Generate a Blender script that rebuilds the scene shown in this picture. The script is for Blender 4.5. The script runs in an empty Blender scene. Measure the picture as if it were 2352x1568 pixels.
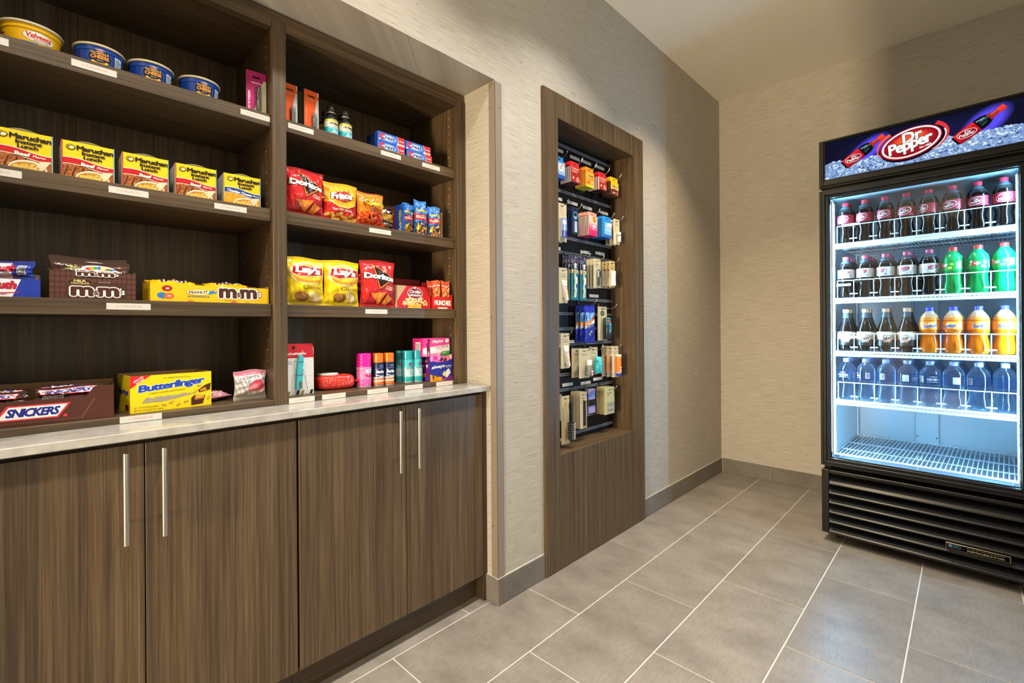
import bpy, math, random
from mathutils import Vector, Matrix
from mathutils.geometry import tessellate_polygon
random.seed(7)
SC = bpy.context.scene
COL = SC.collection
R = math.radians

# ------------------------------------------------------------ camera, world, lights, exposure
cam_d = bpy.data.cameras.new('camera')
cam = bpy.data.objects.new('camera', cam_d)
COL.objects.link(cam)
SC.camera = cam
YAW, ROLL = R(-43.888), R(0.3987)
fw = Vector((math.sin(YAW), math.cos(YAW), 0))
rt0 = Vector((math.cos(YAW), -math.sin(YAW), 0))
dn0 = fw.cross(rt0)
rt = rt0 * math.cos(ROLL) + dn0 * math.sin(ROLL)
dn = -rt0 * math.sin(ROLL) + dn0 * math.cos(ROLL)
cam.matrix_world = Matrix(((rt.x, -dn.x, -fw.x, 0), (rt.y, -dn.y, -fw.y, 0), (rt.z, -dn.z, -fw.z, 1.08), (0, 0, 0, 1)))
cam_d.sensor_fit = 'HORIZONTAL'
cam_d.sensor_width = 36
cam_d.lens = 1086.59 / 2352 * 36
cam_d.shift_y = -33.6 / 2352
cam_d.clip_start = 0.02

W = bpy.data.worlds.new('world')
SC.world = W
W.use_nodes = True
W.node_tree.nodes['Background'].inputs[0].default_value = (1.0, 0.83, 0.58, 1)
W.node_tree.nodes['Background'].inputs[1].default_value = 0.72

def lamp(name, kind, loc, energy, color, size=0.1, rot=(0, 0, 0), shape='DISK', size_y=None, spread=None):
    d = bpy.data.lights.new(name, kind)
    d.energy = energy
    d.color = color
    if kind == 'AREA':
        d.shape = shape
        d.size = size
        if size_y: d.size_y = size_y
        if spread: d.spread = spread
    o = bpy.data.objects.new(name, d)
    o.location = loc
    o.rotation_euler = rot
    COL.objects.link(o)
    return o

WARM = (1.0, 0.925, 0.83)
DOWN_Y = (-4.4, -3.4, -2.7, -1.9, -1.0, -0.15, 0.75, 1.6)
for y in DOWN_Y:
    lamp('downlight_or_fill_lamp', 'AREA', (-0.72, y, 2.700), 12.3, WARM, 0.12, spread=R(114))
lamp('downlight_or_fill_lamp', 'AREA', (-0.72, 2.45, 2.700), 12.5, (1.0, 0.76, 0.48), 0.12, spread=R(100))  # added warm fill with no fixture, brightens the left wall past the display
for x, y in ((0.55, -2.3), (0.55, 0.3)):
    lamp('downlight_or_fill_lamp', 'AREA', (x, y, 2.700), 6.5, WARM, 0.12, spread=R(110))
lamp('lobby_window_light', 'AREA', (-0.22, -4.6, 1.00), 290.0, (1.0, 0.78, 0.48), 0.20, rot=(R(90), 0, 0), shape='RECTANGLE', size_y=0.9)

SC.view_settings.view_transform = 'Standard'
SC.view_settings.look = 'None'
SC.view_settings.exposure = 0.30
SC.view_settings.gamma = 1.0
SC.view_settings.use_curve_mapping = False
try:
    SC.cycles.use_denoising = True
    SC.cycles.max_bounces = 10
    SC.cycles.transparent_max_bounces = 24
    SC.cycles.caustics_reflective = False
    SC.cycles.caustics_refractive = False
    SC.cycles.sample_clamp_indirect = 6
except Exception:
    pass

# ------------------------------------------------------------ colour and materials
def lin(c):
    return c / 12.92 if c <= 0.04045 else ((c + 0.055) / 1.055) ** 2.4
_cc = {}
def C(h):
    if h not in _cc:
        s = h.lstrip('#')
        _cc[h] = tuple(lin(int(s[i:i + 2], 16) / 255) for i in (0, 2, 4)) + (1.0,)
    return _cc[h]

def nodes_of(name):
    m = bpy.data.materials.new(name)
    m.use_nodes = True
    nt = m.node_tree
    return m, nt, nt.nodes['Principled BSDF'], nt.nodes['Material Output']

def attr_mat(name, rough=0.5, spec=0.5, metal=0.0, coat=0.0, bump=None):
    m, nt, b, out = nodes_of(name)
    a = nt.nodes.new('ShaderNodeAttribute'); a.attribute_name = 'Col'
    nt.links.new(a.outputs['Color'], b.inputs['Base Color'])
    b.inputs['Roughness'].default_value = rough
    b.inputs['Specular IOR Level'].default_value = spec
    b.inputs['Metallic'].default_value = metal
    b.inputs['Coat Weight'].default_value = coat
    if bump:
        t = nt.nodes.new('ShaderNodeTexCoord')
        n = nt.nodes.new('ShaderNodeTexNoise'); n.inputs['Scale'].default_value = bump[0]; n.inputs['Detail'].default_value = 3
        bp = nt.nodes.new('ShaderNodeBump'); bp.inputs['Strength'].default_value = bump[1]; bp.inputs['Distance'].default_value = bump[2]
        nt.links.new(t.outputs['Object'], n.inputs['Vector'])
        nt.links.new(n.outputs['Fac'], bp.inputs['Height'])
        nt.links.new(bp.outputs['Normal'], b.inputs['Normal'])
    return m

M_CARD = attr_mat('printed_card', 0.42, 0.4)
M_FILM = attr_mat('printed_film', 0.24, 0.6, bump=(45, 0.5, 0.004))
M_PLAS = attr_mat('coloured_plastic', 0.3, 0.5)
M_MATTE = attr_mat('matte_painted', 0.7, 0.3)
M_METAL = attr_mat('polished_metal', 0.22, 0.5, metal=1.0)
M_BLACK = attr_mat('black_coated_metal', 0.36, 0.32)

def emit_attr(name, strength):
    m = bpy.data.materials.new(name); m.use_nodes = True
    nt = m.node_tree; nt.nodes.clear()
    a = nt.nodes.new('ShaderNodeAttribute'); a.attribute_name = 'Col'
    e = nt.nodes.new('ShaderNodeEmission'); e.inputs['Strength'].default_value = strength
    o = nt.nodes.new('ShaderNodeOutputMaterial')
    nt.links.new(a.outputs['Color'], e.inputs['Color'])
    nt.links.new(e.outputs[0], o.inputs['Surface'])
    return m
M_SIGN = emit_attr('backlit_sign_film', 0.85)
M_LED = emit_attr('led_diffuser', 320.0)
M_LAMP = emit_attr('lamp_diffuser', 5.0)

def glass_mat(name, tint, refl=1.0, extra=None):
    """thin pane: lets light straight through, reflects by angle"""
    m = bpy.data.materials.new(name); m.use_nodes = True
    nt = m.node_tree; nt.nodes.clear()
    tr = nt.nodes.new('ShaderNodeBsdfTransparent'); tr.inputs[0].default_value = tint
    gl = nt.nodes.new('ShaderNodeBsdfGlossy'); gl.inputs['Roughness'].default_value = 0.02
    fr = nt.nodes.new('ShaderNodeFresnel'); fr.inputs['IOR'].default_value = 1.45
    mu = nt.nodes.new('ShaderNodeMath'); mu.operation = 'MULTIPLY'; mu.inputs[1].default_value = refl
    mx = nt.nodes.new('ShaderNodeMixShader')
    o = nt.nodes.new('ShaderNodeOutputMaterial')
    nt.links.new(fr.outputs[0], mu.inputs[0]); nt.links.new(mu.outputs[0], mx.inputs[0])
    nt.links.new(tr.outputs[0], mx.inputs[1]); nt.links.new(gl.outputs[0], mx.inputs[2])
    last = mx
    if extra:
        df = nt.nodes.new('ShaderNodeBsdfTranslucent'); df.inputs[0].default_value = extra[0]
        m2 = nt.nodes.new('ShaderNodeMixShader'); m2.inputs[0].default_value = extra[1]
        nt.links.new(mx.outputs[0], m2.inputs[1]); nt.links.new(df.outputs[0], m2.inputs[2])
        last = m2
    nt.links.new(last.outputs[0], o.inputs['Surface'])
    return m
M_GLASS = glass_mat('door_glass', (0.96, 0.98, 0.98, 1), 0.3)
M_CLEAR = glass_mat('clear_plastic', (0.93, 0.95, 0.96, 1), 1.2, ((0.8, 0.85, 0.9, 1), 0.12))
M_WATER = glass_mat('water_in_clear_plastic', (0.92, 0.97, 1.0, 1), 1.4, ((0.66, 0.84, 1.0, 1), 0.45))

def liquid_mat(name, rough=0.08, trans=0.35):
    m = bpy.data.materials.new(name); m.use_nodes = True
    nt = m.node_tree; nt.nodes.clear()
    a = nt.nodes.new('ShaderNodeAttribute'); a.attribute_name = 'Col'
    d = nt.nodes.new('ShaderNodeBsdfDiffuse'); t = nt.nodes.new('ShaderNodeBsdfTranslucent')
    g = nt.nodes.new('ShaderNodeBsdfGlossy'); g.inputs['Roughness'].default_value = rough
    m1 = nt.nodes.new('ShaderNodeMixShader'); m1.inputs[0].default_value = trans
    f = nt.nodes.new('ShaderNodeFresnel'); f.inputs['IOR'].default_value = 1.45
    m2 = nt.nodes.new('ShaderNodeMixShader'); o = nt.nodes.new('ShaderNodeOutputMaterial')
    for s in (d, t): nt.links.new(a.outputs['Color'], s.inputs['Color'])
    nt.links.new(d.outputs[0], m1.inputs[1]); nt.links.new(t.outputs[0], m1.inputs[2])
    nt.links.new(f.outputs[0], m2.inputs[0]); nt.links.new(m1.outputs[0], m2.inputs[1]); nt.links.new(g.outputs[0], m2.inputs[2])
    nt.links.new(m2.outputs[0], o.inputs['Surface'])
    return m
M_LIQ = liquid_mat('drink_in_plastic_bottle')

def coord_mix(nt, ax, sc):
    """vector whose first component is the sum of position axes ax[0] times sc[0], second ax[1] times sc[1]"""
    g = nt.nodes.new('ShaderNodeNewGeometry')
    s = nt.nodes.new('ShaderNodeSeparateXYZ'); nt.links.new(g.outputs['Position'], s.inputs[0])
    c = nt.nodes.new('ShaderNodeCombineXYZ')
    for k in range(2):
        prev = None
        for a in ax[k]:
            if prev is None: prev = s.outputs[a]
            else:
                ad = nt.nodes.new('ShaderNodeMath'); ad.operation = 'ADD'
                nt.links.new(prev, ad.inputs[0]); nt.links.new(s.outputs[a], ad.inputs[1]); prev = ad.outputs[0]
        mu = nt.nodes.new('ShaderNodeMath'); mu.operation = 'MULTIPLY'; mu.inputs[1].default_value = sc[k]
        nt.links.new(prev, mu.inputs[0]); nt.links.new(mu.outputs[0], c.inputs[k])
    return c.outputs[0]

def noise(nt, vec, detail=4.0, rough=0.6):
    n = nt.nodes.new('ShaderNodeTexNoise'); n.inputs['Scale'].default_value = 1.0
    n.inputs['Detail'].default_value = detail; n.inputs['Roughness'].default_value = rough
    nt.links.new(vec, n.inputs['Vector'])
    return n.outputs['Fac']

def ramp(nt, fac, stops):
    r = nt.nodes.new('ShaderNodeValToRGB')
    while len(r.color_ramp.elements) < len(stops): r.color_ramp.elements.new(0.5)
    for e, (p, c) in zip(r.color_ramp.elements, stops): e.position = p; e.color = c
    nt.links.new(fac, r.inputs[0])
    return r.outputs[0]

def mixc(nt, fac, a, b, mode='MIX'):
    m = nt.nodes.new('ShaderNodeMix'); m.data_type = 'RGBA'; m.blend_type = mode
    if isinstance(fac, (int, float)): m.inputs[0].default_value = fac
    else: nt.links.new(fac, m.inputs[0])
    for i, v in ((6, a), (7, b)):
        if isinstance(v, tuple): m.inputs[i].default_value = v
        else: nt.links.new(v, m.inputs[i])
    return m.outputs[2]

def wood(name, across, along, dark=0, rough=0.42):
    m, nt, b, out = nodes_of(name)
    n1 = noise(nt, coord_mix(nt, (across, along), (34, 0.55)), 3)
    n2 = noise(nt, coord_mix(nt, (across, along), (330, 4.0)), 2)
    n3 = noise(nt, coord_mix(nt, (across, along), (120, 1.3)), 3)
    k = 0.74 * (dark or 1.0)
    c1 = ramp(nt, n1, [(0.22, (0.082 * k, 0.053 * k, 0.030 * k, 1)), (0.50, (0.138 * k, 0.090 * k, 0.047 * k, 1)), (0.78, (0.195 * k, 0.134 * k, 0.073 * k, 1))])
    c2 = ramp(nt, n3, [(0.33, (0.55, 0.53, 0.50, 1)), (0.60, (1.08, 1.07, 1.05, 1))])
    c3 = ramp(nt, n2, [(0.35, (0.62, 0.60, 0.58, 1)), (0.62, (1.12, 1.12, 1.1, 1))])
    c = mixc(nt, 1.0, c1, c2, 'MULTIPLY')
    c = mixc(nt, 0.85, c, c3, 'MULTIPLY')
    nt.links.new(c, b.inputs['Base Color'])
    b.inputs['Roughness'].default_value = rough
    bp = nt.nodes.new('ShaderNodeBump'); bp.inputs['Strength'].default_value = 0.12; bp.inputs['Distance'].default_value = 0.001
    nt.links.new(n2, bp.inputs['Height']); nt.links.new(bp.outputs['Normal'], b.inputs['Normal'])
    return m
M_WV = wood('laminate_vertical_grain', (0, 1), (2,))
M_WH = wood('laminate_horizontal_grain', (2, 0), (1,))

def wallpaper():
    m, nt, b, out = nodes_of('linen_wallpaper')
    hz = (0, 1); vt = (2,)
    n1 = noise(nt, coord_mix(nt, (hz, vt), (9, 330)), 3)
    n2 = noise(nt, coord_mix(nt, (hz, vt), (22, 210)), 1.5)
    n3 = noise(nt, coord_mix(nt, (hz, vt), (1.3, 1.3)), 2)
    base = ramp(nt, n1, [(0.30, (0.325, 0.295, 0.25, 1)), (0.5, (0.405, 0.375, 0.325, 1)), (0.68, (0.475, 0.45, 0.40, 1))])
    dash = ramp(nt, n2, [(0.255, (0.50, 0.46, 0.40, 1)), (0.33, (1, 1, 1, 1))])
    c = mixc(nt, 1.0, base, dash, 'MULTIPLY')
    cl = ramp(nt, n3, [(0.3, (0.95, 0.95, 0.94, 1)), (0.7, (1.03, 1.03, 1.03, 1))])
    c = mixc(nt, 1.0, c, cl, 'MULTIPLY')
    nt.links.new(c, b.inputs['Base Color'])
    b.inputs['Roughness'].default_value = 0.75
    b.inputs['Specular IOR Level'].default_value = 0.25
    bp = nt.nodes.new('ShaderNodeBump'); bp.inputs['Strength'].default_value = 0.25; bp.inputs['Distance'].default_value = 0.0012
    nt.links.new(n1, bp.inputs['Height']); nt.links.new(bp.outputs['Normal'], b.inputs['Normal'])
    return m
M_PAPER = wallpaper()

def plaster():
    m, nt, b, out = nodes_of('ceiling_paint')
    b.inputs['Base Color'].default_value = (0.80, 0.765, 0.68, 1)
    b.inputs['Roughness'].default_value = 0.9
    n = noise(nt, coord_mix(nt, ((0,), (1,)), (70, 70)), 3)
    bp = nt.nodes.new('ShaderNodeBump'); bp.inputs['Strength'].default_value = 0.35; bp.inputs['Distance'].default_value = 0.004
    nt.links.new(n, bp.inputs['Height']); nt.links.new(bp.outputs['Normal'], b.inputs['Normal'])
    return m
M_CEIL = plaster()

def tile_mat(name, ax, k=0.68):
    m, nt, b, out = nodes_of(name)
    n1 = noise(nt, coord_mix(nt, ax, (7, 4.5)), 6, 0.62)
    n2 = noise(nt, coord_mix(nt, ax, (26, 130)), 3)
    base = ramp(nt, n1, [(0.30, (0.235 * k, 0.212 * k, 0.185 * k, 1)), (0.52, (0.315 * k, 0.288 * k, 0.255 * k, 1)), (0.72, (0.37 * k, 0.343 * k, 0.307 * k, 1))])
    st = ramp(nt, n2, [(0.30, (0.84, 0.83, 0.82, 1)), (0.55, (1, 1, 1, 1))])
    c = mixc(nt, 1.0, base, st, 'MULTIPLY')
    oi = nt.nodes.new('ShaderNodeObjectInfo')
    rr = ramp(nt, oi.outputs['Random'], [(0.0, (0.90, 0.89, 0.88, 1)), (1.0, (1.05, 1.05, 1.05, 1))])
    c = mixc(nt, 1.0, c, rr, 'MULTIPLY')
    nt.links.new(c, b.inputs['Base Color'])
    b.inputs['Roughness'].default_value = 0.38
    b.inputs['Specular IOR Level'].default_value = 0.4
    return m
M_TILE = tile_mat('stone_look_floor_tile', ((1,), (0,)))
M_BASE = tile_mat('stone_look_base_tile', ((0, 1), (2,)), 0.52)

def quartz():
    m, nt, b, out = nodes_of('quartz_worktop')
    g = nt.nodes.new('ShaderNodeNewGeometry')
    v = nt.nodes.new('ShaderNodeTexVoronoi'); v.inputs['Scale'].default_value = 140
    nt.links.new(g.outputs['Position'], v.inputs['Vector'])
    n = nt.nodes.new('ShaderNodeTexNoise'); n.inputs['Scale'].default_value = 30; n.inputs['Detail'].default_value = 5
    nt.links.new(g.outputs['Position'], n.inputs['Vector'])
    base = ramp(nt, n.outputs['Fac'], [(0.35, (0.33, 0.32, 0.29, 1)), (0.65, (0.42, 0.41, 0.38, 1))])
    sp = ramp(nt, v.outputs['Distance'], [(0.12, (0.32, 0.30, 0.27, 1)), (0.22, (1, 1, 1, 1))])
    sel = nt.nodes.new('ShaderNodeSeparateColor'); nt.links.new(v.outputs['Color'], sel.inputs[0])
    th = nt.nodes.new('ShaderNodeMath'); th.operation = 'GREATER_THAN'; th.inputs[1].default_value = 0.72
    nt.links.new(sel.outputs[0], th.inputs[0])
    sp2 = mixc(nt, th.outputs[0], (1, 1, 1, 1), sp)
    c = mixc(nt, 1.0, base, sp2, 'MULTIPLY')
    nt.links.new(c, b.inputs['Base Color'])
    b.inputs['Roughness'].default_value = 0.16
    return m
M_QUARTZ = quartz()

# ------------------------------------------------------------ mesh collector
class MB:
    def __init__(s):
        s.v = []; s.f = []; s.c = []; s.s = []
    def face(s, pts, col, smooth=False):
        b = len(s.v); s.v += [tuple(p) for p in pts]
        s.f.append(tuple(range(b, b + len(pts)))); s.c.append(col); s.s.append(smooth)
        return s
    def box(s, x0, x1, y0, y1, z0, z1, col=(1, 1, 1, 1), b=0.0, cols=None):
        """cols: optional dict of face colours by '-x','+x','-y','+y','-z','+z'"""
        lo = (x0, y0, z0); hi = (x1, y1, z1)
        cols = cols or {}
        key = lambda a, g: ('+' if g > 0 else '-') + 'xyz'[a]
        if b <= 0:
            base = len(s.v)
            for i in range(8): s.v.append((hi[0] if i & 1 else lo[0], hi[1] if i & 2 else lo[1], hi[2] if i & 4 else lo[2]))
            for q, k in (((0, 4, 6, 2), '-x'), ((1, 3, 7, 5), '+x'), ((0, 1, 5, 4), '-y'), ((2, 6, 7, 3), '+y'), ((0, 2, 3, 1), '-z'), ((4, 5, 7, 6), '+z')):
                s.f.append(tuple(base + j for j in q)); s.c.append(cols.get(k, col)); s.s.append(False)
            return s
        base = len(s.v); idx = {}
        for i in range(8):
            g = [1 if i & (1 << a) else -1 for a in range(3)]
            for a in range(3):
                p = [(hi[k] if g[k] > 0 else lo[k]) - (0 if k == a else g[k] * b) for k in range(3)]
                idx[(i, a)] = len(s.v); s.v.append(tuple(p))
        ctr = Vector([(lo[k] + hi[k]) / 2 for k in range(3)])
        def add(ids, c):
            ps = [Vector(s.v[j]) for j in ids]
            n = (ps[1] - ps[0]).cross(ps[2] - ps[0])
            if n.dot(sum(ps, Vector()) / len(ps) - ctr) < 0: ids = ids[::-1]
            s.f.append(tuple(ids)); s.c.append(c); s.s.append(False)
        for a in range(3):
            o1, o2 = [k for k in range(3) if k != a]
            for g in (0, 1):
                bit = (g << a)
                add([idx[(bit | p | q, a)] for p, q in ((0, 0), (1 << o1, 0), (1 << o1, 1 << o2), (0, 1 << o2))], cols.get(key(a, 1 if g else -1), col))
            for p in (0, 1):
                for q in (0, 1):
                    i0 = (p << o1) | (q << o2); i1 = i0 | (1 << a)
                    add([idx[(i0, o1)], idx[(i1, o1)], idx[(i1, o2)], idx[(i0, o2)]], cols.get(key(o1, 1 if p else -1), col))
        for i in range(8): add([idx[(i, 0)], idx[(i, 1)], idx[(i, 2)]], col)
        return s
    def lathe(s, prof, n=20, col=(1, 1, 1, 1), cx=0, cy=0, caps=(True, True), cols=None, wob=None):
        """prof: (r, z) from bottom to top; cols: a colour per band"""
        base = len(s.v)
        for r, z in prof:
            for k in range(n):
                a = 2 * math.pi * k / n
                rr = r * (wob(a, z) if wob else 1)
                s.v.append((cx + rr * math.cos(a), cy + rr * math.sin(a), z))
        for j in range(len(prof) - 1):
            for k in range(n):
                k2 = (k + 1) % n
                s.f.append((base + j * n + k, base + j * n + k2, base + (j + 1) * n + k2, base + (j + 1) * n + k))
                s.c.append(cols[j] if cols else col); s.s.append(True)
        if caps[0]: s.f.append(tuple(base + k for k in range(n))[::-1]); s.c.append(cols[0] if cols else col); s.s.append(False)
        if caps[1]: s.f.append(tuple(base + (len(prof) - 1) * n + k for k in range(n))); s.c.append(cols[-1] if cols else col); s.s.append(False)
        return s
    def tube(s, pts, r, n=6, col=(1, 1, 1, 1), closed=False):
        pts = [Vector(p) for p in pts]; m = len(pts); base = len(s.v)
        for i, p in enumerate(pts):
            d = (pts[min(i + 1, m - 1)] - pts[max(i - 1, 0)]).normalized()
            u = d.cross(Vector((0, 0, 1)))
            if u.length < 1e-3: u = d.cross(Vector((1, 0, 0)))
            u.normalize(); w = d.cross(u)
            for k in range(n):
                a = 2 * math.pi * k / n
                s.v.append(tuple(p + u * (r * math.cos(a)) + w * (r * math.sin(a))))
        for j in range(m - 1):
            for k in range(n):
                k2 = (k + 1) % n
                s.f.append((base + j * n + k, base + (j + 1) * n + k, base + (j + 1) * n + k2, base + j * n + k2)); s.c.append(col); s.s.append(n > 4)
        s.f.append(tuple(base + k for k in range(n))); s.c.append(col); s.s.append(False)
        s.f.append(tuple(base + (m - 1) * n + k for k in range(n))[::-1]); s.c.append(col); s.s.append(False)
        return s
    def grid(s, fn, nu, nv, col, flip=False):
        base = len(s.v)
        for j in range(nv + 1):
            for i in range(nu + 1): s.v.append(tuple(fn(i / nu, j / nv)))
        for j in range(nv):
            for i in range(nu):
                q = (base + j * (nu + 1) + i, base + j * (nu + 1) + i + 1, base + (j + 1) * (nu + 1) + i + 1, base + (j + 1) * (nu + 1) + i)
                s.f.append(q[::-1] if flip else q); s.c.append(col(i / nu, j / nv) if callable(col) else col); s.s.append(True)
        return s
    def prism(s, pts, y0, y1, col, side=None):
        """outline in x, z (counter-clockwise seen from -y) pushed from y0 to y1"""
        n = len(pts); base = len(s.v)
        for y in (y0, y1):
            for p in pts: s.v.append((p[0], y, p[1]))
        s.f.append(tuple(base + k for k in range(n))); s.c.append(col); s.s.append(False)
        s.f.append(tuple(base + n + k for k in range(n))[::-1]); s.c.append(col); s.s.append(False)
        for k in range(n):
            k2 = (k + 1) % n
            s.f.append((base + k, base + n + k, base + n + k2, base + k2)); s.c.append(side or col); s.s.append(False)
        return s
    def mesh(s, name, mats):
        me = bpy.data.meshes.new(name)
        me.from_pydata(s.v, [], s.f)
        a = me.color_attributes.new('Col', 'FLOAT_COLOR', 'CORNER')
        buf = []
        for f, c in zip(s.f, s.c): buf += list(c) * len(f)
        a.data.foreach_set('color', buf)
        me.polygons.foreach_set('use_smooth', s.s)
        for m in (mats if isinstance(mats, (list, tuple)) else [mats]): me.materials.append(m)
        if any(s.s): me.set_sharp_from_angle(angle=R(38))
        me.update()
        return me
    def build(s, name, mats, parent=None, label=None):
        o = bpy.data.objects.new(name, s.mesh(name, mats))
        COL.objects.link(o)
        if parent: o.parent = parent
        if label: o['label'] = label
        return o

def thing(name, label, cat, loc=(0, 0, 0), rz=0.0, group=None):
    o = bpy.data.objects.new(name, None)
    o.empty_display_size = 0.02
    COL.objects.link(o)
    o.location = loc; o.rotation_euler = (0, 0, rz)
    o['label'] = label; o['category'] = cat
    if group: o['group'] = group
    return o
def tag(o, label, cat, group=None):
    o['label'] = label; o['category'] = cat
    if group: o['group'] = group
    return o
KIDS = {}
def kids(o):
    return list(o.children)
def dup(root, loc, rz, label, group=None):
    def cp(o, par):
        c = o.copy(); COL.objects.link(c); c.parent = par
        for ch in kids(o): cp(ch, c)
        return c
    c = cp(root, None)
    c.location = loc; c.rotation_euler = (root.rotation_euler[0], root.rotation_euler[1], rz)
    c['label'] = label
    if group: c['group'] = group
    return c
def structure(o):
    o['kind'] = 'structure'
    return o

# ------------------------------------------------------------ flat print: shapes and lettering in a 2-D frame
_gl = {}
def glyphs(txt, bold, shear, space=1.0):
    k = (txt, bold, shear, space)
    if k not in _gl:
        cu = bpy.data.curves.new('lettering', 'FONT')
        cu.body = txt; cu.offset = bold; cu.shear = shear; cu.resolution_u = 2; cu.space_character = space
        o = bpy.data.objects.new('lettering', cu); COL.objects.link(o)
        dg = bpy.context.evaluated_depsgraph_get()
        me = o.evaluated_get(dg).to_mesh()
        vs = [(v.co.x, v.co.y) for v in me.vertices]
        fs = [tuple(p.vertices) for p in me.polygons]
        o.evaluated_get(dg).to_mesh_clear()
        bpy.data.objects.remove(o); bpy.data.curves.remove(cu)
        xs = [v[0] for v in vs] or [0, 1]; ys = [v[1] for v in vs] or [0, 1]
        _gl[k] = (vs, fs, (min(xs), max(xs), min(ys), max(ys)))
    return _gl[k]

class Art:
    def __init__(s): s.items = []; s.lv = 0.0; s.small = False
    def tris(s, vs, fs, c, step=None):
        # each shape lies a hair above the one before; runs of small dots and the copies that thicken a letter rise far less
        xs = [v[0] for v in vs]; ys = [v[1] for v in vs]
        sm = bool(vs) and max(max(xs) - min(xs), max(ys) - min(ys)) < 0.0125
        if step is None: step = 0.15 if (sm and s.small) else 1.0
        s.small = sm; s.lv += step
        s.items.append((vs, fs, C(c) if isinstance(c, str) else c, s.lv)); return s
    def poly(s, pts, c):
        t = tessellate_polygon([[Vector((p[0], p[1], 0)) for p in pts]])
        fs = []
        for a, b, d in t:
            A, B, D = pts[a], pts[b], pts[d]
            fs.append((a, b, d) if (B[0] - A[0]) * (D[1] - A[1]) - (B[1] - A[1]) * (D[0] - A[0]) > 0 else (a, d, b))
        return s.tris(list(pts), fs, c)
    def rect(s, x0, y0, x1, y1, c): return s.tris([(x0, y0), (x1, y0), (x1, y1), (x0, y1)], [(0, 1, 2, 3)], c)
    def ell(s, cx, cy, rx, ry, c, rot=0, n=24, a0=0, a1=360):
        ca, sa = math.cos(R(rot)), math.sin(R(rot)); pts = []
        full = a1 - a0 >= 360
        for k in range(n if full else n + 1):
            a = R(a0 + (a1 - a0) * k / n); x, y = rx * math.cos(a), ry * math.sin(a)
            pts.append((cx + x * ca - y * sa, cy + x * sa + y * ca))
        vs = [(cx, cy)] + pts; m = len(pts)
        fs = [(0, 1 + k, 1 + (k + 1) % m) for k in range(m if full else m - 1)]
        return s.tris(vs, fs, c)
    def arc(s, cx, cy, rx, ry, t, c, a0, a1, rot=0, n=16, t1=None):
        """curved stroke; t = width at the start, t1 at the end"""
        ca, sa = math.cos(R(rot)), math.sin(R(rot)); vs = []
        t1 = t if t1 is None else t1
        for k in range(n + 1):
            f = k / n; a = R(a0 + (a1 - a0) * f); w = (t + (t1 - t) * f) / 2
            for g in (-w, w):
                x, y = (rx + g) * math.cos(a), (ry + g) * math.sin(a)
                vs.append((cx + x * ca - y * sa, cy + x * sa + y * ca))
        fs = [(2 * k, 2 * k + 1, 2 * k + 3, 2 * k + 2) for k in range(n)]
        if a1 < a0: fs = [f[::-1] for f in fs]
        return s.tris(vs, fs, c)
    def text(s, txt, cx, cy, w, h, c, bold=0.015, shear=0.0, rot=0, ol=None, space=0.95, arch=0.0):
        fine = bold <= 0.012
        vs0, fs0, bb = glyphs(txt, bold if fine else 0.0, shear, space)
        grow = 0.0 if fine else min(bold, 0.05)
        def thick(r, n, col):
            s.tris(place(vs0), fs0, col, 1.0)
            for k in range(n if r > 0 else 0):
                dx, dy = r * math.cos(2 * math.pi * k / n), r * math.sin(2 * math.pi * k / n)
                s.tris(place([(x + dx, y + dy) for x, y in vs0]), fs0, col, 0.08)
            s.small = False
            return s
        bb = (bb[0] - grow, bb[1] + grow, bb[2] - grow, bb[3] + grow)
        ca, sa = math.cos(R(rot)), math.sin(R(rot))
        def place(vs):
            out = []
            for x, y in vs:
                u = (x - (bb[0] + bb[1]) / 2) / max(bb[1] - bb[0], 1e-6) * w
                v = (y - (bb[2] + bb[3]) / 2) / max(bb[3] - bb[2], 1e-6) * h
                v -= arch * (2 * u / w) ** 2
                out.append((cx + u * ca - v * sa, cy + u * sa + v * ca))
            return out
        if ol:
            thick(grow + ol[1], 10, ol[0])
        return thick(grow, 6, c)
    def into(s, mb, fn, eps=0.00004, maxlen=None, base=0.0002):
        """fn(u, v, off) -> 3-D point"""
        for vs, fs, c, lv in s.items:
            off = base + eps * lv
            for f in fs:
                if maxlen is None:
                    mb.face([fn(vs[i][0], vs[i][1], off) for i in f], c)
                    continue
                stack = [(vs[f[0]], vs[f[j]], vs[f[j + 1]], 0) for j in range(1, len(f) - 1)]
                while stack:
                    a, b, d, dep = stack.pop()
                    L = [(math.hypot(a[0] - b[0], a[1] - b[1]), 0), (math.hypot(b[0] - d[0], b[1] - d[1]), 1), (math.hypot(d[0] - a[0], d[1] - a[1]), 2)]
                    l, w = max(L)
                    if l <= maxlen or dep > 9:
                        mb.face([fn(a[0], a[1], off), fn(b[0], b[1], off), fn(d[0], d[1], off)], c, True)
                    elif w == 0:
                        m = ((a[0] + b[0]) / 2, (a[1] + b[1]) / 2); stack += [(a, m, d, dep + 1), (m, b, d, dep + 1)]
                    elif w == 1:
                        m = ((b[0] + d[0]) / 2, (b[1] + d[1]) / 2); stack += [(a, b, m, dep + 1), (a, m, d, dep + 1)]
                    else:
                        m = ((d[0] + a[0]) / 2, (d[1] + a[1]) / 2); stack += [(a, b, m, dep + 1), (m, b, d, dep + 1)]
        return mb
    def flat(s, parent, y, name='printed_front', mat=None, x0=0, z0=0, eps=0.00004, clip=None):
        """print on a face that looks along -y"""
        c = clip or (-9, 0, 9, 9)
        mb = MB(); s.into(mb, lambda u, v, o: (x0 + min(max(u, c[0]), c[2]), y - o, z0 + min(max(v, c[1]), c[3])), eps)
        return mb.build(name, mat or M_CARD, parent)
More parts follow.
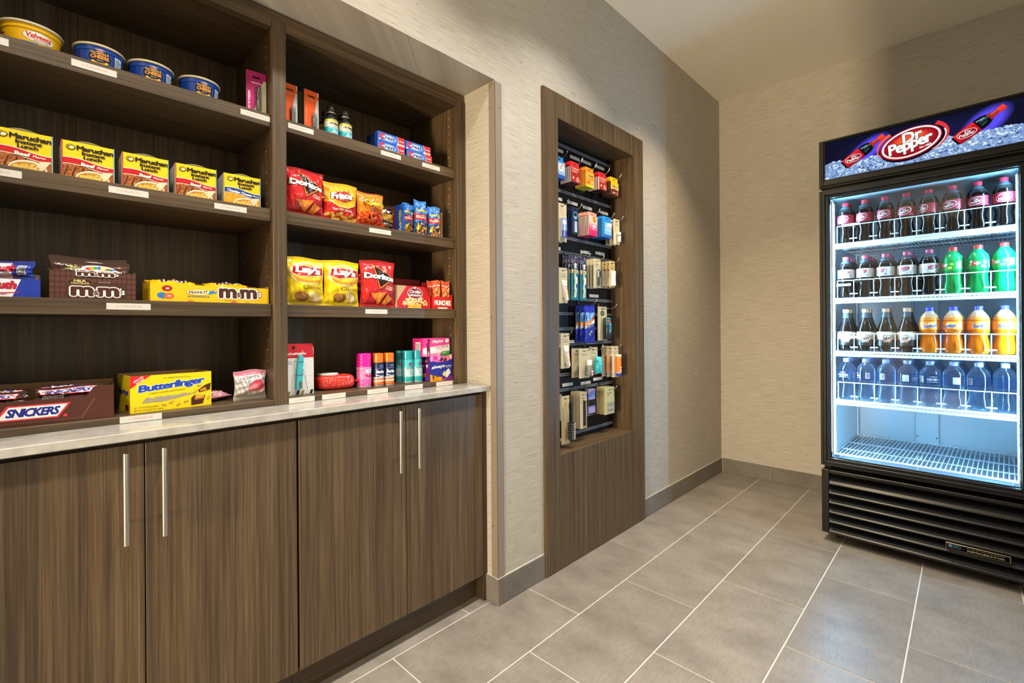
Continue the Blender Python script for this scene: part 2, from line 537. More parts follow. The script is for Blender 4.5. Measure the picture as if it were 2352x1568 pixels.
    def flank(s, parent, x, name='printed_side', mat=None, z0=0):
        """print on the left flank (looks along -x); u runs from the back to the front"""
        mb = MB(); s.into(mb, lambda u, v, o: (x - o, -u, z0 + v))
        return mb.build(name, mat or M_CARD, parent)
    def round(s, parent, r, name='printed_wrap', mat=None, z0=0, cx=0, cy=0, maxlen=0.003):
        """print on an upright cylinder, u = arc length from the front; r may be a function of z"""
        rf = r if callable(r) else (lambda z: r)
        mb = MB()
        def fn(u, v, o):
            q = rf(v); a = u / max(q, 1e-4)
            return (cx + (q + o) * math.sin(a), cy - (q + o) * math.cos(a), z0 + v)
        s.into(mb, fn, 0.00006, maxlen)
        return mb.build(name, mat or M_CARD, parent)
# ------------------------------------------------------------ room shell
XW, YB, ZC, YJ = -1.318, 3.602, 2.735, 1.283
W1 = (1, 1, 1, 1)
CEIL_X1, REAR_Y = 1.75, -6.5
mb = MB()
mb.box(-1.92, XW, REAR_Y, -0.195, 0, ZC)                 # left of the niche
mb.box(-1.92, XW, -0.195, YJ, 2.04, ZC)                  # above the niche
mb.box(-1.92, XW, YJ, 1.600, 0, ZC)                      # pier between niche and display panel
mb.box(-1.92, XW, 1.600, 2.370, 2.06, ZC)
mb.box(-1.92, XW, 1.600, 2.370, 0, 0.46)
mb.box(-1.92, -1.475, 1.600, 2.370, 0.46, 2.06)
mb.box(-1.92, XW, 2.370, YB, 0, ZC)
mb.box(-1.92, -1.862, -0.195, YJ, 0, 2.04)               # back of the niche
structure(mb.build('wall_left', M_PAPER))
structure(MB().box(-1.92, CEIL_X1 + 0.06, YB, YB + 0.08, 0, ZC).build('wall_back', M_PAPER))
structure(MB().box(CEIL_X1, CEIL_X1 + 0.06, 2.60, YB, 0, ZC).build('wall_right', M_PAPER))
structure(MB().box(-0.315, CEIL_X1 + 0.06, -0.86, -0.78, 0, ZC).build('wall_front', M_PAPER))
structure(MB().box(-1.92, CEIL_X1 + 0.06, REAR_Y, YB + 0.08, ZC, ZC + 0.08).build('ceiling', M_CEIL))

# floor: a grout bed with every tile in view laid on it
M_GROUT, _nt, _b, _o = nodes_of('pale_grout')
_b.inputs['Base Color'].default_value = (0.50, 0.48, 0.44, 1); _b.inputs['Roughness'].default_value = 0.85
floor = structure(MB().box(-1.92, CEIL_X1 + 0.06, REAR_Y, YB + 0.08, -0.06, -0.0022).build('floor', M_GROUT))
TW, TL, G = 0.3026, 0.6110, 0.0025
tile_cache = {}
def tile_mesh(w, l):
    k = (round(w, 3), round(l, 3))
    if k not in tile_cache:
        tile_cache[k] = MB().box(0, w, 0, l, -0.006, 0, b=0.0011).mesh('tile', M_TILE)
    return tile_cache[k]
xlines = [-0.754 + TW * k for k in range(-3, 9)]
for i in range(len(xlines) - 1):
    x0, x1 = xlines[i] + G, xlines[i + 1] - G
    odd = (i % 2 == 0)                      # column left of x=-0.754 is the odd one
    ph = 1.782 if odd else 1.451
    x0c, x1c = max(x0, -1.44), min(x1, CEIL_X1)
    k = -5
    while True:
        y0, y1 = ph + TL * k + G, ph + TL * (k + 1) - G
        k += 1
        if y0 > YB: break
        y0, y1 = max(y0, -0.9), min(y1, YB)
        if y1 - y0 < 0.01: continue
        o = bpy.data.objects.new('tile', tile_mesh(x1c - x0c, y1 - y0))
        o.location = (x0c, y0, 0); COL.objects.link(o); o.parent = floor

# baseboards of cut tile
def baseboard(name, segs):
    root = None
    for (ax, fixed, a0, a1, sgn) in segs:
        bed = MB()
        if ax == 'y': bed.box(fixed, fixed + 0.004, a0, a1, 0, 0.1035)
        elif ax == 'x': bed.box(a0, a1, fixed - 0.004, fixed, 0, 0.1035)
        if root is None:
            root = structure(bed.build(name, M_GROUT))
        else:
            bed.build('grout_strip', M_GROUT, root)
        for t0, t1 in sgn:
            t = MB()
            if ax == 'y': t.box(fixed + 0.0005, fixed + 0.0085, t0 + 0.0012, t1 - 0.0012, 0.0015, 0.102, b=0.001)
            else: t.box(t0 + 0.0012, t1 - 0.0012, fixed - 0.0085, fixed - 0.0005, 0.0015, 0.102, b=0.001)
            t.build('tile', M_BASE, root)
    return root
baseboard('baseboard_left', [('y', XW, 1.2755, 1.5575, [(1.2755, 1.5575)]), ('y', XW, 2.4235, YB, [(2.4235, 2.8800), (2.8800, 3.4900), (3.4900, YB - 0.009)]), ('x', YJ, -1.405, XW, [(-1.405, XW + 0.0085)])])
baseboard('baseboard_back', [('x', YB, XW + 0.004, CEIL_X1, [(XW + 0.0095, -0.990), (-0.990, -0.380), (-0.380, 0.230), (0.230, 0.840), (0.840, 1.450), (1.450, CEIL_X1)])])

# corner guard on the pier
M_TAUPE, _nt, _b, _o = nodes_of('taupe_corner_guard')
_b.inputs['Base Color'].default_value = (0.215, 0.180, 0.148, 1); _b.inputs['Roughness'].default_value = 0.38
mb = MB().box(XW - 0.0335, XW + 0.0025, YJ - 0.0025, YJ, 0.104, 2.036, b=0.0008)
mb.box(XW, XW + 0.0025, YJ - 0.0025, YJ + 0.0345, 0.104, 2.036, b=0.0008)
trim = structure(mb.build('trim_1', M_TAUPE))
for z in (0.30, 1.12, 1.94):
    for p, d in (((XW + 0.0025, YJ + 0.026, z), (1, 0, 0)), ((XW - 0.026, YJ - 0.0025, z), (0, -1, 0))):
        m = MB()
        a = Vector(p); m.tube([a, a + Vector(d) * 0.0012], 0.0028, 8, C('#d8d0c2'))
        m.build('screw', M_METAL, trim)

# ceiling lamps the row of light comes from
for k, (x, y) in enumerate([(-0.72, y) for y in DOWN_Y]):
    t = thing('downlight', 'round recessed ceiling downlight on the shelving side, %s counted from the back wall' % ('eighth seventh sixth fifth fourth third second first'.split()[k]), 'ceiling light', (x, y, ZC), 0, 'downlights along the shelving side')
    MB().lathe([(0.062, -0.006), (0.085, -0.004), (0.086, -0.0005), (0.062, -0.0005)], 28, C('#e8e2d6'), caps=(False, False)).build('trim_ring', M_MATTE, t)
    MB().lathe([(0.061, -0.0022), (0.061, -0.0012)], 28, C('#ffdcae')).build('lens', M_LAMP, t)

# ------------------------------------------------------------ base cabinets, worktop
XD = -1.375                                    # front of the doors
def cabinet(label, y0, y1, split, hpos, first):
    root = thing('base_cabinet', label, 'cabinet', (-1.6, (y0 + y1) / 2, 0), 0, 'base cabinets under the worktop')
    L = -1.6; M = (y0 + y1) / 2
    bx = lambda mb, a, b, c, d, e, f, bev=0: mb.box(a - L, b - L, c - M, d - M, e, f, b=bev)
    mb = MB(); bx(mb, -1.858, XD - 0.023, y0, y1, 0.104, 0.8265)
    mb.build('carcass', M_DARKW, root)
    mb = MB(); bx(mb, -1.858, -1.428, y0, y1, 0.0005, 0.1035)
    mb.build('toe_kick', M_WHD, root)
    for (a, b), hy in zip(((y0 + 0.0028, split - 0.0012), (split + 0.0012, y1 - 0.0028)), hpos):
        mb = MB(); bx(mb, XD - 0.019, XD, a, b, 0.1045, 0.8172, 0.0008)
        d = mb.build('door', M_WV, root)
        h = MB()
        h.tube([(-1.338 - L, hy - M, 0.604), (-1.338 - L, hy - M, 0.807)], 0.0062, 14, C('#c9c6c0'))
        for z in (0.643, 0.768): h.tube([(XD - L, hy - M, z), (-1.338 - L, hy - M, z)], 0.0032, 8, C('#c9c6c0'))
        h.build('handle', M_METAL, d)
    return root
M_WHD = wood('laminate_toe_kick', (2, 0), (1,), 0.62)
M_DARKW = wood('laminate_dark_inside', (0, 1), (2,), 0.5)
cabinet('brown wood-look base cabinet with two doors and bar handles, the one nearer the camera', -0.1530, 0.5455, 0.1985, (0.1605, 0.2300), True)
cabinet('brown wood-look base cabinet with two doors and bar handles, beside the wallpapered pier', 0.5465, 1.2610, 0.9075, (0.8635, 0.9360), False)
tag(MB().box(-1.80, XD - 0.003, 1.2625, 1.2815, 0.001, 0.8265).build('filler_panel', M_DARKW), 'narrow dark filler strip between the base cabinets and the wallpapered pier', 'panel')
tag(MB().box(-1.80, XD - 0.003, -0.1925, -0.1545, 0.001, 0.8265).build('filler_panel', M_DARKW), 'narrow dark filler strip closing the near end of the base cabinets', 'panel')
tag(MB().box(-1.857, -1.353, -0.193, 1.2812, 0.8295, 0.8492, b=0.0015).build('countertop', M_QUARTZ), 'off-white speckled quartz worktop running over the base cabinets', 'countertop')

# ------------------------------------------------------------ open shelving above the worktop
XS, XBK = -1.4925, -1.825
ZB = 0.8498
unit = thing('shelving_unit', 'tall brown wood-look shelving with two bays standing on the quartz worktop', 'shelf', (-1.66, 0.545, ZB), 0)
UO = Vector((-1.66, 0.545, ZB))
def up(name, mat, *boxes, bev=0.0008, parent=None):
    mb = MB()
    for (a, b, c, d, e, f) in boxes: mb.box(a - UO.x, b - UO.x, c - UO.y, d - UO.y, e - UO.z, f - UO.z, b=bev)
    return mb.build(name, mat, parent or unit)
up('divider', M_WV, (XBK, XS, 0.5255, 0.5655, ZB, 2.008))
up('side_panel', M_WV, (XBK, XS, 1.2357, 1.2600, ZB, 2.008))
up('filler_strip', M_WV, (XS - 0.03, XS - 0.001, 1.2605, 1.2818, ZB, 2.008))
up('side_panel', M_WV, (XBK, XS, -0.1680, -0.1437, ZB, 2.008))
up('filler_strip', M_WV, (XS - 0.03, XS - 0.001, -0.1925, -0.1685, ZB, 2.008))
up('back_panel', M_WV, (XBK - 0.012, XBK, -0.168, 1.2600, ZB, 2.008))
for a, b in ((-0.1432, 0.5250), (0.5660, 1.2352)):
    up('top_panel', M_WH, (XBK, XS - 0.0005, a, b, 1.9810, 2.008))
up('top_rail', M_WH, (XS - 0.03, XS - 0.006, -0.1925, 1.2815, 2.0085, 2.036))
SH_Z = (1.1537, 1.4395, 1.7235)
XF = -1.5065
BOT = up('bottom_panel', M_WH, (XBK, XS - 0.0005, -0.1432, 0.5250, ZB, 0.8665)), up('bottom_panel', M_WH, (XBK, XS - 0.0005, 0.5660, 1.2352, ZB, 0.8665))
SHELF = {}
for bi, (a, b) in enumerate(((-0.1425, 0.5240), (0.5670, 1.2340))):
    for zi, z in enumerate(SH_Z):
        SHELF[(bi, zi)] = up('shelf', M_WH, (XBK + 0.001, XF, a, b, z - 0.0375, z))
# shelf-pin holes down the inner sides: far too small to lift out one by one
mb = MB()
for yy, sg in ((0.5254, -1), (1.2356, -1)):
    for x in (-1.545, -1.765):
        z = 0.95
        while z < 1.95:
            if all(abs(z - q + 0.018) > 0.03 for q in SH_Z):
                mb.tube([(x - UO.x, yy - UO.y, z - UO.z), (x - UO.x, yy + sg * 0.0006 - UO.y, z - UO.z)], 0.0022, 6, C('#b9b2a4'))
            z += 0.032
mb.build('pin_hole', M_PLAS, unit)['kind'] = 'stuff'

# paper price strips on the shelf edges
def price(parent, porg, x, y0, y1, z, txt, tilt=0.0):
    w, h = y1 - y0, 0.0158
    mb = MB()
    yc = (y0 + y1) / 2
    T = lambda u, v, o: (x + o - porg.x, yc + u - porg.y, z + v + tilt * u - porg.z)
    a = Art().rect(-w / 2, -h / 2, w / 2, h / 2, '#d3d0c6')
    a.text(txt, 0, 0, w * 0.56, h * 0.36, '#c8505a', bold=-0.005, space=1.15)
    for s in (-1, 1):
        pass
    mb.box(x - porg.x, x + 0.0004 - porg.x, y0 - porg.y, y1 - porg.y, z - h / 2 - porg.z, z + h / 2 - porg.z, C('#d3d0c6'))
    a.into(mb, lambda u, v, o: (x + 0.0004 + o - porg.x, yc + u - porg.y, z + v - porg.z))
    return mb.build('price_label', M_CARD, parent)
TAX = '$ 1.92 INCLUDES TAX'
for bi, zi, l in ((0, 2, [(-0.098, -0.0145, '$ 3.25 INCLUDES TAX'), (0.0857, 0.168, '$ 3.25 INCLUDES TAX'), (0.4433, 0.5235, '$ 3.71 INCLUDES TAX')]), (0, 1, [(-0.078, 0.0042, '$ 1.95 INCLUDES TAX'), (0.1509, 0.2291, '$ 1.95 INCLUDES TAX'), (0.3757, 0.4575, '$ 2.16 INCLUDES TAX')]),
                  (0, 0, [(0.1452, 0.2318, TAX)]), (1, 2, [(0.5753, 0.6548, '$ 3.71 INCLUDES TAX'), (0.8965, 0.979, '$ 2.16 INCLUDES TAX'), (1.0745, 1.158, '$ 2.16 INCLUDES TAX')]), (1, 1, [(0.8486, 0.9350, TAX)]), (1, 0, [(0.8315, 0.9180, TAX)])):
    for y0, y1, t in l: price(SHELF[(bi, zi)], UO, XF + 0.0002, y0, y1, SH_Z[zi] - 0.0165, t)
for bi, l in ((0, [(0.1672, 0.2513)]), (1, [(0.5672, 0.6462), (0.6702, 0.7498), (0.8292, 0.9091), (0.980, 1.0591), (1.1226, 1.2047)])):
    for y0, y1 in l: price(BOT[bi], UO, XS + 0.0004, y0, y1, 0.8582, TAX)

# ------------------------------------------------------------ recessed peg display in the pier beyond
PX = -1.3045
PO = Vector((-1.40, 1.99, 0.004))
panel = thing('peg_display', 'tall brown wood-look display panel with a recessed black slat wall, in the wallpapered wall', 'display', PO, 0)
def pp(name, mat, *boxes, bev=0.0008, parent=None, col=(1, 1, 1, 1)):
    mb = MB()
    for (a, b, c, d, e, f) in boxes: mb.box(a - PO.x, b - PO.x, c - PO.y, d - PO.y, e - PO.z, f - PO.z, col, b=bev)
    return mb.build(name, mat, parent or panel)
PL, PR, PT = 1.5590, 2.4225, 2.1155
OL, OR_, OB, OT = 1.6585, 2.3190, 0.5090, 2.0060
mb = MB()
xf, xb = PX - PO.x, XW + 0.0005 - PO.x
def q(y0, y1, z0, z1): mb.face([(xf, y0 - PO.y, z0 - PO.z), (xf, y1 - PO.y, z0 - PO.z), (xf, y1 - PO.y, z1 - PO.z), (xf, y0 - PO.y, z1 - PO.z)], W1)
q(PL, OL, 0.004, PT); q(OR_, PR, 0.004, PT); q(OL, OR_, OT, PT); q(OL, OR_, 0.004, OB)
for (y0, z0), (y1, z1) in (((PL, PT), (PL, 0.004)), ((PR, 0.004), (PR, PT)), ((PR, PT), (PL, PT)), ((PL, 0.004), (PR, 0.004))):
    mb.face([(xf, y0 - PO.y, z0 - PO.z), (xb, y0 - PO.y, z0 - PO.z), (xb, y1 - PO.y, z1 - PO.z), (xf, y1 - PO.y, z1 - PO.z)], W1)
mb.build('front_panel', M_WV, panel)
XP = -1.449
pp('inner_side', M_WV, (XP - 0.006, PX - 0.0006, OR_, OR_ + 0.018, OB - 0.018, OT + 0.018))
pp('inner_side', M_WV, (XP - 0.006, PX - 0.0006, OL - 0.018, OL, OB - 0.018, OT + 0.018))
pp('inner_top', M_WH, (XP - 0.006, PX - 0.0006, OL, OR_, OT, OT + 0.018))
pp('inner_bottom', M_WH, (XP - 0.006, PX - 0.0006, OL, OR_, OB - 0.018, OB))
slat = pp('slat_wall', M_BLACK, (XP - 0.005, XP, OL, OR_, OB, OT), bev=0, col=C('#131211'))
SZ = lambda i: 1.979 - 0.0759 * i
for i in (0, 3, 6, 7, 9, 10, 11, 12, 13, 15, 16, 18, 19):
    z = SZ(i)
    mb = MB()
    for dz, dx in ((0.0045, 0.0030), (-0.0045, 0.0030), (0, 0.0012)):
        h = 0.0022 if dz else 0.0025
        mb.box(XP - PO.x, XP + dx - PO.x, OL + 0.001 - PO.y, OR_ - 0.001 - PO.y, z + dz - h - PO.z, z + dz + h - PO.z, C('#83868c') if dz else C('#3a3b40'))
    mb.build('slat_rail', M_PLAS, slat)
for y0, y1, z, t in ((1.800, 1.8787, 1.948, TAX), (1.9342, 2.0182, 1.9420, TAX), (2.0337, 2.1208, 1.9445, TAX), (2.1579, 2.2472, 1.948, TAX), (1.79, 1.8689, 1.708, TAX), (1.908, 1.9964, 1.707, TAX), (2.0425, 2.1261, 1.7055, TAX), (2.197, 2.2839, 1.7055, TAX),
                     (1.775, 1.8523, 1.463, TAX), (2.0166, 2.103, 1.4690, TAX), (2.1564, 2.2458, 1.477, TAX), (2.0963, 2.1828, 1.243, TAX), (2.23, 2.2978, 1.024, TAX), (1.880, 1.9621, 1.003, TAX), (1.8587, 1.9449, 0.789, TAX), (2.0124, 2.103, 0.7835, TAX), (2.1275, 2.2158, 0.7957, TAX)):
    price(slat, PO, XP + 0.0034, y0, y1, z, t)
# ------------------------------------------------------------ glass-door drinks cooler (front looks along local -y)
FA = R(-2.5)
FO = Vector((-0.5337, 2.785, 0.0))
FWID, FHT = 0.728, 1.9975
fr_ = thing('drinks_cooler', 'tall black glass-door drinks cooler with a lit red and blue sign on top', 'fridge', FO, FA)
def fpos(u, d, z):
    c, s = math.cos(FA), math.sin(FA)
    return Vector((FO.x + u * c - d * s, FO.y + u * s + d * c, z))
BK = C('#0a0b0b'); BK2 = C('#101111')
mb = MB()
D0, D1 = 0.058, 0.742
mb.box(0.004, 0.032, D0, D1, 0.035, 1.992, BK, b=0.002)
mb.box(FWID - 0.032, FWID - 0.004, D0, D1, 0.035, 1.992, BK, b=0.002)
mb.box(0.032, FWID - 0.032, D1 - 0.03, D1, 0.035, 1.992, BK)
mb.box(0.032, FWID - 0.032, D0, D1 - 0.03, 1.72, 1.992, BK)
mb.box(0.032, FWID - 0.032, D0 + 0.03, D1 - 0.03, 0.035, 0.385, BK)
mb.box(0.012, FWID - 0.012, 0.030, 0.060, 1.7492, 1.7600, C('#050505'))
mb.build('cabinet', M_BLACK, fr_)
# white liner
IU0, IU1, ID0, ID1, IZ0, IZ1 = 0.0355, 0.6925, 0.050, 0.690, 0.398, 1.716
WH = C('#c6cdd1')
mb = MB()
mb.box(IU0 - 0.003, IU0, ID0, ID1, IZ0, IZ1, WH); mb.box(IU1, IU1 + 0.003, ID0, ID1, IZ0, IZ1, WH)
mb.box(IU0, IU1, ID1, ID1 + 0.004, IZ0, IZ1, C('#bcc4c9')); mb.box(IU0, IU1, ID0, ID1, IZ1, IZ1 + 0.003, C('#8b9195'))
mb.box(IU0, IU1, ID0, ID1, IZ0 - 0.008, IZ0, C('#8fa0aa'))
liner = mb.build('liner', M_PLAS, fr_)
mb = MB(); mb.box(0.293, 0.393, ID1 - 0.012, ID1 - 0.0005, IZ0 + 0.02, IZ1 - 0.02, C('#bfc7cb'), b=0.004)
mb.build('air_duct', M_PLAS, liner)
for u in (0.303, 0.383):
    MB().tube([(u, ID1 - 0.0125, 0.46), (u, ID1 - 0.015, 0.46)], 0.0042, 10, C('#8b9399')).build('screw', M_METAL, liner)
for u in (IU0 + 0.004, IU1 - 0.004):
    for d in (ID0 + 0.07, ID1 - 0.05):
        p = MB().box(u - 0.003, u + 0.003, d - 0.012, d + 0.012, 0.43, 1.70, C('#d5dde2'), b=0.001)
        for k in range(0, 50): p.box(u - 0.0034, u + 0.0034, d - 0.003, d + 0.003, 0.445 + k * 0.0253, 0.453 + k * 0.0253, C('#77828a'))
        p.build('shelf_track', M_PLAS, liner)
for u in (0.0455, 0.6825):
    s = 1 if u < 0.3 else -1
    o_ = u - s * 0.0070
    b = MB().box(min(o_, o_ + s * 0.008), max(o_, o_ + s * 0.008), 0.056, 0.072, 0.425, 1.700, C('#dfe6ea')).build('light_bar', M_PLAS, fr_)
    p_ = o_ + s * 0.0082
    MB().box(min(p_, p_ + s * 0.0030), max(p_, p_ + s * 0.0030), 0.058, 0.071, 0.440, 1.685, (0.25, 0.62, 1.0, 1)).build('led_strip', M_LED, b)

# wire shelves with bottle guards
PITCH, U0 = 0.0798, 0.0852
SHZ = (1.4875, 1.2125, 0.9470, 0.7020)
WC = C('#f2f6f8')
def wire_shelf(z, guard=True):
    mb = MB()
    f, b = 0.0915, 0.665
    n = 46
    for k in range(n):
        u = IU0 + 0.012 + (IU1 - IU0 - 0.024) * k / (n - 1)
        mb.tube([(u, f, z - 0.0018), (u, b, z - 0.0018)], 0.0016, 4, WC)
    for d in (0.13, 0.28, 0.43, 0.58, b): mb.tube([(IU0 + 0.008, d, z - 0.0055), (IU1 - 0.008, d, z - 0.0055)], 0.0026, 5, WC)
    for u in (IU0 + 0.007, IU1 - 0.007): mb.tube([(u, f, z - 0.005), (u, b, z - 0.005)], 0.003, 5, WC)
    mb.box(IU0 + 0.002, IU1 - 0.002, f - 0.006, f - 0.003, z - 0.026, z - 0.014, WC, b=0.0006)
    mb.box(IU0 + 0.002, IU1 - 0.002, f - 0.006, f - 0.003, z - 0.0095, z + 0.0005, WC, b=0.0006)
    for k in range(n): 
        u = IU0 + 0.012 + (IU1 - IU0 - 0.024) * k / (n - 1)
        mb.box(u - 0.002, u + 0.002, f - 0.006, f - 0.003, z - 0.0145, z - 0.0090, WC)
    s = mb.build('wire_shelf', M_PLAS, fr_)
    if guard:
        g = MB(); zt = z + 0.088; fd = f + 0.0005
        us = [IU0 + 0.022] + [U0 + PITCH * (k + 0.5) for k in range(7)] + [IU1 - 0.014]
        pts = []
        for a, c in zip(us[:-1], us[1:]):
            for j in range(6): pts.append((a + (c - a) * j / 6, fd - 0.004 * math.sin(math.pi * j / 6), zt))
        pts.append((us[-1], fd, zt)); g.tube(pts, 0.0022, 6, WC)
        for k, u in enumerate(us):
            g.tube([(u, fd, z), (u, fd, zt)], 0.0019, 5, WC)
            if 0 < k < 8:
                g.tube([(u, fd, zt - 0.006), (u, 0.64, zt - 0.006)], 0.0013, 4, WC)
                g.tube([(u, 0.64, z), (u, 0.64, zt - 0.006)], 0.0013, 4, WC)
                g.box(u - 0.016, u + 0.016, fd - 0.004, fd - 0.0022, z + 0.018, z + 0.0235, WC, b=0.0005)
        g.build('bottle_guard', M_PLAS, s)
    return s
SHELVES = [wire_shelf(z) for z in SHZ]
for k, (u0, u1) in ((0, (0.085, 0.150)), (1, (0.055, 0.115)), (2, (0.085, 0.140))):
    z = SHZ[k] + (0.088 if k == 0 else 0.066 if k == 1 else 0.070)
    m = MB().box(u0, u1, 0.0835, 0.0845, z - 0.005, z + 0.006, C('#c9ced0'))
    Art().text('$ 2.00', 0, 0, 0.03, 0.006, '#8d7f83', bold=0).into(m, lambda u, v, o: ((u0 + u1) / 2 + u, 0.0835 - o, z + v))
    m.build('price_strip', M_CARD, SHELVES[k])
# coated rack on the cooler floor
mb = MB(); zr = 0.428; f, b = 0.088, 0.655
for k in range(40):
    u = IU0 + 0.006 + (IU1 - IU0 - 0.012) * k / 39
    mb.tube([(u, f, zr), (u, b, zr)], 0.0022, 5, C('#e9f1f5'))
for d in (f, 0.24, 0.42, b): mb.tube([(IU0 + 0.004, d, zr - 0.004), (IU1 - 0.004, d, zr - 0.004)], 0.0032, 6, C('#e9f1f5'))
for d in (f, b): mb.tube([(IU0 + 0.004, d, zr), (IU1 - 0.004, d, zr)], 0.003, 6, C('#e9f1f5'))
for u in (0.345, 0.360): mb.tube([(u, 0.24, zr), (u, 0.30, zr)], 0.0022, 4, C('#e9f1f5'))
for u in (0.06, 0.36, 0.665):
    for d in (0.12, 0.62): mb.tube([(u, d, IZ0), (u, d, zr - 0.003)], 0.003, 5, C('#e9f1f5'))
mb.build('bottom_rack', M_PLAS, fr_)

# door: stepped black frame and one big pane
def ring(mb, u0, u1, z0, z1, w, d0, d1, col, bev=0.0015, wt=None, wb=None):
    wt = wt or w; wb = wb or w
    mb.box(u0, u0 + w, d0, d1, z0, z1, col, b=bev); mb.box(u1 - w, u1, d0, d1, z0, z1, col, b=bev)
    mb.box(u0 + w, u1 - w, d0, d1, z1 - wt, z1, col, b=bev); mb.box(u0 + w, u1 - w, d0, d1, z0, z0 + wb, col, b=bev)
DZ0, DZ1 = 0.378, 1.7475
mb = MB()
ring(mb, 0, FWID, DZ0, DZ1, 0.012, 0.006, 0.050, BK2)
ring(mb, 0.0125, FWID - 0.0125, DZ0 + 0.0125, DZ1 - 0.0125, 0.012, 0.001, 0.046, BK2)
ring(mb, 0.025, FWID - 0.025, DZ0 + 0.025, DZ1 - 0.025, 0.014, 0.009, 0.044, BK)
door = mb.build('door', M_BLACK, fr_)
MB().box(0.0395, FWID - 0.0395, 0.020, 0.0245, DZ0 + 0.0395, DZ1 - 0.0395, W1).build('glass_pane', M_GLASS, door)
m = MB(); ring(m, 0.0395, FWID - 0.0395, DZ0 + 0.0395, DZ1 - 0.0395, 0.0035, 0.0255, 0.030, C('#30343a'), bev=0.0004)
m.build('pane_spacer', M_METAL, door)

# lit sign box
SZ0, SZ1 = 1.7605, FHT
mb = MB()
ring(mb, 0, FWID, SZ0, SZ1, 0.010, 0.006, 0.060, BK2)
ring(mb, 0.0105, FWID - 0.0105, SZ0 + 0.0105, SZ1 - 0.0045, 0.0085, 0.001, 0.050, BK2, wt=0.005, wb=0.020)
ring(mb, 0.0195, FWID - 0.0195, SZ0 + 0.0310, SZ1 - 0.0100, 0.006, 0.006, 0.046, BK, wt=0.005, wb=0.011)
sign = mb.build('sign_frame', M_BLACK, fr_)
su0, su1, sz0, sz1 = 0.0255, FWID - 0.0255, 1.8025, 1.9825
a = Art()
w_, h_ = su1 - su0, sz1 - sz0
a.rect(0, 0, w_, h_, '#12132a')
for k in range(6): a.ell(w_ * 0.5, h_ * 0.60, w_ * (0.48 - 0.05 * k), h_ * (0.38 - 0.03 * k), ('#13142c', '#141530', '#151634', '#161738', '#17183c', '#181940')[k])
def glow(cx, cy, rx, ry, rot):
    for k in range(16):
        t = k / 15; s_ = 1.0 - 0.40 * t
        c = tuple(lin(p + (q_ - p) * t ** 0.8) for p, q_ in zip((0.09, 0.09, 0.24), (0.36, 0.31, 0.98))) + (1,)
        a.ell(cx, cy, rx * s_, ry * s_, c, rot, n=40)
glow(0.172, 0.108, 0.100, 0.050, 33)
glow(0.566, 0.110, 0.098, 0.056, 37)
def ice_top(u):
    ks = ((0, 0.074), (0.03, 0.081), (0.056, 0.084), (0.10, 0.066), (0.14, 0.062), (0.19, 0.074), (0.25, 0.060), (0.35, 0.050), (0.42, 0.076), (0.45, 0.090), (0.50, 0.070), (0.56, 0.080), (0.60, 0.076), (0.64, 0.078), (0.68, 0.070))
    for (x0, y0), (x1, y1) in zip(ks[:-1], ks[1:]):
        if u <= x1: return y0 + (y1 - y0) * (u - x0) / (x1 - x0)
    return ks[-1][1]
random.seed(5)
pts = [(w_ * k / 90, ice_top(w_ * k / 90) + random.uniform(-0.0025, 0.0030)) for k in range(91)]
a.poly([(0, 0)] + [(w_, 0)] + pts[::-1], '#7f9fd0')
for _ in range(900):
    u = random.uniform(0.003, w_ - 0.008); v = random.uniform(0.0, 1) * (ice_top(u) - 0.003)
    s_ = random.uniform(0.003, 0.0125); n0 = random.uniform(0, 6.28)
    tri = [(min(max(u + s_ * random.uniform(0.5, 1) * math.cos(n0 + q_), 0), w_), max(v + 0.6 * s_ * math.sin(n0 + q_), 0)) for q_ in (0, 2.0, 4.1)]
    hi_ = v / max(ice_top(u), 0.01)
    a.tris(tri, [(0, 1, 2)], random.choice(('#b7d0f2', '#e2eefc', '#7c9fd0', '#c6dcf6', '#f4faff', '#a3c0e8', '#dbe9fa') if random.random() < 0.35 + 0.5 * hi_ else ('#6284bb', '#4a689c', '#7c9fd0', '#3f5a8c', '#94b2de')))
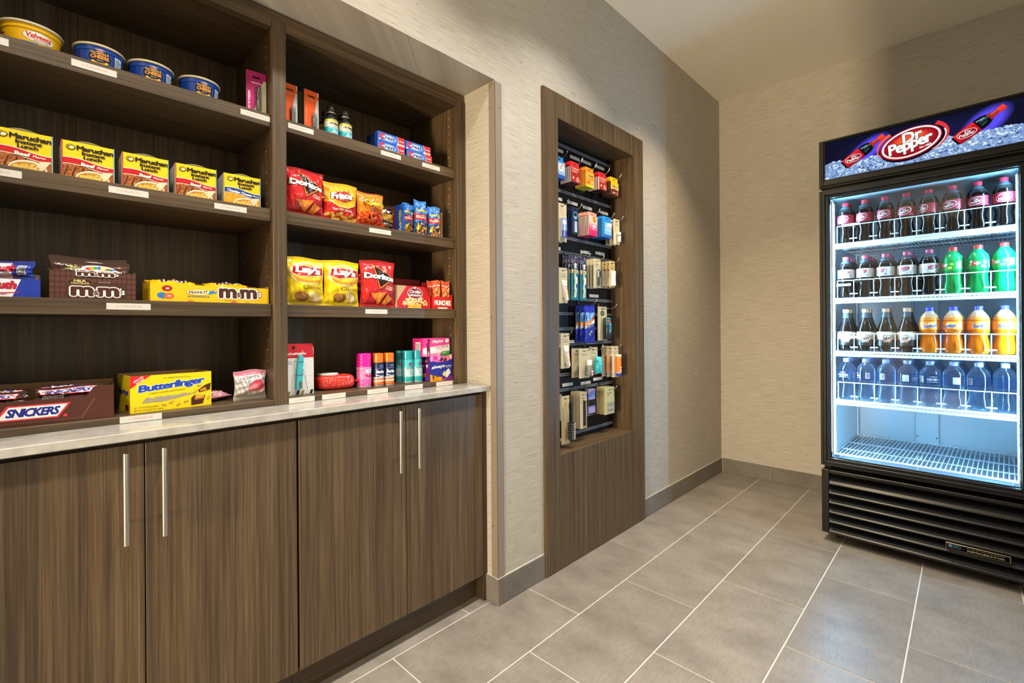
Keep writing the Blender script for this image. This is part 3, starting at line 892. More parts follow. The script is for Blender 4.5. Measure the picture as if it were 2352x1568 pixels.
def sign_bottle(cx, cy, L, rot):
    ca, sa = math.cos(R(rot)), math.sin(R(rot))
    T = lambda x, y: (cx + x * ca - y * sa, cy + x * sa + y * ca)
    P_ = lambda pts, c: a.poly([T(x * L, y * L) for x, y in pts], c)
    arcp = lambda x0, h0, x1, h1, n=8: [(x0 + (x1 - x0) * k / n, h0 + (h1 - h0) * (0.5 - 0.5 * math.cos(math.pi * k / n))) for k in range(n + 1)]
    up_ = arcp(-0.5, 0.108, -0.30, 0.140) + arcp(-0.28, 0.140, 0.06, 0.142)[1:] + arcp(0.08, 0.140, 0.34, 0.050)[1:] + [(0.40, 0.046)]
    P_([(x, -y) for x, y in up_] + up_[::-1], '#101214')
    P_([(-0.46, -0.128), (-0.30, -0.143), (-0.03, -0.146), (-0.03, 0.146), (-0.30, 0.143), (-0.46, 0.128)], '#cf1c26')
    P_([(-0.46, -0.128), (-0.30, -0.143), (-0.03, -0.146), (-0.03, -0.085), (-0.46, -0.075)], '#9c141f')
    P_([(-0.46, 0.085), (-0.03, 0.095), (-0.03, 0.115), (-0.46, 0.105)], '#ec4a44')
    for y0, y1, x0, x1, c in ((0.07, 0.10, 0.0, 0.16, '#7fa6ac'), (0.0, 0.022, 0.02, 0.22, '#34525a'), (-0.06, -0.045, 0.02, 0.14, '#5f858c'), (0.045, 0.055, 0.06, 0.24, '#9fc4c8')): P_([(x0, y0), (x1, y0 * 0.72), (x1, y1 * 0.72), (x0, y1)], c)
    P_([(0.20, -0.075), (0.40, -0.046), (0.40, 0.046), (0.20, 0.085), (0.22, 0.0)], '#b02c28')
    P_([(0.26, 0.02), (0.40, 0.015), (0.40, 0.032), (0.26, 0.045)], '#e0705a')
    P_([(0.40, -0.066), (0.525, -0.066), (0.525, 0.066), (0.40, 0.066)], '#f8452f')
    P_([(0.40, -0.066), (0.525, -0.066), (0.525, -0.025), (0.40, -0.025)], '#cf3222')
    x, y = T(-0.245 * L, 0)
    a.ell(x, y, 0.180 * L, 0.095 * L, '#f2e8ea', rot - 18, 24); a.ell(x, y, 0.168 * L, 0.083 * L, '#8e121d', rot - 18, 24)
    a.text('Dr', x + 0.02 * L, y + 0.040 * L, 0.13 * L, 0.065 * L, '#ffffff', 0.02, 0.2, 14)
    a.text('Pepper', x, y - 0.025 * L, 0.29 * L, 0.085 * L, '#ffffff', 0.02, 0.2, 14)
sign_bottle(0.156, 0.0985, 0.182, 33)
sign_bottle(0.548, 0.1010, 0.178, 35)
lx, ly = 0.329, 0.089
a.ell(lx + 0.004, ly - 0.006, 0.113, 0.070, '#1c0c1c', 13, 44)
a.arc(lx + 0.014, ly + 0.002, 0.112, 0.072, 0.0015, '#e8363a', -62, 42, 10, 24, t1=0.017)
a.arc(lx + 0.008, ly + 0.000, 0.112, 0.068, 0.0015, '#f4f0f0', -60, 10, 10, 20, t1=0.006)
a.arc(lx - 0.008, ly + 0.003, 0.110, 0.070, 0.0150, '#f0604a', 118, 205, 10, 22, t1=0.002)
a.ell(lx, ly, 0.108, 0.0655, '#b8202a', 12, 48)
a.ell(lx + 0.001, ly + 0.001, 0.1035, 0.0615, '#f6f2f2', 12, 48)
a.ell(lx + 0.001, ly + 0.001, 0.096, 0.0545, '#8e121d', 12, 48)
for k in range(10): a.ell(lx + 0.000, ly + 0.002 + 0.0020 * k, 0.093 - 0.0055 * k, 0.051 - 0.0034 * k, ('#951520', '#9f1822', '#ab1c24', '#b72226', '#c22927', '#cd3129', '#d63b2b', '#de452e', '#e45031', '#e85b36')[k], 11, 44)
a.arc(lx - 0.002, ly - 0.001, 0.098, 0.057, 0.004, '#f6f2f2', 150, 265, 12, 20, t1=0.001)
a.text('Dr', lx + 0.006, ly + 0.029, 0.074, 0.048, '#ffffff', 0.035, 0.15, 12, ol=('#3c0a12', 0.025))
a.text('Pepper', lx + 0.000, ly - 0.010, 0.160, 0.066, '#ffffff', 0.035, 0.15, 12, ol=('#3c0a12', 0.025), space=0.86)
a.text('Est.1885', lx + 0.052, ly - 0.027, 0.042, 0.0095, '#ffffff', 0.02, 0.2, 13)
m = MB().box(su0, su1, 0.018, 0.022, sz0, sz1, C('#14152a'))
a.into(m, lambda u, v, o: (su0 + u, 0.018 - o, sz0 + v), 0.00004)
m.build('sign_panel', M_SIGN, sign)

# louvred base grille
GZ0, GZ1 = 0.044, 0.3580
mb = MB()
mb.box(0.003, 0.034, 0.004, 0.060, GZ0, GZ1, BK, b=0.002); mb.box(FWID - 0.034, FWID - 0.003, 0.004, 0.060, GZ0, GZ1, BK, b=0.002)
mb.box(0.034, FWID - 0.034, 0.004, 0.060, GZ1 - 0.016, GZ1, BK2, b=0.002)
mb.box(0.034, FWID - 0.034, 0.060, 0.064, GZ0, GZ1, C('#070707'))
mb.box(0.034, FWID - 0.034, -0.002, 0.055, GZ0, GZ0 + 0.010, BK2, b=0.002)
grille = mb.build('base_grille', M_BLACK, fr_)
for k in range(6):
    z = 0.291 - 0.0475 * k
    m = MB()
    y0, y1 = -0.003, 0.040
    x0, x1 = 0.036, FWID - 0.036
    for s0, s1 in (((y1, z + 0.036), (y0, z + 0.002)),):
        q = [(x0, s0[0], s0[1]), (x0, s1[0], s1[1]), (x1, s1[0], s1[1]), (x1, s0[0], s0[1])]
        lo = [(x, y + 0.002, zz - 0.005) for x, y, zz in q]
        m.face(q, BK2); m.face(lo[::-1], BK)
        for i in range(4):
            j = (i + 1) % 4
            m.face([q[j], q[i], lo[i], lo[j]], C('#232425') if i == 1 else BK)
    m.build('louver', M_BLACK, grille)
m = MB().box(0.463, 0.657, -0.0075, -0.0035, 0.1150, 0.1430, C('#c2b48f'), b=0.0012)
m.box(0.4655, 0.6545, -0.0082, -0.0070, 0.1172, 0.1408, C('#15161a'))
a = Art().rect(0.006, 0.007, 0.044, 0.0215, '#9fb6cf').rect(0.007, 0.008, 0.043, 0.0205, '#1b2b55')
a.ell(0.013, 0.0143, 0.0042, 0.0048, '#dfe9f5', n=16).ell(0.013, 0.0143, 0.0024, 0.003, '#1b2b55', n=12).rect(0.020, 0.0125, 0.038, 0.0165, '#3fa06a')
a.text('Food Service Equipment', 0.120, 0.0185, 0.110, 0.006, '#b9ad8c', 0).text('REFRIGERATOR', 0.120, 0.0085, 0.110, 0.0075, '#d9cba4', 0.015)
a.into(m, lambda u, v, o: (0.4655 + u, -0.0082 - o, 0.1172 + v))
m.build('name_plate', M_METAL, grille)
for u in (0.06, FWID - 0.06):
    for d in (0.11, 0.69):
        MB().lathe([(0.020, 0.0003), (0.020, 0.006), (0.011, 0.008), (0.011, 0.0349)], 14, C('#1b1b1b'), u, d).build('foot', M_BLACK, fr_)

# ------------------------------------------------------------ bottles in the cooler
def bottle_proto(name, prof, cols, mat, cap, label=None, art=None, capr=0.0145, wob=None, n=24):
    t = thing(name, 'x', 'bottle')
    MB().lathe(prof, n, cols=cols, col=cols[0] if cols else W1, wob=wob).build('body', mat, t)
    zt = prof[-1][1]
    m = MB()
    rib = lambda a_, z: 1 + 0.03 * (1 if int(a_ * 24 / math.pi) % 2 else 0)
    m.lathe([(capr, zt - 0.0145), (capr, zt - 0.0115), (capr - 0.0008, zt - 0.011), (capr, zt - 0.0100), (capr, zt + 0.0015), (capr - 0.0018, zt + 0.0032)], 40, C(cap), wob=rib)
    m.build('cap', M_PLAS, t)
    if label:
        z0, z1, rad, lc = label
        lw = MB().lathe([(rad, z0), (rad + 0.0003, z0 + 0.0005), (rad + 0.0003, z1 - 0.0005), (rad, z1)], 32, C(lc), caps=(False, False)).build('label_wrap', M_CARD, t)
        if art: art.round(lw, rad + 0.0003, 'printed_label', maxlen=0.003)
    return t
petal = lambda a_, z: (1 - 0.10 * max(0, 1 - z / 0.020) * (0.5 + 0.5 * math.cos(5 * a_)))
def pepper_logo(cx, cz, s, c0, c1):
    a = Art()
    a.ell(cx, cz, 0.0275 * s, 0.0165 * s, '#f4f0f0', 14, 26).ell(cx, cz, 0.0255 * s, 0.0146 * s, c0, 14, 26)
    a.text('Dr', cx + 0.002 * s, cz + 0.0062 * s, 0.016 * s, 0.0095 * s, c1, 0.03, 0.2, 14).text('Pepper', cx, cz - 0.0040 * s, 0.040 * s, 0.0125 * s, c1, 0.03, 0.2, 14)
    return a
P20 = [(0.0235, 0.000), (0.0305, 0.004), (0.0335, 0.016), (0.0330, 0.030), (0.0295, 0.046), (0.0272, 0.060), (0.0285, 0.072), (0.0335, 0.088), (0.0352, 0.098), (0.0352, 0.142), (0.0348, 0.148), (0.0325, 0.160), (0.0260, 0.174), (0.0175, 0.186), (0.0130, 0.193), (0.0122, 0.198), (0.0122, 0.206)]
DK = C('#0d0605'); CLR = C('#5d646c')
dkcols = [DK] * 10 + [C('#140907'), C('#2c2624'), CLR, CLR, CLR, CLR]
PEP = bottle_proto('soda_bottle', P20, dkcols, M_LIQ, '#c2273a', (0.100, 0.143, 0.0354, '#9c1f33'), pepper_logo(0, 0.1215, 1.0, '#8d1a2c', '#f8f4f4'), wob=petal)
lg = Art().ell(0.0, 0.1225, 0.0290, 0.0170, '#3b3d42', 10, 26).ell(0, 0.1225, 0.0272, 0.0154, '#eceff1', 10, 26).ell(0.0, 0.1265, 0.020, 0.0095, '#c24350', 10, 22)
lg.text('Dr', 0.002, 0.1290, 0.016, 0.0090, '#2a2c33', 0.03, 0.2, 12, ol=('#ffffff', 0.03)).text('Pepper', 0, 0.1180, 0.040, 0.0125, '#23252c', 0.03, 0.2, 12, ol=('#ffffff', 0.03)).text('Diet', 0.024, 0.1085, 0.011, 0.006, '#3b3d42', 0.02, 0.2, 8)
DIET = bottle_proto('soda_bottle', P20, dkcols, M_LIQ, '#c04a63', (0.100, 0.143, 0.0354, '#d3d8da'), lg, wob=petal)
ROOTP = [(0.0235, 0.000), (0.0310, 0.004), (0.0345, 0.016), (0.0340, 0.026), (0.0352, 0.030), (0.0352, 0.098), (0.0345, 0.108), (0.0300, 0.126), (0.0225, 0.146), (0.0165, 0.166), (0.0140, 0.184), (0.0125, 0.192), (0.0122, 0.198), (0.0122, 0.206)]
a = Art().rect(-0.110, 0.031, 0.110, 0.052, '#1d1410').rect(-0.110, 0.052, 0.110, 0.062, '#2c1d16').rect(-0.110, 0.074, 0.110, 0.0965, '#ded6c4')
a.rect(-0.110, 0.060, 0.110, 0.075, '#c8bda8')
a.ell(0, 0.064, 0.0255, 0.0165, '#5c1d15', 0, 26).ell(0, 0.064, 0.0235, 0.0148, '#e8dfcf', 0, 26).arc(0, 0.064, 0.0235, 0.0150, 0.004, '#a8382a', 200, 340, 0, 16)
a.text('A&W', 0, 0.0645, 0.034, 0.0155, '#4a2416', 0.035, 0.1, 6, ol=('#fff7ea', 0.025)).text('ROOT BEER', 0, 0.0475, 0.030, 0.0045, '#efe6d2', 0.01)
ROOT = bottle_proto('soda_bottle', ROOTP, [DK] * 7 + [C('#191210'), C('#2a2624')] + [CLR] * 4, M_LIQ, '#c99a70', (0.031, 0.097, 0.0354, '#cfc6b2'), a, wob=petal)
ORA = C('#f27a0c')
SUNP = [(0.0240, 0.000), (0.0330, 0.004), (0.0372, 0.018), (0.0374, 0.032), (0.0345, 0.052), (0.0300, 0.070), (0.0290, 0.078), (0.0318, 0.088), (0.0366, 0.098), (0.0372, 0.108), (0.0372, 0.142), (0.0366, 0.150), (0.0325, 0.163), (0.0245, 0.177), (0.0165, 0.187), (0.0130, 0.193), (0.0122, 0.198), (0.0122, 0.206)]
a = Art().rect(-0.112, 0.107, 0.112, 0.143, '#f28a2a').ell(0.006, 0.128, 0.018, 0.014, '#ffc04d', 0, 22).ell(0.006, 0.128, 0.012, 0.0095, '#ffe08c', 0, 20)
a.ell(0.024, 0.1145, 0.010, 0.0065, '#f9a13a', 20, 16).text('Sunkist', 0, 0.1240, 0.050, 0.0160, '#1f2a86', 0.035, 0.2, 4, ol=('#fff4e0', 0.035))
SUN = bottle_proto('soda_bottle', SUNP, [ORA] * 11 + [C('#f59a44'), C('#f0b684'), C('#e8c4a8')] + [C('#e0cfc4')] * 3, M_LIQ, '#4b46c8', (0.107, 0.143, 0.0374, '#f28a2a'), a, wob=petal)
GR = C('#0c9a48'); GR2 = C('#22b866')
UPP = [(0.0250, 0.000), (0.0340, 0.004), (0.0370, 0.016), (0.0374, 0.030), (0.0345, 0.050), (0.0318, 0.066), (0.0320, 0.076), (0.0360, 0.092), (0.0372, 0.102), (0.0372, 0.146), (0.0362, 0.156), (0.0320, 0.168), (0.0230, 0.180), (0.0165, 0.189), (0.0140, 0.195), (0.0132, 0.206)]
a = Art().rect(-0.117, 0.104, 0.117, 0.1445, '#149a42').ell(-0.005, 0.127, 0.011, 0.011, '#d8372e', 0, 20).text('7', -0.016, 0.128, 0.011, 0.023, '#f4fbf3', 0.045, 0.25, ol=('#0b5a28', 0.02)).text('up', 0.005, 0.126, 0.022, 0.015, '#f4fbf3', 0.04, 0.25, ol=('#0b5a28', 0.02))
a.ell(0.024, 0.1155, 0.008, 0.005, '#f4e04a', 15, 16).ell(0.030, 0.131, 0.007, 0.005, '#a6d83a', -20, 16)
a.rect(0.045, 0.112, 0.062, 0.140, '#eef6ee')
for k in range(7): a.rect(0.0465 + k * 0.002, 0.115, 0.0476 + k * 0.002, 0.138, '#30553c')
UP7 = bottle_proto('soda_bottle', UPP, [GR] * 9 + [GR2] * 6, M_LIQ, '#d6382f', (0.104, 0.1445, 0.0374, '#149a42'), a, capr=0.0152, wob=petal)
WATP = [(0.0240, 0.000), (0.0330, 0.004), (0.0372, 0.016), (0.0366, 0.034), (0.0325, 0.052), (0.0300, 0.064), (0.0305, 0.074), (0.0350, 0.090), (0.0366, 0.098), (0.0366, 0.150), (0.0355, 0.158), (0.0300, 0.170), (0.0215, 0.181), (0.0150, 0.188), (0.0125, 0.194), (0.0122, 0.204)]
wl = glass_mat('blue_film_label', (0.82, 0.90, 1.0, 1), 0.8, ((0.42, 0.62, 1.0, 1), 0.30))
def water():
    t = bottle_proto('water_bottle', WATP, None, M_WATER, '#9fb4ea', None, wob=petal)
    lw = MB().lathe([(0.0370, 0.103), (0.0371, 0.1035), (0.0371, 0.1475), (0.0370, 0.148)], 32, W1, caps=(False, False)).build('label_wrap', wl, t)
    a = Art().text('DEJA BLUE', 0, 0.124, 0.044, 0.0105, '#dfeaff', 0.02).rect(-0.024, 0.113, 0.024, 0.1142, '#cfe0ff').text('purified water', 0, 0.137, 0.026, 0.005, '#cfe0ff')
    a.rect(-0.060, 0.110, -0.036, 0.140, '#d6f0e8').rect(0.045, 0.112, 0.062, 0.140, '#eef4ff')
    for k in range(7): a.rect(0.0465 + k * 0.002, 0.115, 0.0476 + k * 0.002, 0.138, '#31448a')
    for k in range(5): a.rect(-0.058, 0.113 + k * 0.005, -0.039, 0.1145 + k * 0.005, '#7fb0b8')
    a.round(lw, 0.0371, 'printed_label', maxlen=0.003)
    return t
WAT = water()
PROTO_HOME = []
ORD = ('first', 'second', 'third', 'fourth', 'fifth', 'sixth', 'seventh', 'eighth')
FR, SHN = ('front', 'second', 'third', 'fourth', 'fifth'), ('top', 'second', 'third', 'fourth')
used = set()
random.seed(11)
def stock(proto, shelf, col, depth, desc, group, yaw, dia=0.0775, pull=0.0):
    for k in range(depth):
        d = 0.1345 + pull + k * dia
        z = SHZ[shelf] + 0.0004
        lab = '%s, %s from left, %s cooler shelf, %s in line' % (desc, ORD[col], SHN[shelf], FR[k])
        rz = FA + yaw + (0 if k == 0 else random.uniform(-1.2, 1.2))
        p = fpos(U0 + PITCH * col, d, z)
        if id(proto) not in used:
            used.add(id(proto)); proto.location = p; proto.rotation_euler.z = rz; proto['label'] = lab; proto['group'] = group
        else: dup(proto, p, rz, lab, group)
YW = lambda: random.uniform(-0.25, 0.25)
for c, n in enumerate((2, 1, 1, 1, 1, 2, 1, 2)): stock(PEP, 0, c, n, 'dark cola bottle with maroon label', 'cola bottles on the top cooler shelf', (-0.25, -0.35, -0.1, -0.15, -0.75, -0.3, -0.15, 0.05)[c])
for c, n in enumerate((3, 4, 3, 4, 1)): stock(DIET, 1, c, n, 'diet cola bottle with silver label', 'diet cola bottles on the second cooler shelf', (0.1, -0.2, -0.5, -0.1, 0.45)[c])
for c, n in ((5, 1), (6, 2), (7, 3)): stock(UP7, 1, c, n, 'green lemon-lime soda bottle with red cap', 'green soda bottles on the second cooler shelf', (-0.85, -0.15, -0.75)[c - 5], 0.0795)
for c, n in enumerate((2, 2, 2, 2)): stock(ROOT, 2, c, n, 'root beer bottle with tan cap', 'root beer bottles on the third cooler shelf', (0.1, 0.1, 0.25, -0.2)[c])
for c, n in ((4, 1), (5, 2), (6, 1), (7, 3)): stock(SUN, 2, c, n, 'orange soda bottle with blue cap', 'orange soda bottles on the third cooler shelf', (0.1, -0.35, 0.2, 0.15)[c - 4])
for c in range(8): stock(WAT, 3, c, 5, 'clear blue water bottle', 'water bottles on the fourth cooler shelf', (-0.3, -1.1, -1.7, 1.2, 0.4, 1.6, -2.2, 2.8)[c])
# ------------------------------------------------------------ goods on the shelves (fronts look along local -y, turned to face the room)
Q = R(90)
def put(t, xf, y, z, d, rz=0.0):
    """stand thing t so that the middle of its front is at x=xf, y; d = its depth"""
    a = Q + rz
    t.location = (xf - (d / 2) * math.sin(a), y + (d / 2) * math.cos(a), z + 0.0003)
    t.rotation_euler = (0, 0, a)
    return t
Z1, Z2, Z3, Z4 = 1.7235, 1.4395, 1.1537, 0.8665
INK = '#16130f'

# --- microwave pasta cups
CUP = [(0.0400, 0.0), (0.0415, 0.001), (0.0470, 0.034), (0.0485, 0.0350), (0.0492, 0.0465)]
def cup_r(z):
    for (r0, z0), (r1, z1) in zip(CUP[:-1], CUP[1:]):
        if z <= z1: return r0 + (r1 - r0) * (z - z0) / max(z1 - z0, 1e-6)
    return CUP[-1][0]
def pasta_cup(label, body, art, lid, tab_ang, tab_col, group=None, k=1.0):
    t = thing('pasta_cup', label, 'food cup', group=group)
    MB().lathe([(r * k, z) for r, z in CUP], 44, C(body)).build('cup', M_PLAS, t)
    MB().lathe([(0.0490 * k, 0.0450), (0.0525 * k, 0.0455), (0.0530 * k, 0.0475), (0.0515 * k, 0.0490), (0.0490 * k, 0.0492)], 44, C('#d9cfae'), caps=(False, False)).build('rim', M_PLAS, t)
    m = MB().lathe([(0.0518 * k, 0.0493), (0.0512 * k, 0.0505), (0.040 * k, 0.0512), (0.020 * k, 0.0525), (0.002, 0.0530)], 44, C(lid))
    ca, sa = math.cos(tab_ang), math.sin(tab_ang)
    def tab(u, v):
        r = 0.046 * k + 0.024 * u; w = 0.016 * (1 - 0.55 * u * u) * (v - 0.5) * 2
        z = 0.0500 - 0.011 * max(0, u - 0.2) ** 1.5
        return (r * ca - w * sa, r * sa + w * ca, z)
    m.grid(tab, 8, 6, C(tab_col)); m.grid(lambda u, v: Vector(tab(u, v)) - Vector((0, 0, 0.0006)), 8, 6, C(tab_col), flip=True)
    m.build('lid', M_CARD, t)
    art.round(t, lambda z: cup_r(z) * k, 'printed_wrap', maxlen=0.003)
    return t
a = Art()
for k in range(8): a.rect(-0.075 + 0.004 * k, 0.002, -0.075 + 0.004 * k + 0.004, 0.034, ('#123a8a', '#1440a0', '#1747ad', '#1a4fb8', '#1747ad', '#1440a0', '#123a8a', '#10347e')[k])
a.ell(0, 0.0205, 0.0235, 0.0185, '#4f7cc4', n=30).ell(0, 0.0205, 0.0225, 0.0176, '#10193f', n=30)
a.ell(0.0005, 0.0345, 0.0085, 0.0034, '#f2ece8', n=18).ell(0.0005, 0.0345, 0.0076, 0.0027, '#c6323a', n=18).text('Kraft', 0.0005, 0.0345, 0.0100, 0.0028, '#ffffff', 0.02)
a.text('MACARONI &', 0, 0.0280, 0.0330, 0.0058, '#f0b848', 0.025, arch=-0.002).text('CHEESE', 0, 0.0205, 0.0350, 0.0082, '#f5a640', 0.04)
a.arc(0, 0.0150, 0.0150, 0.0100, 0.0050, '#f6c338', 200, 340, 0, 16).text('DINNER CUP', 0, 0.0125, 0.0120, 0.0020, '#e8e2d2')
a.rect(0.0300, 0.004, 0.0490, 0.0335, '#cfe0ea')
for k in range(7): a.rect(0.0312, 0.0065 + k * 0.0036, 0.0312 + 0.0165 * (0.6 + 0.4 * ((k * 7) % 3) / 2), 0.0078 + k * 0.0036, '#44546e')
for k in range(9): a.rect(0.0286, 0.005 + k * 0.0031, 0.0296, 0.0066 + k * 0.0031, '#d25a66')
for k in range(6): a.rect(0.056 + 0.002 * (k % 2), 0.006 + k * 0.0045, 0.061, 0.0072 + k * 0.0045, '#b9cde6')
mac = pasta_cup('blue macaroni cup with tan lid on the top left shelf, beside the yellow pasta cup', '#16429c', a, '#cdb27a', R(35), '#b99a58', 'blue macaroni cups on the top left shelf', k=0.965)
put(mac, -1.515, 0.1375, Z1, 0.1, R(-4))
for y, l, rz in ((0.2432, 'blue macaroni cup with tan lid, middle one of the three on the top left shelf', R(-2)), (0.3570, 'blue macaroni cup with tan lid on the top left shelf, nearest the tweezers card', R(2))):
    put(dup(mac, (0, 0, 0), 0, l), -1.515, y, Z1, 0.1, rz)
v = Art()
v.ell(0.012, 0.0215, 0.0275, 0.0115, '#8a8a86', -3, 30).ell(0.012, 0.0215, 0.0265, 0.0106, '#f3efe4', -3, 30)
v.text('Velveeta', 0.012, 0.0240, 0.0440, 0.0110, '#d12c24', 0.035, 0.15).arc(0.014, 0.0225, 0.026, 0.006, 0.0012, '#d12c24', 215, 320, 0, 12).text('SHELLS & CHEESE', 0.016, 0.0135, 0.0270, 0.0026, '#55606a', 0.01)
v.rect(-0.03, 0.0035, 0.010, 0.0085, '#2a7fc0')
for k in range(12): v.ell(-0.022 + 0.0045 * k, 0.0370, 0.0012, 0.0006, '#b98a12', n=8)
for k in range(4): v.rect(-0.075 + 0.003 * k, 0.006 + 0.005 * k, -0.058 + 0.002 * k, 0.0085 + 0.005 * k, '#4b3008')
vel = pasta_cup('yellow pasta cup with red lettering on the top left shelf', '#f0b90c', v, '#d8cfb4', R(62), '#a9b06a', k=1.05)
put(vel, -1.515, 0.0215, Z1, 0.106)

# --- instant noodle boxes
def noodle_art(w, h, flavour, band, txt, meat):
    a = Art().rect(-w / 2, 0, w / 2, h, '#f3cf14')
    a.poly([(-w / 2, 0), (w / 2, 0), (w / 2, h * 0.34), (w * 0.2, h * 0.34), (-w * 0.2, h * 0.44), (-w / 2, h * 0.50)], meat[0])
    random.seed(3)
    for _ in range(60):
        x = random.uniform(-w * 0.48, w * 0.1); y = random.uniform(0.01 * h, 0.42 * h)
        a.ell(x, y, random.uniform(0.001, 0.004), random.uniform(0.0008, 0.002), random.choice(meat[1]), random.uniform(20, 60), 8)
    for k in range(4): a.poly([(-w * 0.48 + k * 0.014, 0.02 * h + 0.003 * k), (-w * 0.46 + k * 0.014, 0.02 * h), (-w * 0.38 + k * 0.014, 0.32 * h), (-w * 0.40 + k * 0.014, 0.34 * h)], meat[2])
    up_ = [(-w / 2 + w * k / 12, h * (0.545 - 0.075 * k / 12 + 0.035 * math.sin(k / 12 * 5.6))) for k in range(13)]
    lo = [(x, y - h * 0.155) for x, y in up_]
    a.poly([(x, y - h * 0.017) for x, y in lo] + [(x, y + h * 0.016) for x, y in up_][::-1], '#f6f0dc').poly(lo + up_[::-1], band)
    a.ell(w * 0.08, h * 0.06, w * 0.33, h * 0.22, '#efe6d3', 4, 30).ell(w * 0.08, h * 0.055, w * 0.305, h * 0.185, '#c98f35', 4, 30)
    a.ell(-w * 0.12, h * 0.10, w * 0.06, h * 0.04, '#d9c34a', 10, 12).ell(-w * 0.07, h * 0.17, w * 0.03, h * 0.02, '#d2622c', 0, 10).ell(w * 0.02, h * 0.19, w * 0.03, h * 0.02, '#7f9a35', 0, 10)
    for k in range(26):
        x = w * random.uniform(-0.02, 0.28); y = h * random.uniform(0.02, 0.17)
        a.arc(x, y, 0.006, 0.004, 0.0016, random.choice(('#f3d36a', '#e9c04a', '#f8e08a', '#d9a93a')), random.uniform(0, 180), random.uniform(200, 360), random.uniform(0, 90), 7)
    a.poly([(w * 0.30, h * 0.06), (w * 0.36, h * 0.10), (w * 0.48, h * 0.33), (w * 0.30, h * 0.30), (w * 0.22, h * 0.20)], '#ead9b6')
    a.rect(-w / 2, 0, w / 2, -0.0, '#f3cf14')
    a.ell(-w * 0.335, h * 0.845, w * 0.085, h * 0.072, INK, 0, 24).ell(-w * 0.335, h * 0.845, w * 0.068, h * 0.056, '#f3cf14', 0, 22).ell(-w * 0.335, h * 0.845, w * 0.052, h * 0.042, INK, 0, 20).ell(-w * 0.325, h * 0.838, w * 0.042, h * 0.034, '#f6f1df', 0, 20)
    a.text('Maruchan', w * 0.13, h * 0.855, w * 0.72, h * 0.135, INK, 0.045, space=0.92)
    a.text('Instant', w * 0.10, h * 0.725, w * 0.46, h * 0.095, INK, 0.05).text('Lunch', w * 0.08, h * 0.615, w * 0.36, h * 0.095, INK, 0.05)
    if flavour == 'Beef':
        a.text('Beef', -w * 0.01, h * 0.420, w * 0.27, h * 0.095, '#fbf3e4', 0.045, rot=-3, ol=('#5e0f12', 0.03)).text('Flavor', w * 0.28, h * 0.395, w * 0.23, h * 0.060, '#fbf3e4', 0.02, rot=-3)
    else:
        a.text('Cheddar Cheese', -w * 0.08, h * 0.430, w * 0.68, h * 0.085, '#f2f2ee', 0.04, rot=-7).text('Flavor', w * 0.38, h * 0.380, w * 0.19, h * 0.050, '#f2f2ee', 0.02, rot=-4)
    return a
def noodle(label, flavour, band, meat, edge, group=None):
    w, h, d = 0.0965, 0.0895, 0.088
    t = thing('noodle_box', label, 'noodle box', group=group)
    m = MB().box(-w / 2, w / 2, -d / 2, d / 2, 0, h, C('#d9d2c4'), b=0.0008, cols={'-y': C('#f3cf14'), '+z': C('#cfc9b8'), '-x': C('#b9b3a8')})
    m.build('carton', M_CARD, t)
    a = noodle_art(w - 0.002, h - 0.001, flavour, band, '', meat)
    a.rect(-w / 2 + 0.0005, 0, -w / 2 + 0.0022, h, edge[0]).rect(w / 2 - 0.0022, 0, w / 2 - 0.0005, h, edge[1])
    a.flat(t, -d / 2, z0=0.0003, clip=(-w / 2, 0.0002, w / 2, h))
    f = MB().grid(lambda u, v_: ((u - 0.5) * 0.05, -d / 2 + 0.002 + v_ * 0.012, h + 0.0006 + 0.005 * math.sin(math.pi * min(1, u * 1.0)) * (1 - 0.6 * v_)), 8, 3, C('#d8cfae'))
    f.build('lid_flap', M_CARD, t)
    MB().lathe([(0.028, h - 0.03), (0.034, h - 0.002)], 20, C('#cbc6bd'), 0, 0.006, caps=(False, True)).build('cup', M_PLAS, t) if False else None
    return t
beef = noodle('x', 'Beef', '#c6151f', ('#a65a22', ('#7c3a14', '#c27a34', '#8f4a1c', '#d08d44'), '#3a2010'), ('#c6151f', '#7fc0c0'), 'beef noodle boxes on the second left shelf')
nl = ('red-banded noodle box half cut off at the picture edge, under the yellow pasta cup', 'red-banded noodle box on the second left shelf, second of the row', 'red-banded noodle box on the second left shelf, in the middle of five', 'red-banded noodle box on the second left shelf, next to the blue-banded one')
put(beef, -1.533, 0.0065, Z2, 0.088); beef['label'] = nl[0]
for y, l, rz in ((0.1170, nl[1], 0), (0.2280, nl[2], R(-2)), (0.3395, nl[3], R(-2.5))): put(dup(beef, (0, 0, 0), 0, l), -1.533, y, Z2, 0.088, rz)
put(noodle('blue-banded cheddar noodle box on the second left shelf', 'Cheddar', '#1f3f8f', ('#e0a220', ('#f0c040', '#c98a18', '#f6d46a', '#e8b434'), '#d8961c'), ('#c9b414', '#7fc0c0')), -1.533, 0.4550, Z2, 0.088, R(-4))

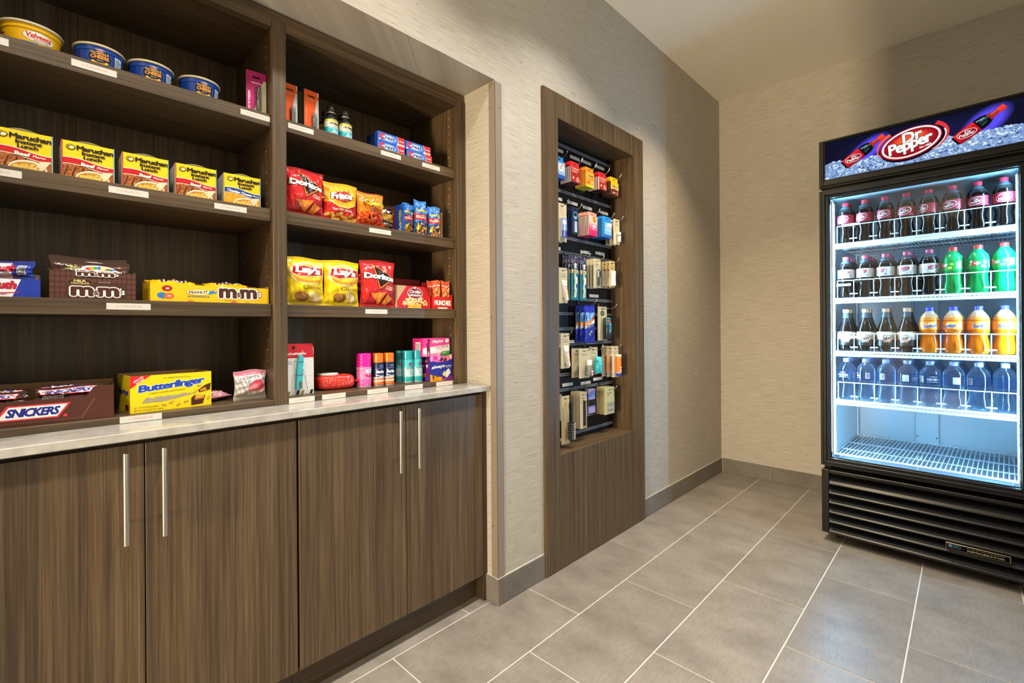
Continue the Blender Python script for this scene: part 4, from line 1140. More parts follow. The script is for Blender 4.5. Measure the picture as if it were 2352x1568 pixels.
# --- blister cards with tweezers and clippers
def hang_card(name, label, cat, w, h, col, art, thick=0.0022, slot=(0.022, 0.006, 0.014), group=None, edge='#d8d2c6'):
    t = thing(name, label, cat, group=group)
    sw, sh, sd = slot
    m = MB(); c = C(col); e = C(edge)
    cs = {'-x': e, '+x': e, '+z': e}
    zt = h - sd; zb = zt - sh
    m.box(-w / 2, w / 2, 0, thick, 0, zb, c, cols=cs); m.box(-w / 2, -sw / 2, 0, thick, zb, zt, c); m.box(sw / 2, w / 2, 0, thick, zb, zt, c); m.box(-w / 2, w / 2, 0, thick, zt, h, c, cols=cs)
    m.build('card', M_CARD, t)
    if art: art.flat(t, 0.0)
    return t
w, h = 0.054, 0.127
a = Art().rect(-w / 2, 0, w / 2, h - 0.022, '#b0106c').poly([(w * 0.5, h - 0.022), (w * 0.36, h - 0.022), (-w * 0.18, 0), (w * 0.5, 0)], '#d9cfae').poly([(w * 0.30, h - 0.030), (w * 0.22, h - 0.040), (w * 0.5, 0.0), (w * 0.5, h * 0.6)], '#d9cfae')
a.text('equate', -0.001, h - 0.034, 0.026, 0.0055, '#f6e6ee', 0.03).text('SLANT TIP TWEEZERS', -w * 0.36, 0.036, 0.062, 0.0060, '#f8e8f0', 0.03, rot=90)
tw = hang_card('tweezers_card', 'magenta and cream card of tweezers on the top left shelf, beside the divider', 'tweezers', w, h, '#b0106c', a)
MB().box(-0.003, 0.015, -0.010, -0.0006, 0.012, h - 0.042, (1, 1, 1, 1), b=0.003).build('blister', M_CLEAR, tw)
m = MB()
for s in (-1, 1): m.tube([(0.006 + s * 0.0005, -0.005, h - 0.048), (0.006 + s * 0.0035, -0.005, h - 0.075), (0.006 + s * 0.0030, -0.005, 0.045), (0.006 + s * 0.0006, -0.005, 0.018)], 0.0013, 6, C('#c9c9c9'))
m.build('tweezers', M_METAL, tw)
put(tw, -1.535, 0.4955, Z1, 0.0022, R(-6))
w, h = 0.0475, 0.1275
def clipper(label):
    a = Art().poly([(-w / 2, h - 0.024), (w * 0.36, h - 0.024), (w * 0.02, 0.0), (-w / 2, 0.0)], '#ee5a16').poly([(w * 0.36, h - 0.024), (w / 2, h - 0.024), (w / 2, 0), (w * 0.02, 0)], '#cfcbc4').text('sally hansen', -0.002, h - 0.030, 0.026, 0.0035, '#f6cdb8', 0.005).text('NAIL CLIPPER', -w * 0.36, 0.045, 0.050, 0.0032, '#f6b08c', 0, rot=90)
    a.rect(-w / 2, h - 0.0145, w * 0.42, h - 0.0005, '#ee5a16').rect(w * 0.42, h - 0.0145, w / 2, h - 0.0005, '#cfcbc4')
    t = hang_card('clipper_card', label, 'nail clipper', w, h, '#ee5a16', a, slot=(0.024, 0.005, 0.016), group='orange clipper cards on the top right shelf')
    MB().box(-0.001, 0.017, -0.009, -0.0006, 0.006, 0.058, (1, 1, 1, 1), b=0.003).build('blister', M_CLEAR, t)
    m = MB().box(0.004, 0.0115, -0.006, -0.0035, 0.010, 0.052, C('#d2d2d4'), b=0.001); m.box(0.0045, 0.011, -0.0025, -0.0008, 0.010, 0.050, C('#b8b8bc'), b=0.0005)
    m.tube([(0.0078, -0.0070, 0.046), (0.0078, -0.0012, 0.046)], 0.0018, 8, C('#e6e6e6'))
    m.build('clipper', M_METAL, t)
    return t
put(clipper('orange nail clipper card on the top right shelf, against the divider'), -1.535, 0.5930, Z1, 0.0022, R(3))
put(clipper('orange nail clipper card on the top right shelf, beside the mouthwash'), -1.532, 0.6605, Z1, 0.0022, R(3))

# --- mouthwash
MW = [(0.0185, 0.0), (0.0212, 0.002), (0.0218, 0.006), (0.0218, 0.054), (0.0205, 0.061), (0.0135, 0.069), (0.0118, 0.072), (0.0118, 0.075)]
def mouthwash(label):
    t = thing('mouthwash_bottle', label, 'bottle', group='mouthwash bottles on the top right shelf')
    MB().lathe(MW, 28, C('#2c2f33'), cols=[C('#1f8f9c')] * 3 + [C('#2f3236')] * 4).build('body', M_LIQ, t)
    m = MB().lathe([(0.0142, 0.0755), (0.0142, 0.082), (0.0132, 0.083), (0.0140, 0.084), (0.0140, 0.0985), (0.0125, 0.1005)], 28, C('#25231f'), wob=lambda a_, z: 1 + 0.02 * (int(a_ * 28 / math.pi) % 2))
    m.lathe([(0.0144, 0.0775), (0.0144, 0.080)], 28, C('#b9b2a2'), caps=(False, False)); m.build('cap', M_PLAS, t)
    lw = MB().lathe([(0.02185, 0.007), (0.0221, 0.0075), (0.0221, 0.0525), (0.02185, 0.053)], 28, C('#e6e0cc'), caps=(False, False)).build('label_wrap', M_CARD, t)
    a = Art().rect(-0.066, 0.0465, 0.066, 0.0525, '#e2c21c').text('ANTISEPTIC', 0, 0.0495, 0.026, 0.0020, INK).text('LISTERINE', 0, 0.0400, 0.0370, 0.0070, INK, 0.035).text('COOL MINT', 0, 0.0325, 0.026, 0.0032, '#5b7078', 0.01)
    a.rect(-0.066, 0.0090, 0.066, 0.0270, '#2aa7b8').poly([(-0.012, 0.009), (0.018, 0.009), (0.012, 0.020), (0.003, 0.016), (-0.004, 0.022)], '#9fdfe8').rect(-0.02, 0.0225, 0.02, 0.0240, '#d4eef0')
    a.round(lw, 0.0221, 'printed_label')
    return t
mw = mouthwash('mouthwash bottle with white and teal label, front left of the four')
put(mw, -1.522, 0.7345, Z1, 0.0436, R(10))
for x, y, l, rz in ((-1.522, 0.7840, 'mouthwash bottle with white and teal label, front right of the four', 8), (-1.575, 0.7245, 'mouthwash bottle half hidden behind the front left one', -30), (-1.570, 0.7720, 'mouthwash bottle at the back between the two front ones', -50)):
    put(dup(mw, (0, 0, 0), 0, l), x, y, Z1, 0.0436, R(rz))

# --- toothpaste cartons
def toothpaste(label):
    w, h, d = 0.1150, 0.0335, 0.036
    t = thing('toothpaste_box', label, 'toothpaste', group='toothpaste boxes on the top right shelf')
    MB().box(-w / 2, w / 2, -d / 2, d / 2, 0, h, C('#1f49b0'), b=0.0006, cols={'+z': C('#2b5cc0'), '-x': C('#17357e'), '+x': C('#cfd4dc')}).build('carton', M_CARD, t)
    a = Art().rect(-w / 2, 0.0004, w / 2, h - 0.0004, '#2a63c8')
    for k in range(6): a.ell(-0.012, h / 2, 0.042 - 0.005 * k, 0.014 - 0.0015 * k, ('#3a79d4', '#528edc', '#76a9e6', '#9cc3ee', '#bdd9f5', '#d2e6f9')[k], 0, 26)
    a.poly([(0.0235, 0.0004), (w / 2 - 0.001, 0.0004), (w / 2 - 0.001, h - 0.0004), (0.0235, h - 0.0004), (0.0330, h / 2)], '#d21c28')
    a.poly([(0.022, 0.0004), (0.0235, 0.0004), (0.033, h / 2), (0.0235, h - 0.0004), (0.022, h - 0.0004), (0.0315, h / 2)], '#f2f2f4').rect(0.024, 0.002, w / 2 - 0.001, 0.0085, '#f0eeee')
    a.arc(-0.036, 0.0185, 0.0125, 0.0085, 0.005, '#d21c28', 60, 300, 0, 18, t1=0.0025)
    a.text('rest', -0.006, 0.0170, 0.046, 0.0125, '#123a8e', 0.035, 0.25, ol=('#f4f6fa', 0.03)).ell(-0.050, 0.006, 0.004, 0.003, '#f0f4fa', n=12).text('C', -0.036, 0.0185, 0.017, 0.0145, '#d21c28', 0.05, 0.25)
    a.text('Cavity', 0.0445, 0.0185, 0.019, 0.0070, '#ffffff', 0.02, 0.2).text('PROTECTION', 0.0430, 0.0052, 0.021, 0.0028, '#b01822', 0.01).text('fluoride anticavity toothpaste', -0.018, 0.0055, 0.04, 0.0020, '#f0f4fa')
    a.flat(t, -d / 2)
    return t
tp = toothpaste('blue and red toothpaste box, lower one of the stack nearer the mouthwash')
put(tp, -1.527, 0.9520, Z1, 0.036)
for x, y, z, l, rz in ((-1.528, 0.9535, Z1 + 0.0341, 'blue and red toothpaste box, upper one of the stack nearer the mouthwash', 1), (-1.527, 1.0765, Z1, 'blue and red toothpaste box, lower one of the stack nearer the side panel', -2), (-1.531, 1.0735, Z1 + 0.0341, 'blue and red toothpaste box, upper one of the stack nearer the side panel', -1),
                       (-1.569, 0.9520, Z1, 'blue toothpaste box lying behind the lower one of the stack nearer the mouthwash', 1), (-1.570, 0.9535, Z1 + 0.0341, 'blue toothpaste box lying behind the upper one of the stack nearer the mouthwash', 0)):
    put(dup(tp, (0, 0, 0), 0, l), x, y, z, 0.036, R(rz))

# --- pillow bags
def bag(name, label, cat, w, h, d, col, art, seed=0, crimp='#b9b4ac', group=None, mat=None, pinch=0.0):
    t = thing(name, label, cat, group=group)
    rs = random.Random(seed)
    ph = [rs.uniform(0, 6.28) for _ in range(8)]
    cr = 0.010
    def prof(u, v):                                # u, v in -1..1 and 0..1 -> bulge 0..1
        e = 1 - abs(u) ** 2.6
        s = max(0.0, min(1.0, (v * h - cr) / (h - 2 * cr)))
        g = max(0.0, math.sin(math.pi * s)) ** 0.62
        g2 = min(1.0, g * 1.05)
        return max(0.0, e) ** 0.62 * g2
    def crk(u, v):
        s = abs(math.sin(math.pi * v))
        edge = (1 - s)
        return (0.0016 * math.sin(u * 9 + ph[0] + 3 * v) * math.sin(v * 11 + ph[1]) + 0.0022 * edge * math.sin(u * 17 + ph[2]) + 0.0010 * math.sin(u * 23 + v * 19 + ph[3]) + 0.0012 * math.sin(u * 5 - v * 27 + ph[4]))
    def pt(u, v, side, off=0.0):
        s = max(0.0, min(1.0, (v * h - cr) / (h - 2 * cr)))
        wid = 1 - 0.075 * math.sin(math.pi * s) ** 0.8 - pinch * (v - 0.5)
        b = prof(u, v)
        y = -(0.0006 + d / 2 * b + crk(u, v) * min(1, b * 3) + off) * side
        return (u * w / 2 * wid, y, v * h + 0.0025 * math.sin(u * 3 + ph[5]) * (1 if v > 0.5 else 0) * v)
    m = MB()
    nu, nv = 26, 34
    cc = C(col); ck = C(crimp)
    for side in (1, -1):
        m.grid(lambda a_, b_: pt(a_ * 2 - 1, b_, side), nu, nv, lambda a_, b_: ck if (b_ > 1 - cr / h) else cc, flip=(side < 0))
    m.build('pouch', mat or M_FILM, t)
    if art:
        am = MB()
        art.into(am, lambda x, y, o: pt(max(-1, min(1, x / (w / 2))), max(0, min(1, y / h)), 1, o), 0.00020, 0.0033, 0.0005)
        am.build('printed_front', mat or M_FILM, t)
    return t
def chip(a, pts, seed):
    rs = random.Random(seed)
    a.poly(pts, '#c9631a')
    cx = sum(p[0] for p in pts) / len(pts); cy = sum(p[1] for p in pts) / len(pts)
    a.poly([(cx + (x - cx) * 0.9, cy + (y - cy) * 0.9) for x, y in pts], '#e5872a')
    for _ in range(34):
        k = [rs.random() for _ in pts]; s = sum(k)
        x = sum(p[0] * q_ for p, q_ in zip(pts, k)) / s; y = sum(p[1] * q_ for p, q_ in zip(pts, k)) / s
        a.ell(x, y, rs.uniform(0.0006, 0.0020), rs.uniform(0.0004, 0.0011), rs.choice(('#b4481a', '#f3a850', '#d06a20', '#f7bf6a')), rs.uniform(0, 180), 6)
def doritos_art(w, h):
    a = Art().poly([(-w * 0.5, h * 0.35), (w * 0.5, h * 0.62), (w * 0.5, h * 0.40), (-w * 0.5, 0.14 * h)], '#cf1f22').poly([(-w * 0.5, h * 0.12), (w * 0.5, h * 0.40), (w * 0.5, h * 0.06), (-w * 0.5, 0.06 * h)], '#b3141b')
    tri = [(-w * 0.20, h * 0.90), (w * 0.42, h * 0.63), (-w * 0.02, h * 0.40)]
    cx = sum(p[0] for p in tri) / 3; cy = sum(p[1] for p in tri) / 3
    for k, c in ((1.16, '#120a0a'), (1.07, '#f08a2c'), (0.98, '#e8512a'), (0.90, '#150c0c')): a.poly([(cx + (x - cx) * k, cy + (y - cy) * k) for x, y in tri], c)
    a.text('Doritos', 0.0, h * 0.645, w * 0.90, h * 0.125, '#f6f3ee', 0.05, rot=-5, ol=('#1a0e0e', 0.05), space=0.88)
    a.text('NACHO', w * 0.27, h * 0.435, w * 0.22, h * 0.038, '#f3ddc8', 0.02, rot=-8).text('CHEESE', w * 0.25, h * 0.390, w * 0.24, h * 0.038, '#f3ddc8', 0.02, rot=-8)
    chip(a, [(-w * 0.30, h * 0.30), (w * 0.18, h * 0.32), (-w * 0.02, h * 0.05)], 1); chip(a, [(w * 0.20, h * 0.28), (w * 0.38, h * 0.20), (w * 0.20, h * 0.04), (w * 0.06, h * 0.08)], 2)
    return a
def doritos(label, w=0.132, h=0.1475, seed=1): return bag('chip_bag', label, 'chip bag', w, h, 0.052, '#d8232a', doritos_art(w, h), seed, '#a8141a')
put(doritos('red tortilla chip bag on the third right shelf up, against the divider', 0.122, 0.1470, 4), -1.513, 0.6320, Z2, 0.030, R(-2))
put(doritos('red tortilla chip bag standing between yellow potato chips and popcorn', 0.136, 0.1660, 8), -1.513, 0.8900, Z3, 0.030, R(-3))
w, h = 0.120, 0.1275
a = Art().rect(-w / 2, 0, w / 2, h * 0.46, '#cf1d20').poly([(-w / 2, h * 0.70), (-w * 0.36, h * 0.48), (-w * 0.1, h * 0.38), (w * 0.15, h * 0.37), (w * 0.36, h * 0.46), (w / 2, h * 0.66), (w / 2, h), (-w / 2, h)], '#e6a81c')
a.poly([(-w / 2, h * 0.655), (-w * 0.36, h * 0.445), (-w * 0.1, h * 0.345), (w * 0.15, h * 0.335), (w * 0.36, h * 0.425), (w / 2, h * 0.62), (w / 2, h * 0.66), (w * 0.36, h * 0.46), (w * 0.15, h * 0.37), (-w * 0.1, h * 0.38), (-w * 0.36, h * 0.48), (-w / 2, h * 0.70)], '#f5dc7a')
a.ell(0, h * 0.63, w * 0.33, h * 0.155, '#c49018', 4, 30).ell(0, h * 0.63, w * 0.31, h * 0.140, '#b8171d', 4, 30)
a.text('Fritos', -0.004, h * 0.64, w * 0.66, h * 0.17, '#faf6f0', 0.045, 0.05, 3, ol=('#35120c', 0.05), space=0.9).text('BRAND', 0.004, h * 0.535, w * 0.22, h * 0.022, '#f0c890', 0.01)
a.text('The ORIGINAL', -0.002, h * 0.285, w * 0.62, h * 0.060, '#f6e4d6', 0.025)
for k, (x, y, r) in enumerate(((-0.030, 0.014, -35), (-0.012, 0.022, 20), (0.010, 0.012, -20), (0.030, 0.020, 35), (0.044, 0.010, 10), (-0.046, 0.018, 15), (0.022, 0.006, 0), (-0.020, 0.006, 5))):
    a.ell(x, y, 0.016, 0.0060, '#c98a2c', r, 14).ell(x + 0.0006, y + 0.0008, 0.0130, 0.0040, '#e2ad50', r, 12)
put(bag('chip_bag', 'yellow and red corn chip bag beside the red tortilla chips, third right shelf up', 'chip bag', w, h, 0.048, '#e0a01c', a, 3, '#5a1a14'), -1.515, 0.7535, Z2, 0.028, R(0))
w, h = 0.110, 0.1180
a = Art().poly([(-w / 2, 0), (w / 2, 0), (w / 2, h * 0.40), (w * 0.1, h * 0.46), (-w / 2, h * 0.34)], '#cf3a16')
rs = random.Random(9)
for _ in range(26):
    x, y = rs.uniform(-w * 0.45, w * 0.45), rs.uniform(0.05 * h, 0.36 * h); r = rs.uniform(-60, 60)
    a.ell(x, y, 0.012, 0.0042, '#b8340f', r, 12).ell(x, y + 0.0008, 0.0105, 0.0030, rs.choice(('#ef6a1c', '#f07c26', '#e2561a')), r, 10)
a.text('Cheetos', 0.0, h * 0.66, w * 0.78, h * 0.160, '#f3c21a', 0.05, 0.1, -5, ol=('#1a120c', 0.08), space=0.86).text('CRUNCHY', w * 0.12, h * 0.545, w * 0.44, h * 0.075, '#f59a30', 0.03, 0.15, -4, ol=('#b8340f', 0.02))
put(bag('chip_bag', 'orange cheese puff bag on the third right shelf up', 'chip bag', w, h, 0.046, '#e8851c', a, 5, '#c9701a'), -1.515, 0.8650, Z2, 0.028, R(4))
w, h = 0.112, 0.1000
a = Art().poly([(-w / 2, h * 0.40), (w / 2, h * 0.34), (w / 2, h * 0.66), (-w / 2, h * 0.62)], '#b98a1e').text("Lay's", -0.004, h * 0.76, w * 0.62, h * 0.20, '#efe8d8', 0.05, 0.1, -4, ol=('#7a1a1a', 0.08)).text('Barbecue', 0.0, h * 0.285, w * 0.84, h * 0.115, '#efe9dc', 0.02, 0, -3).ell(0.016, 0.014, 0.022, 0.010, '#c07a3a', -15, 16)
put(bag('chip_bag', 'black barbecue chip bag half behind the orange cheese puffs', 'chip bag', w, h, 0.040, '#1d1a19', a, 6, '#3a2a20'), -1.558, 0.9330, Z2, 0.024, R(6))
def lays(label, w, h, seed):
    a = Art().ell(0.004, h * 0.665, w * 0.47, h * 0.230, '#f3ecd8', 0, 34).ell(0.004, h * 0.660, w * 0.44, h * 0.205, '#f0b41c', 0, 34).ell(0.006, h * 0.585, w * 0.40, h * 0.13, '#e89018', 0, 30).ell(0.004, h * 0.60, w * 0.34, h * 0.09, '#f2be34', 0, 26)
    a.poly([(-w * 0.40, h * 0.655), (-w * 0.34, h * 0.82), (w * 0.44, h * 0.815), (w * 0.48, h * 0.645), (w * 0.1, h * 0.60), (-w * 0.2, h * 0.575)], '#f3ecd8').poly([(-w * 0.385, h * 0.66), (-w * 0.325, h * 0.81), (w * 0.425, h * 0.805), (w * 0.465, h * 0.655), (w * 0.1, h * 0.61), (-w * 0.2, h * 0.588)], '#bb1a1e')
    a.text("Lay's", 0.004, h * 0.712, w * 0.68, h * 0.190, '#faf5ea', 0.055, 0.12, -2, ol=('#6a1010', 0.03), space=0.88)
    a.text('Classic', w * 0.14, h * 0.375, w * 0.54, h * 0.085, '#4a3a10', -0.005)
    a.ell(-w * 0.12, h * 0.175, w * 0.185, h * 0.095, '#8a5a2a', -8, 24).ell(-w * 0.13, h * 0.185, w * 0.150, h * 0.070, '#a06c34', -8, 22)
    a.ell(w * 0.18, h * 0.205, w * 0.155, h * 0.070, '#e2c98e', -24, 22).ell(w * 0.19, h * 0.210, w * 0.125, h * 0.050, '#f0dda8', -24, 20).ell(w * 0.25, h * 0.125, w * 0.16, h * 0.055, '#d8b878', 18, 20).ell(w * 0.25, h * 0.130, w * 0.13, h * 0.040, '#ecd69c', 18, 18)
    return bag('chip_bag', label, 'chip bag', w, h, 0.054, '#eccb12', a, seed, '#d8b80e')
put(lays('yellow potato chip bag on the second right shelf up, against the divider', 0.126, 0.1510, 12), -1.513, 0.6310, Z3, 0.030, R(-2))
put(lays('yellow potato chip bag on the second right shelf up, beside the red tortilla chips', 0.128, 0.1525, 14), -1.513, 0.7545, Z3, 0.030, R(1))
put(bag('chip_bag', 'dark red chip bag standing behind the corn chips, third right shelf up', 'chip bag', 0.12, 0.120, 0.04, '#8e1418', None, 15, '#6a1014'), -1.575, 0.7000, Z2, 0.024)
put(bag('chip_bag', 'dark red chip bag standing behind the yellow potato chips', 'chip bag', 0.125, 0.140, 0.04, '#7c1216', Art().text('Doritos', 0, 0.07, 0.1, 0.018, '#e8e0da', 0.05), 16, '#6a1014'), -1.580, 0.8230, Z3, 0.024)

# --- peanut packets in their blue tray
tray = thing('peanut_tray', 'blue and red cardboard tray holding the peanut packets, third right shelf up', 'tray')
tw_, th_, td_ = 0.1900, 0.0320, 0.095
m = MB(); B1 = C('#1b56b8'); Kf = C('#b08a58')
m.box(-tw_ / 2, -tw_ / 2 + 0.0015, -td_ / 2, td_ / 2, 0, 0.105, B1, cols={'+x': Kf})
m.box(tw_ / 2 - 0.0015, tw_ / 2, -td_ / 2 + 0.001, td_ / 2, 0, 0.105, Kf)
m.box(-tw_ / 2, tw_ / 2, td_ / 2, td_ / 2 + 0.0015, 0, 0.105, B1, cols={'-y': Kf})
m.box(-tw_ / 2, tw_ / 2, -td_ / 2 + 0.0015, td_ / 2, 0, 0.0012, Kf)
m.build('carton', M_CARD, tray)
a = Art().rect(-td_ / 2, 0.001, td_ / 2, 0.104, '#1b56b8').rect(-0.044, 0.001, -0.010, 0.104, '#c4202a').ell(-0.028, 0.086, 0.010, 0.009, '#e8b83a', 20, 14).ell(-0.024, 0.076, 0.008, 0.006, '#f0c858', -20, 12)
a.text('PEANUTS', -0.027, 0.038, 0.056, 0.012, '#f6f2ea', 0.03, rot=90).text('PLANTERS', 0.022, 0.045, 0.078, 0.014, '#f0d024', 0.035, rot=90)
a.flank(tray, -tw_ / 2)
put(tray, -1.522, 1.0930, Z2, td_, R(4))
def peanuts(label, w=0.060, h=0.128, seed=0):
    a = Art().rect(-w / 2, h * 0.10, w / 2, h * 0.86, '#2a78d0').poly([(-w / 2, 0), (w / 2, 0), (w / 2, h * 0.40), (-w / 2, h * 0.36)], '#1c4d92').rect(-w / 2, h * 0.42, w / 2, h * 0.60, '#c8202c')
    a.text('PLANTERS', 0, h * 0.70, w * 0.84, h * 0.080, '#f2d42c', 0.04).text('salted', 0, h * 0.570, w * 0.4, h * 0.03, '#f6f2ea').text('PEANUTS', 0, h * 0.505, w * 0.84, h * 0.075, '#faf6f0', 0.03)
    rs = random.Random(seed)
    for _ in range(30):
        x, y = rs.uniform(-w * 0.3, w * 0.46), rs.uniform(h * 0.03, h * 0.34)
        a.ell(x, y, 0.0055, 0.0036, '#b8843c', rs.uniform(0, 180), 10).ell(x, y + 0.0006, 0.0044, 0.0026, rs.choice(('#e2b468', '#d8a452', '#ecc884')), rs.uniform(0, 180), 8)
    a.poly([(-w * 0.42, 0.02), (-w * 0.25, 0.012), (-w * 0.22, h * 0.28), (-w * 0.36, h * 0.33)], '#e8c22a')
    return bag('peanut_packet', label, 'peanut packet', w, h, 0.024, '#2a78d0', a, seed, '#3f8ade', group='peanut packets in the blue tray')
for (xf, y, z, rz, l, sd) in ((-1.532, 1.0840, 0.0015, 3, 'blue peanut packet, front left in the tray', 21), (-1.532, 1.1500, 0.0015, -2, 'blue peanut packet, front right in the tray', 22), (-1.560, 1.0480, 0.0015, 6, 'blue peanut packet in the tray behind the front left one', 23), (-1.562, 1.1200, 0.0015, 0, 'blue peanut packet in the tray behind the two front ones', 24)):
    p = peanuts(l, 0.060 if sd < 23 else 0.056, 0.132 if sd == 21 else 0.120, sd)
    put(p, xf, y, Z2 + z, 0.010, R(rz))

# --- popcorn carton and snack packets in a red tray
w, h, d = 0.155, 0.0830, 0.060
pc = thing('popcorn_box', 'red microwave popcorn box with an oval white logo, second right shelf up', 'popcorn box')
MB().box(-w / 2, w / 2, -d / 2, d / 2, 0, h, C('#b8161e'), b=0.0007, cols={'-x': C('#c9a47a'), '+z': C('#a8141c')}).build('carton', M_CARD, pc)
a = Art().rect(-w / 2, 0, w / 2, h, '#c4161f').poly([(-w / 2, 0), (-w * 0.46, 0), (-w * 0.5, h * 0.05)], '#b9946a').poly([(-w / 2, h), (-w / 2, h * 0.30), (-w * 0.22, h)], '#c3a078').poly([(w / 2, h), (w / 2, h * 0.45), (w * 0.30, h)], '#8c1016')
rs = random.Random(4)
for _ in range(150):
    an, rr = rs.uniform(0, 3.14), rs.uniform(0, 1) ** 0.5
    a.ell(0.004 + rr * w * 0.36 * math.cos(an), h * 0.14 + rr * h * 0.42 * math.sin(an), rs.uniform(0.002, 0.0046), rs.uniform(0.002, 0.0038), rs.choice(('#f3e6a8', '#ecd682', '#f8f0cc', '#dfc05c', '#e9cf74')), 0, 7)
a.poly([(-w * 0.20, 0), (w * 0.22, 0), (w * 0.18, h * 0.16), (-w * 0.15, h * 0.16)], '#efb61c').text('butter', 0.002, h * 0.075, 0.022, 0.005, '#8a3a10')
a.ell(0.004, h * 0.68, w * 0.23, h * 0.255, '#f0e6de', 0, 30).ell(0.004, h * 0.68, w * 0.218, h * 0.240, '#7e1420', 0, 30)
a.text('Orville', 0.004, h * 0.75, w * 0.34, h * 0.150, '#faf4ee', 0.02).text("Redenbacher's", 0.004, h * 0.60, w * 0.43, h * 0.120, '#faf4ee', 0.015, 0.1, ol=('#2a0a0c', 0.03))
a.ell(0.002, h * 0.93, 0.006, 0.004, '#e8d8c0', 0, 12)
a.flat(pc, -d / 2)
put(pc, -1.516, 1.0400, Z3, d, R(2))
w, h, d = 0.098, 0.046, 0.075
mt = thing('snack_tray', 'red cardboard tray with white lettering holding orange snack packets, second right shelf up', 'tray')
m = MB()
m.box(-w / 2, w / 2, -d / 2, -d / 2 + 0.0014, 0, h, C('#cf1f1d'), cols={'+y': Kf}); m.box(-w / 2, w / 2, d / 2 - 0.0014, d / 2, 0, 0.108, C('#8e1816'))
m.box(-w / 2, -w / 2 + 0.0014, -d / 2 + 0.0014, d / 2 - 0.0014, 0, h, C('#cf1f1d')); m.box(w / 2 - 0.0014, w / 2, -d / 2 + 0.0014, d / 2 - 0.0014, 0, h + 0.012, C('#cf1f1d')); m.box(-w / 2, w / 2, -d / 2, d / 2, 0, 0.0012, Kf)
m.build('carton', M_CARD, mt)
Art().text('MUNCHIES', 0, h * 0.52, w * 0.84, h * 0.46, '#faf4ec', 0.06, ol=('#7a100e', 0.04), space=0.88).rect(-0.024, 0.0005, 0.024, 0.006, '#f3e9dc').flat(mt, -d / 2)
put(mt, -1.514, 1.1745, Z3, d, R(1))
def snack(label, seed):
    w, h = 0.0430, 0.112
    a = Art().rect(-w / 2, h * 0.10, w / 2, h * 0.88, '#d84a24').rect(-w * 0.42, h * 0.44, w * 0.42, h * 0.74, '#e8924a').ell(0, h * 0.58, w * 0.26, h * 0.075, '#d87a34', 0, 16).ell(0, h * 0.58, w * 0.17, h * 0.05, '#8e4a1c', 0, 14).text('MUNCHIES', 0, h * 0.81, w * 0.86, h * 0.055, '#f6e6d2', 0.03).rect(-w * 0.40, h * 0.34, w * 0.40, h * 0.39, '#f0dcc0')
    return bag('snack_packet', label, 'snack packet', w, h, 0.014, '#cf4424', a, seed, '#d8603a', group='snack packets in the red tray')
for xf, y, rz, l, sd in ((-1.524, 1.1540, 2, 'orange snack packet in the red tray, the front one nearer the popcorn', 31), (-1.524, 1.2000, -2, 'orange snack packet in the red tray, the front one nearer the side panel', 32), (-1.548, 1.1480, 0, 'orange snack packet in the red tray, in the row behind', 33)):
    put(snack(l, sd), xf, y, Z3 + 0.0014, 0.014, R(rz))
m = thing('popcorn_box', 'dark red box standing at the back behind the popcorn', 'popcorn box')
MB().box(-0.0625, 0.0625, -0.03, 0.03, 0, 0.122, C('#7c1218'), b=0.0008, cols={'-y': C('#8e161c')}).build('carton', M_CARD, m)
Art().rect(-0.05, 0.03, 0.05, 0.10, '#a01a20').flat(m, -0.03)
put(m, -1.640, 1.0900, Z3, 0.06)

# --- candy boxes
def candy_box(name, label, cat, w, h, d, hb, col, front, inside='#a8845a', side=None, wing=0.0):
    """open display carton: low front, higher back"""
    t = thing(name, label, cat)
    m = MB(); c = C(col); k = C(inside); e = 0.0014
    m.box(-w / 2, w / 2, -d / 2, -d / 2 + e, 0, h, c, cols={'+y': k}); m.box(-w / 2, w / 2, d / 2 - e, d / 2, 0, hb, c, cols={'-y': k})
    m.box(-w / 2, -w / 2 + e, -d / 2 + e, d / 2 - e, 0, (h + hb) / 2, c, cols={'+x': k}); m.box(w / 2 - e, w / 2, -d / 2 + e, d / 2 - e, 0, (h + hb) / 2, c, cols={'-x': k})
    m.box(-w / 2 + e, w / 2 - e, -d / 2 + e, d / 2 - e, 0, e, k)
    m.build('carton', M_CARD, t)
    front.flat(t, -d / 2)
    return t
def mm_logo(a, cx, cy, w, h, brown='#4a241a'):
    for tx, x, ww, hh in (('m', cx - w * 0.27, w * 0.40, h), ('m', cx + w * 0.19, w * 0.40, h)): a.text(tx, x, cy, ww, hh, brown, 0.07, ol=('#f6f2ea', 0.05))
    a.text('&', cx - w * 0.03, cy - h * 0.10, w * 0.10, h * 0.50, brown, 0.03, ol=('#f6f2ea', 0.06)).text("'s", cx + w * 0.445, cy + h * 0.10, w * 0.09, h * 0.70, '#f6f2ea', 0.03, ol=('#1a0e0a', 0.05))
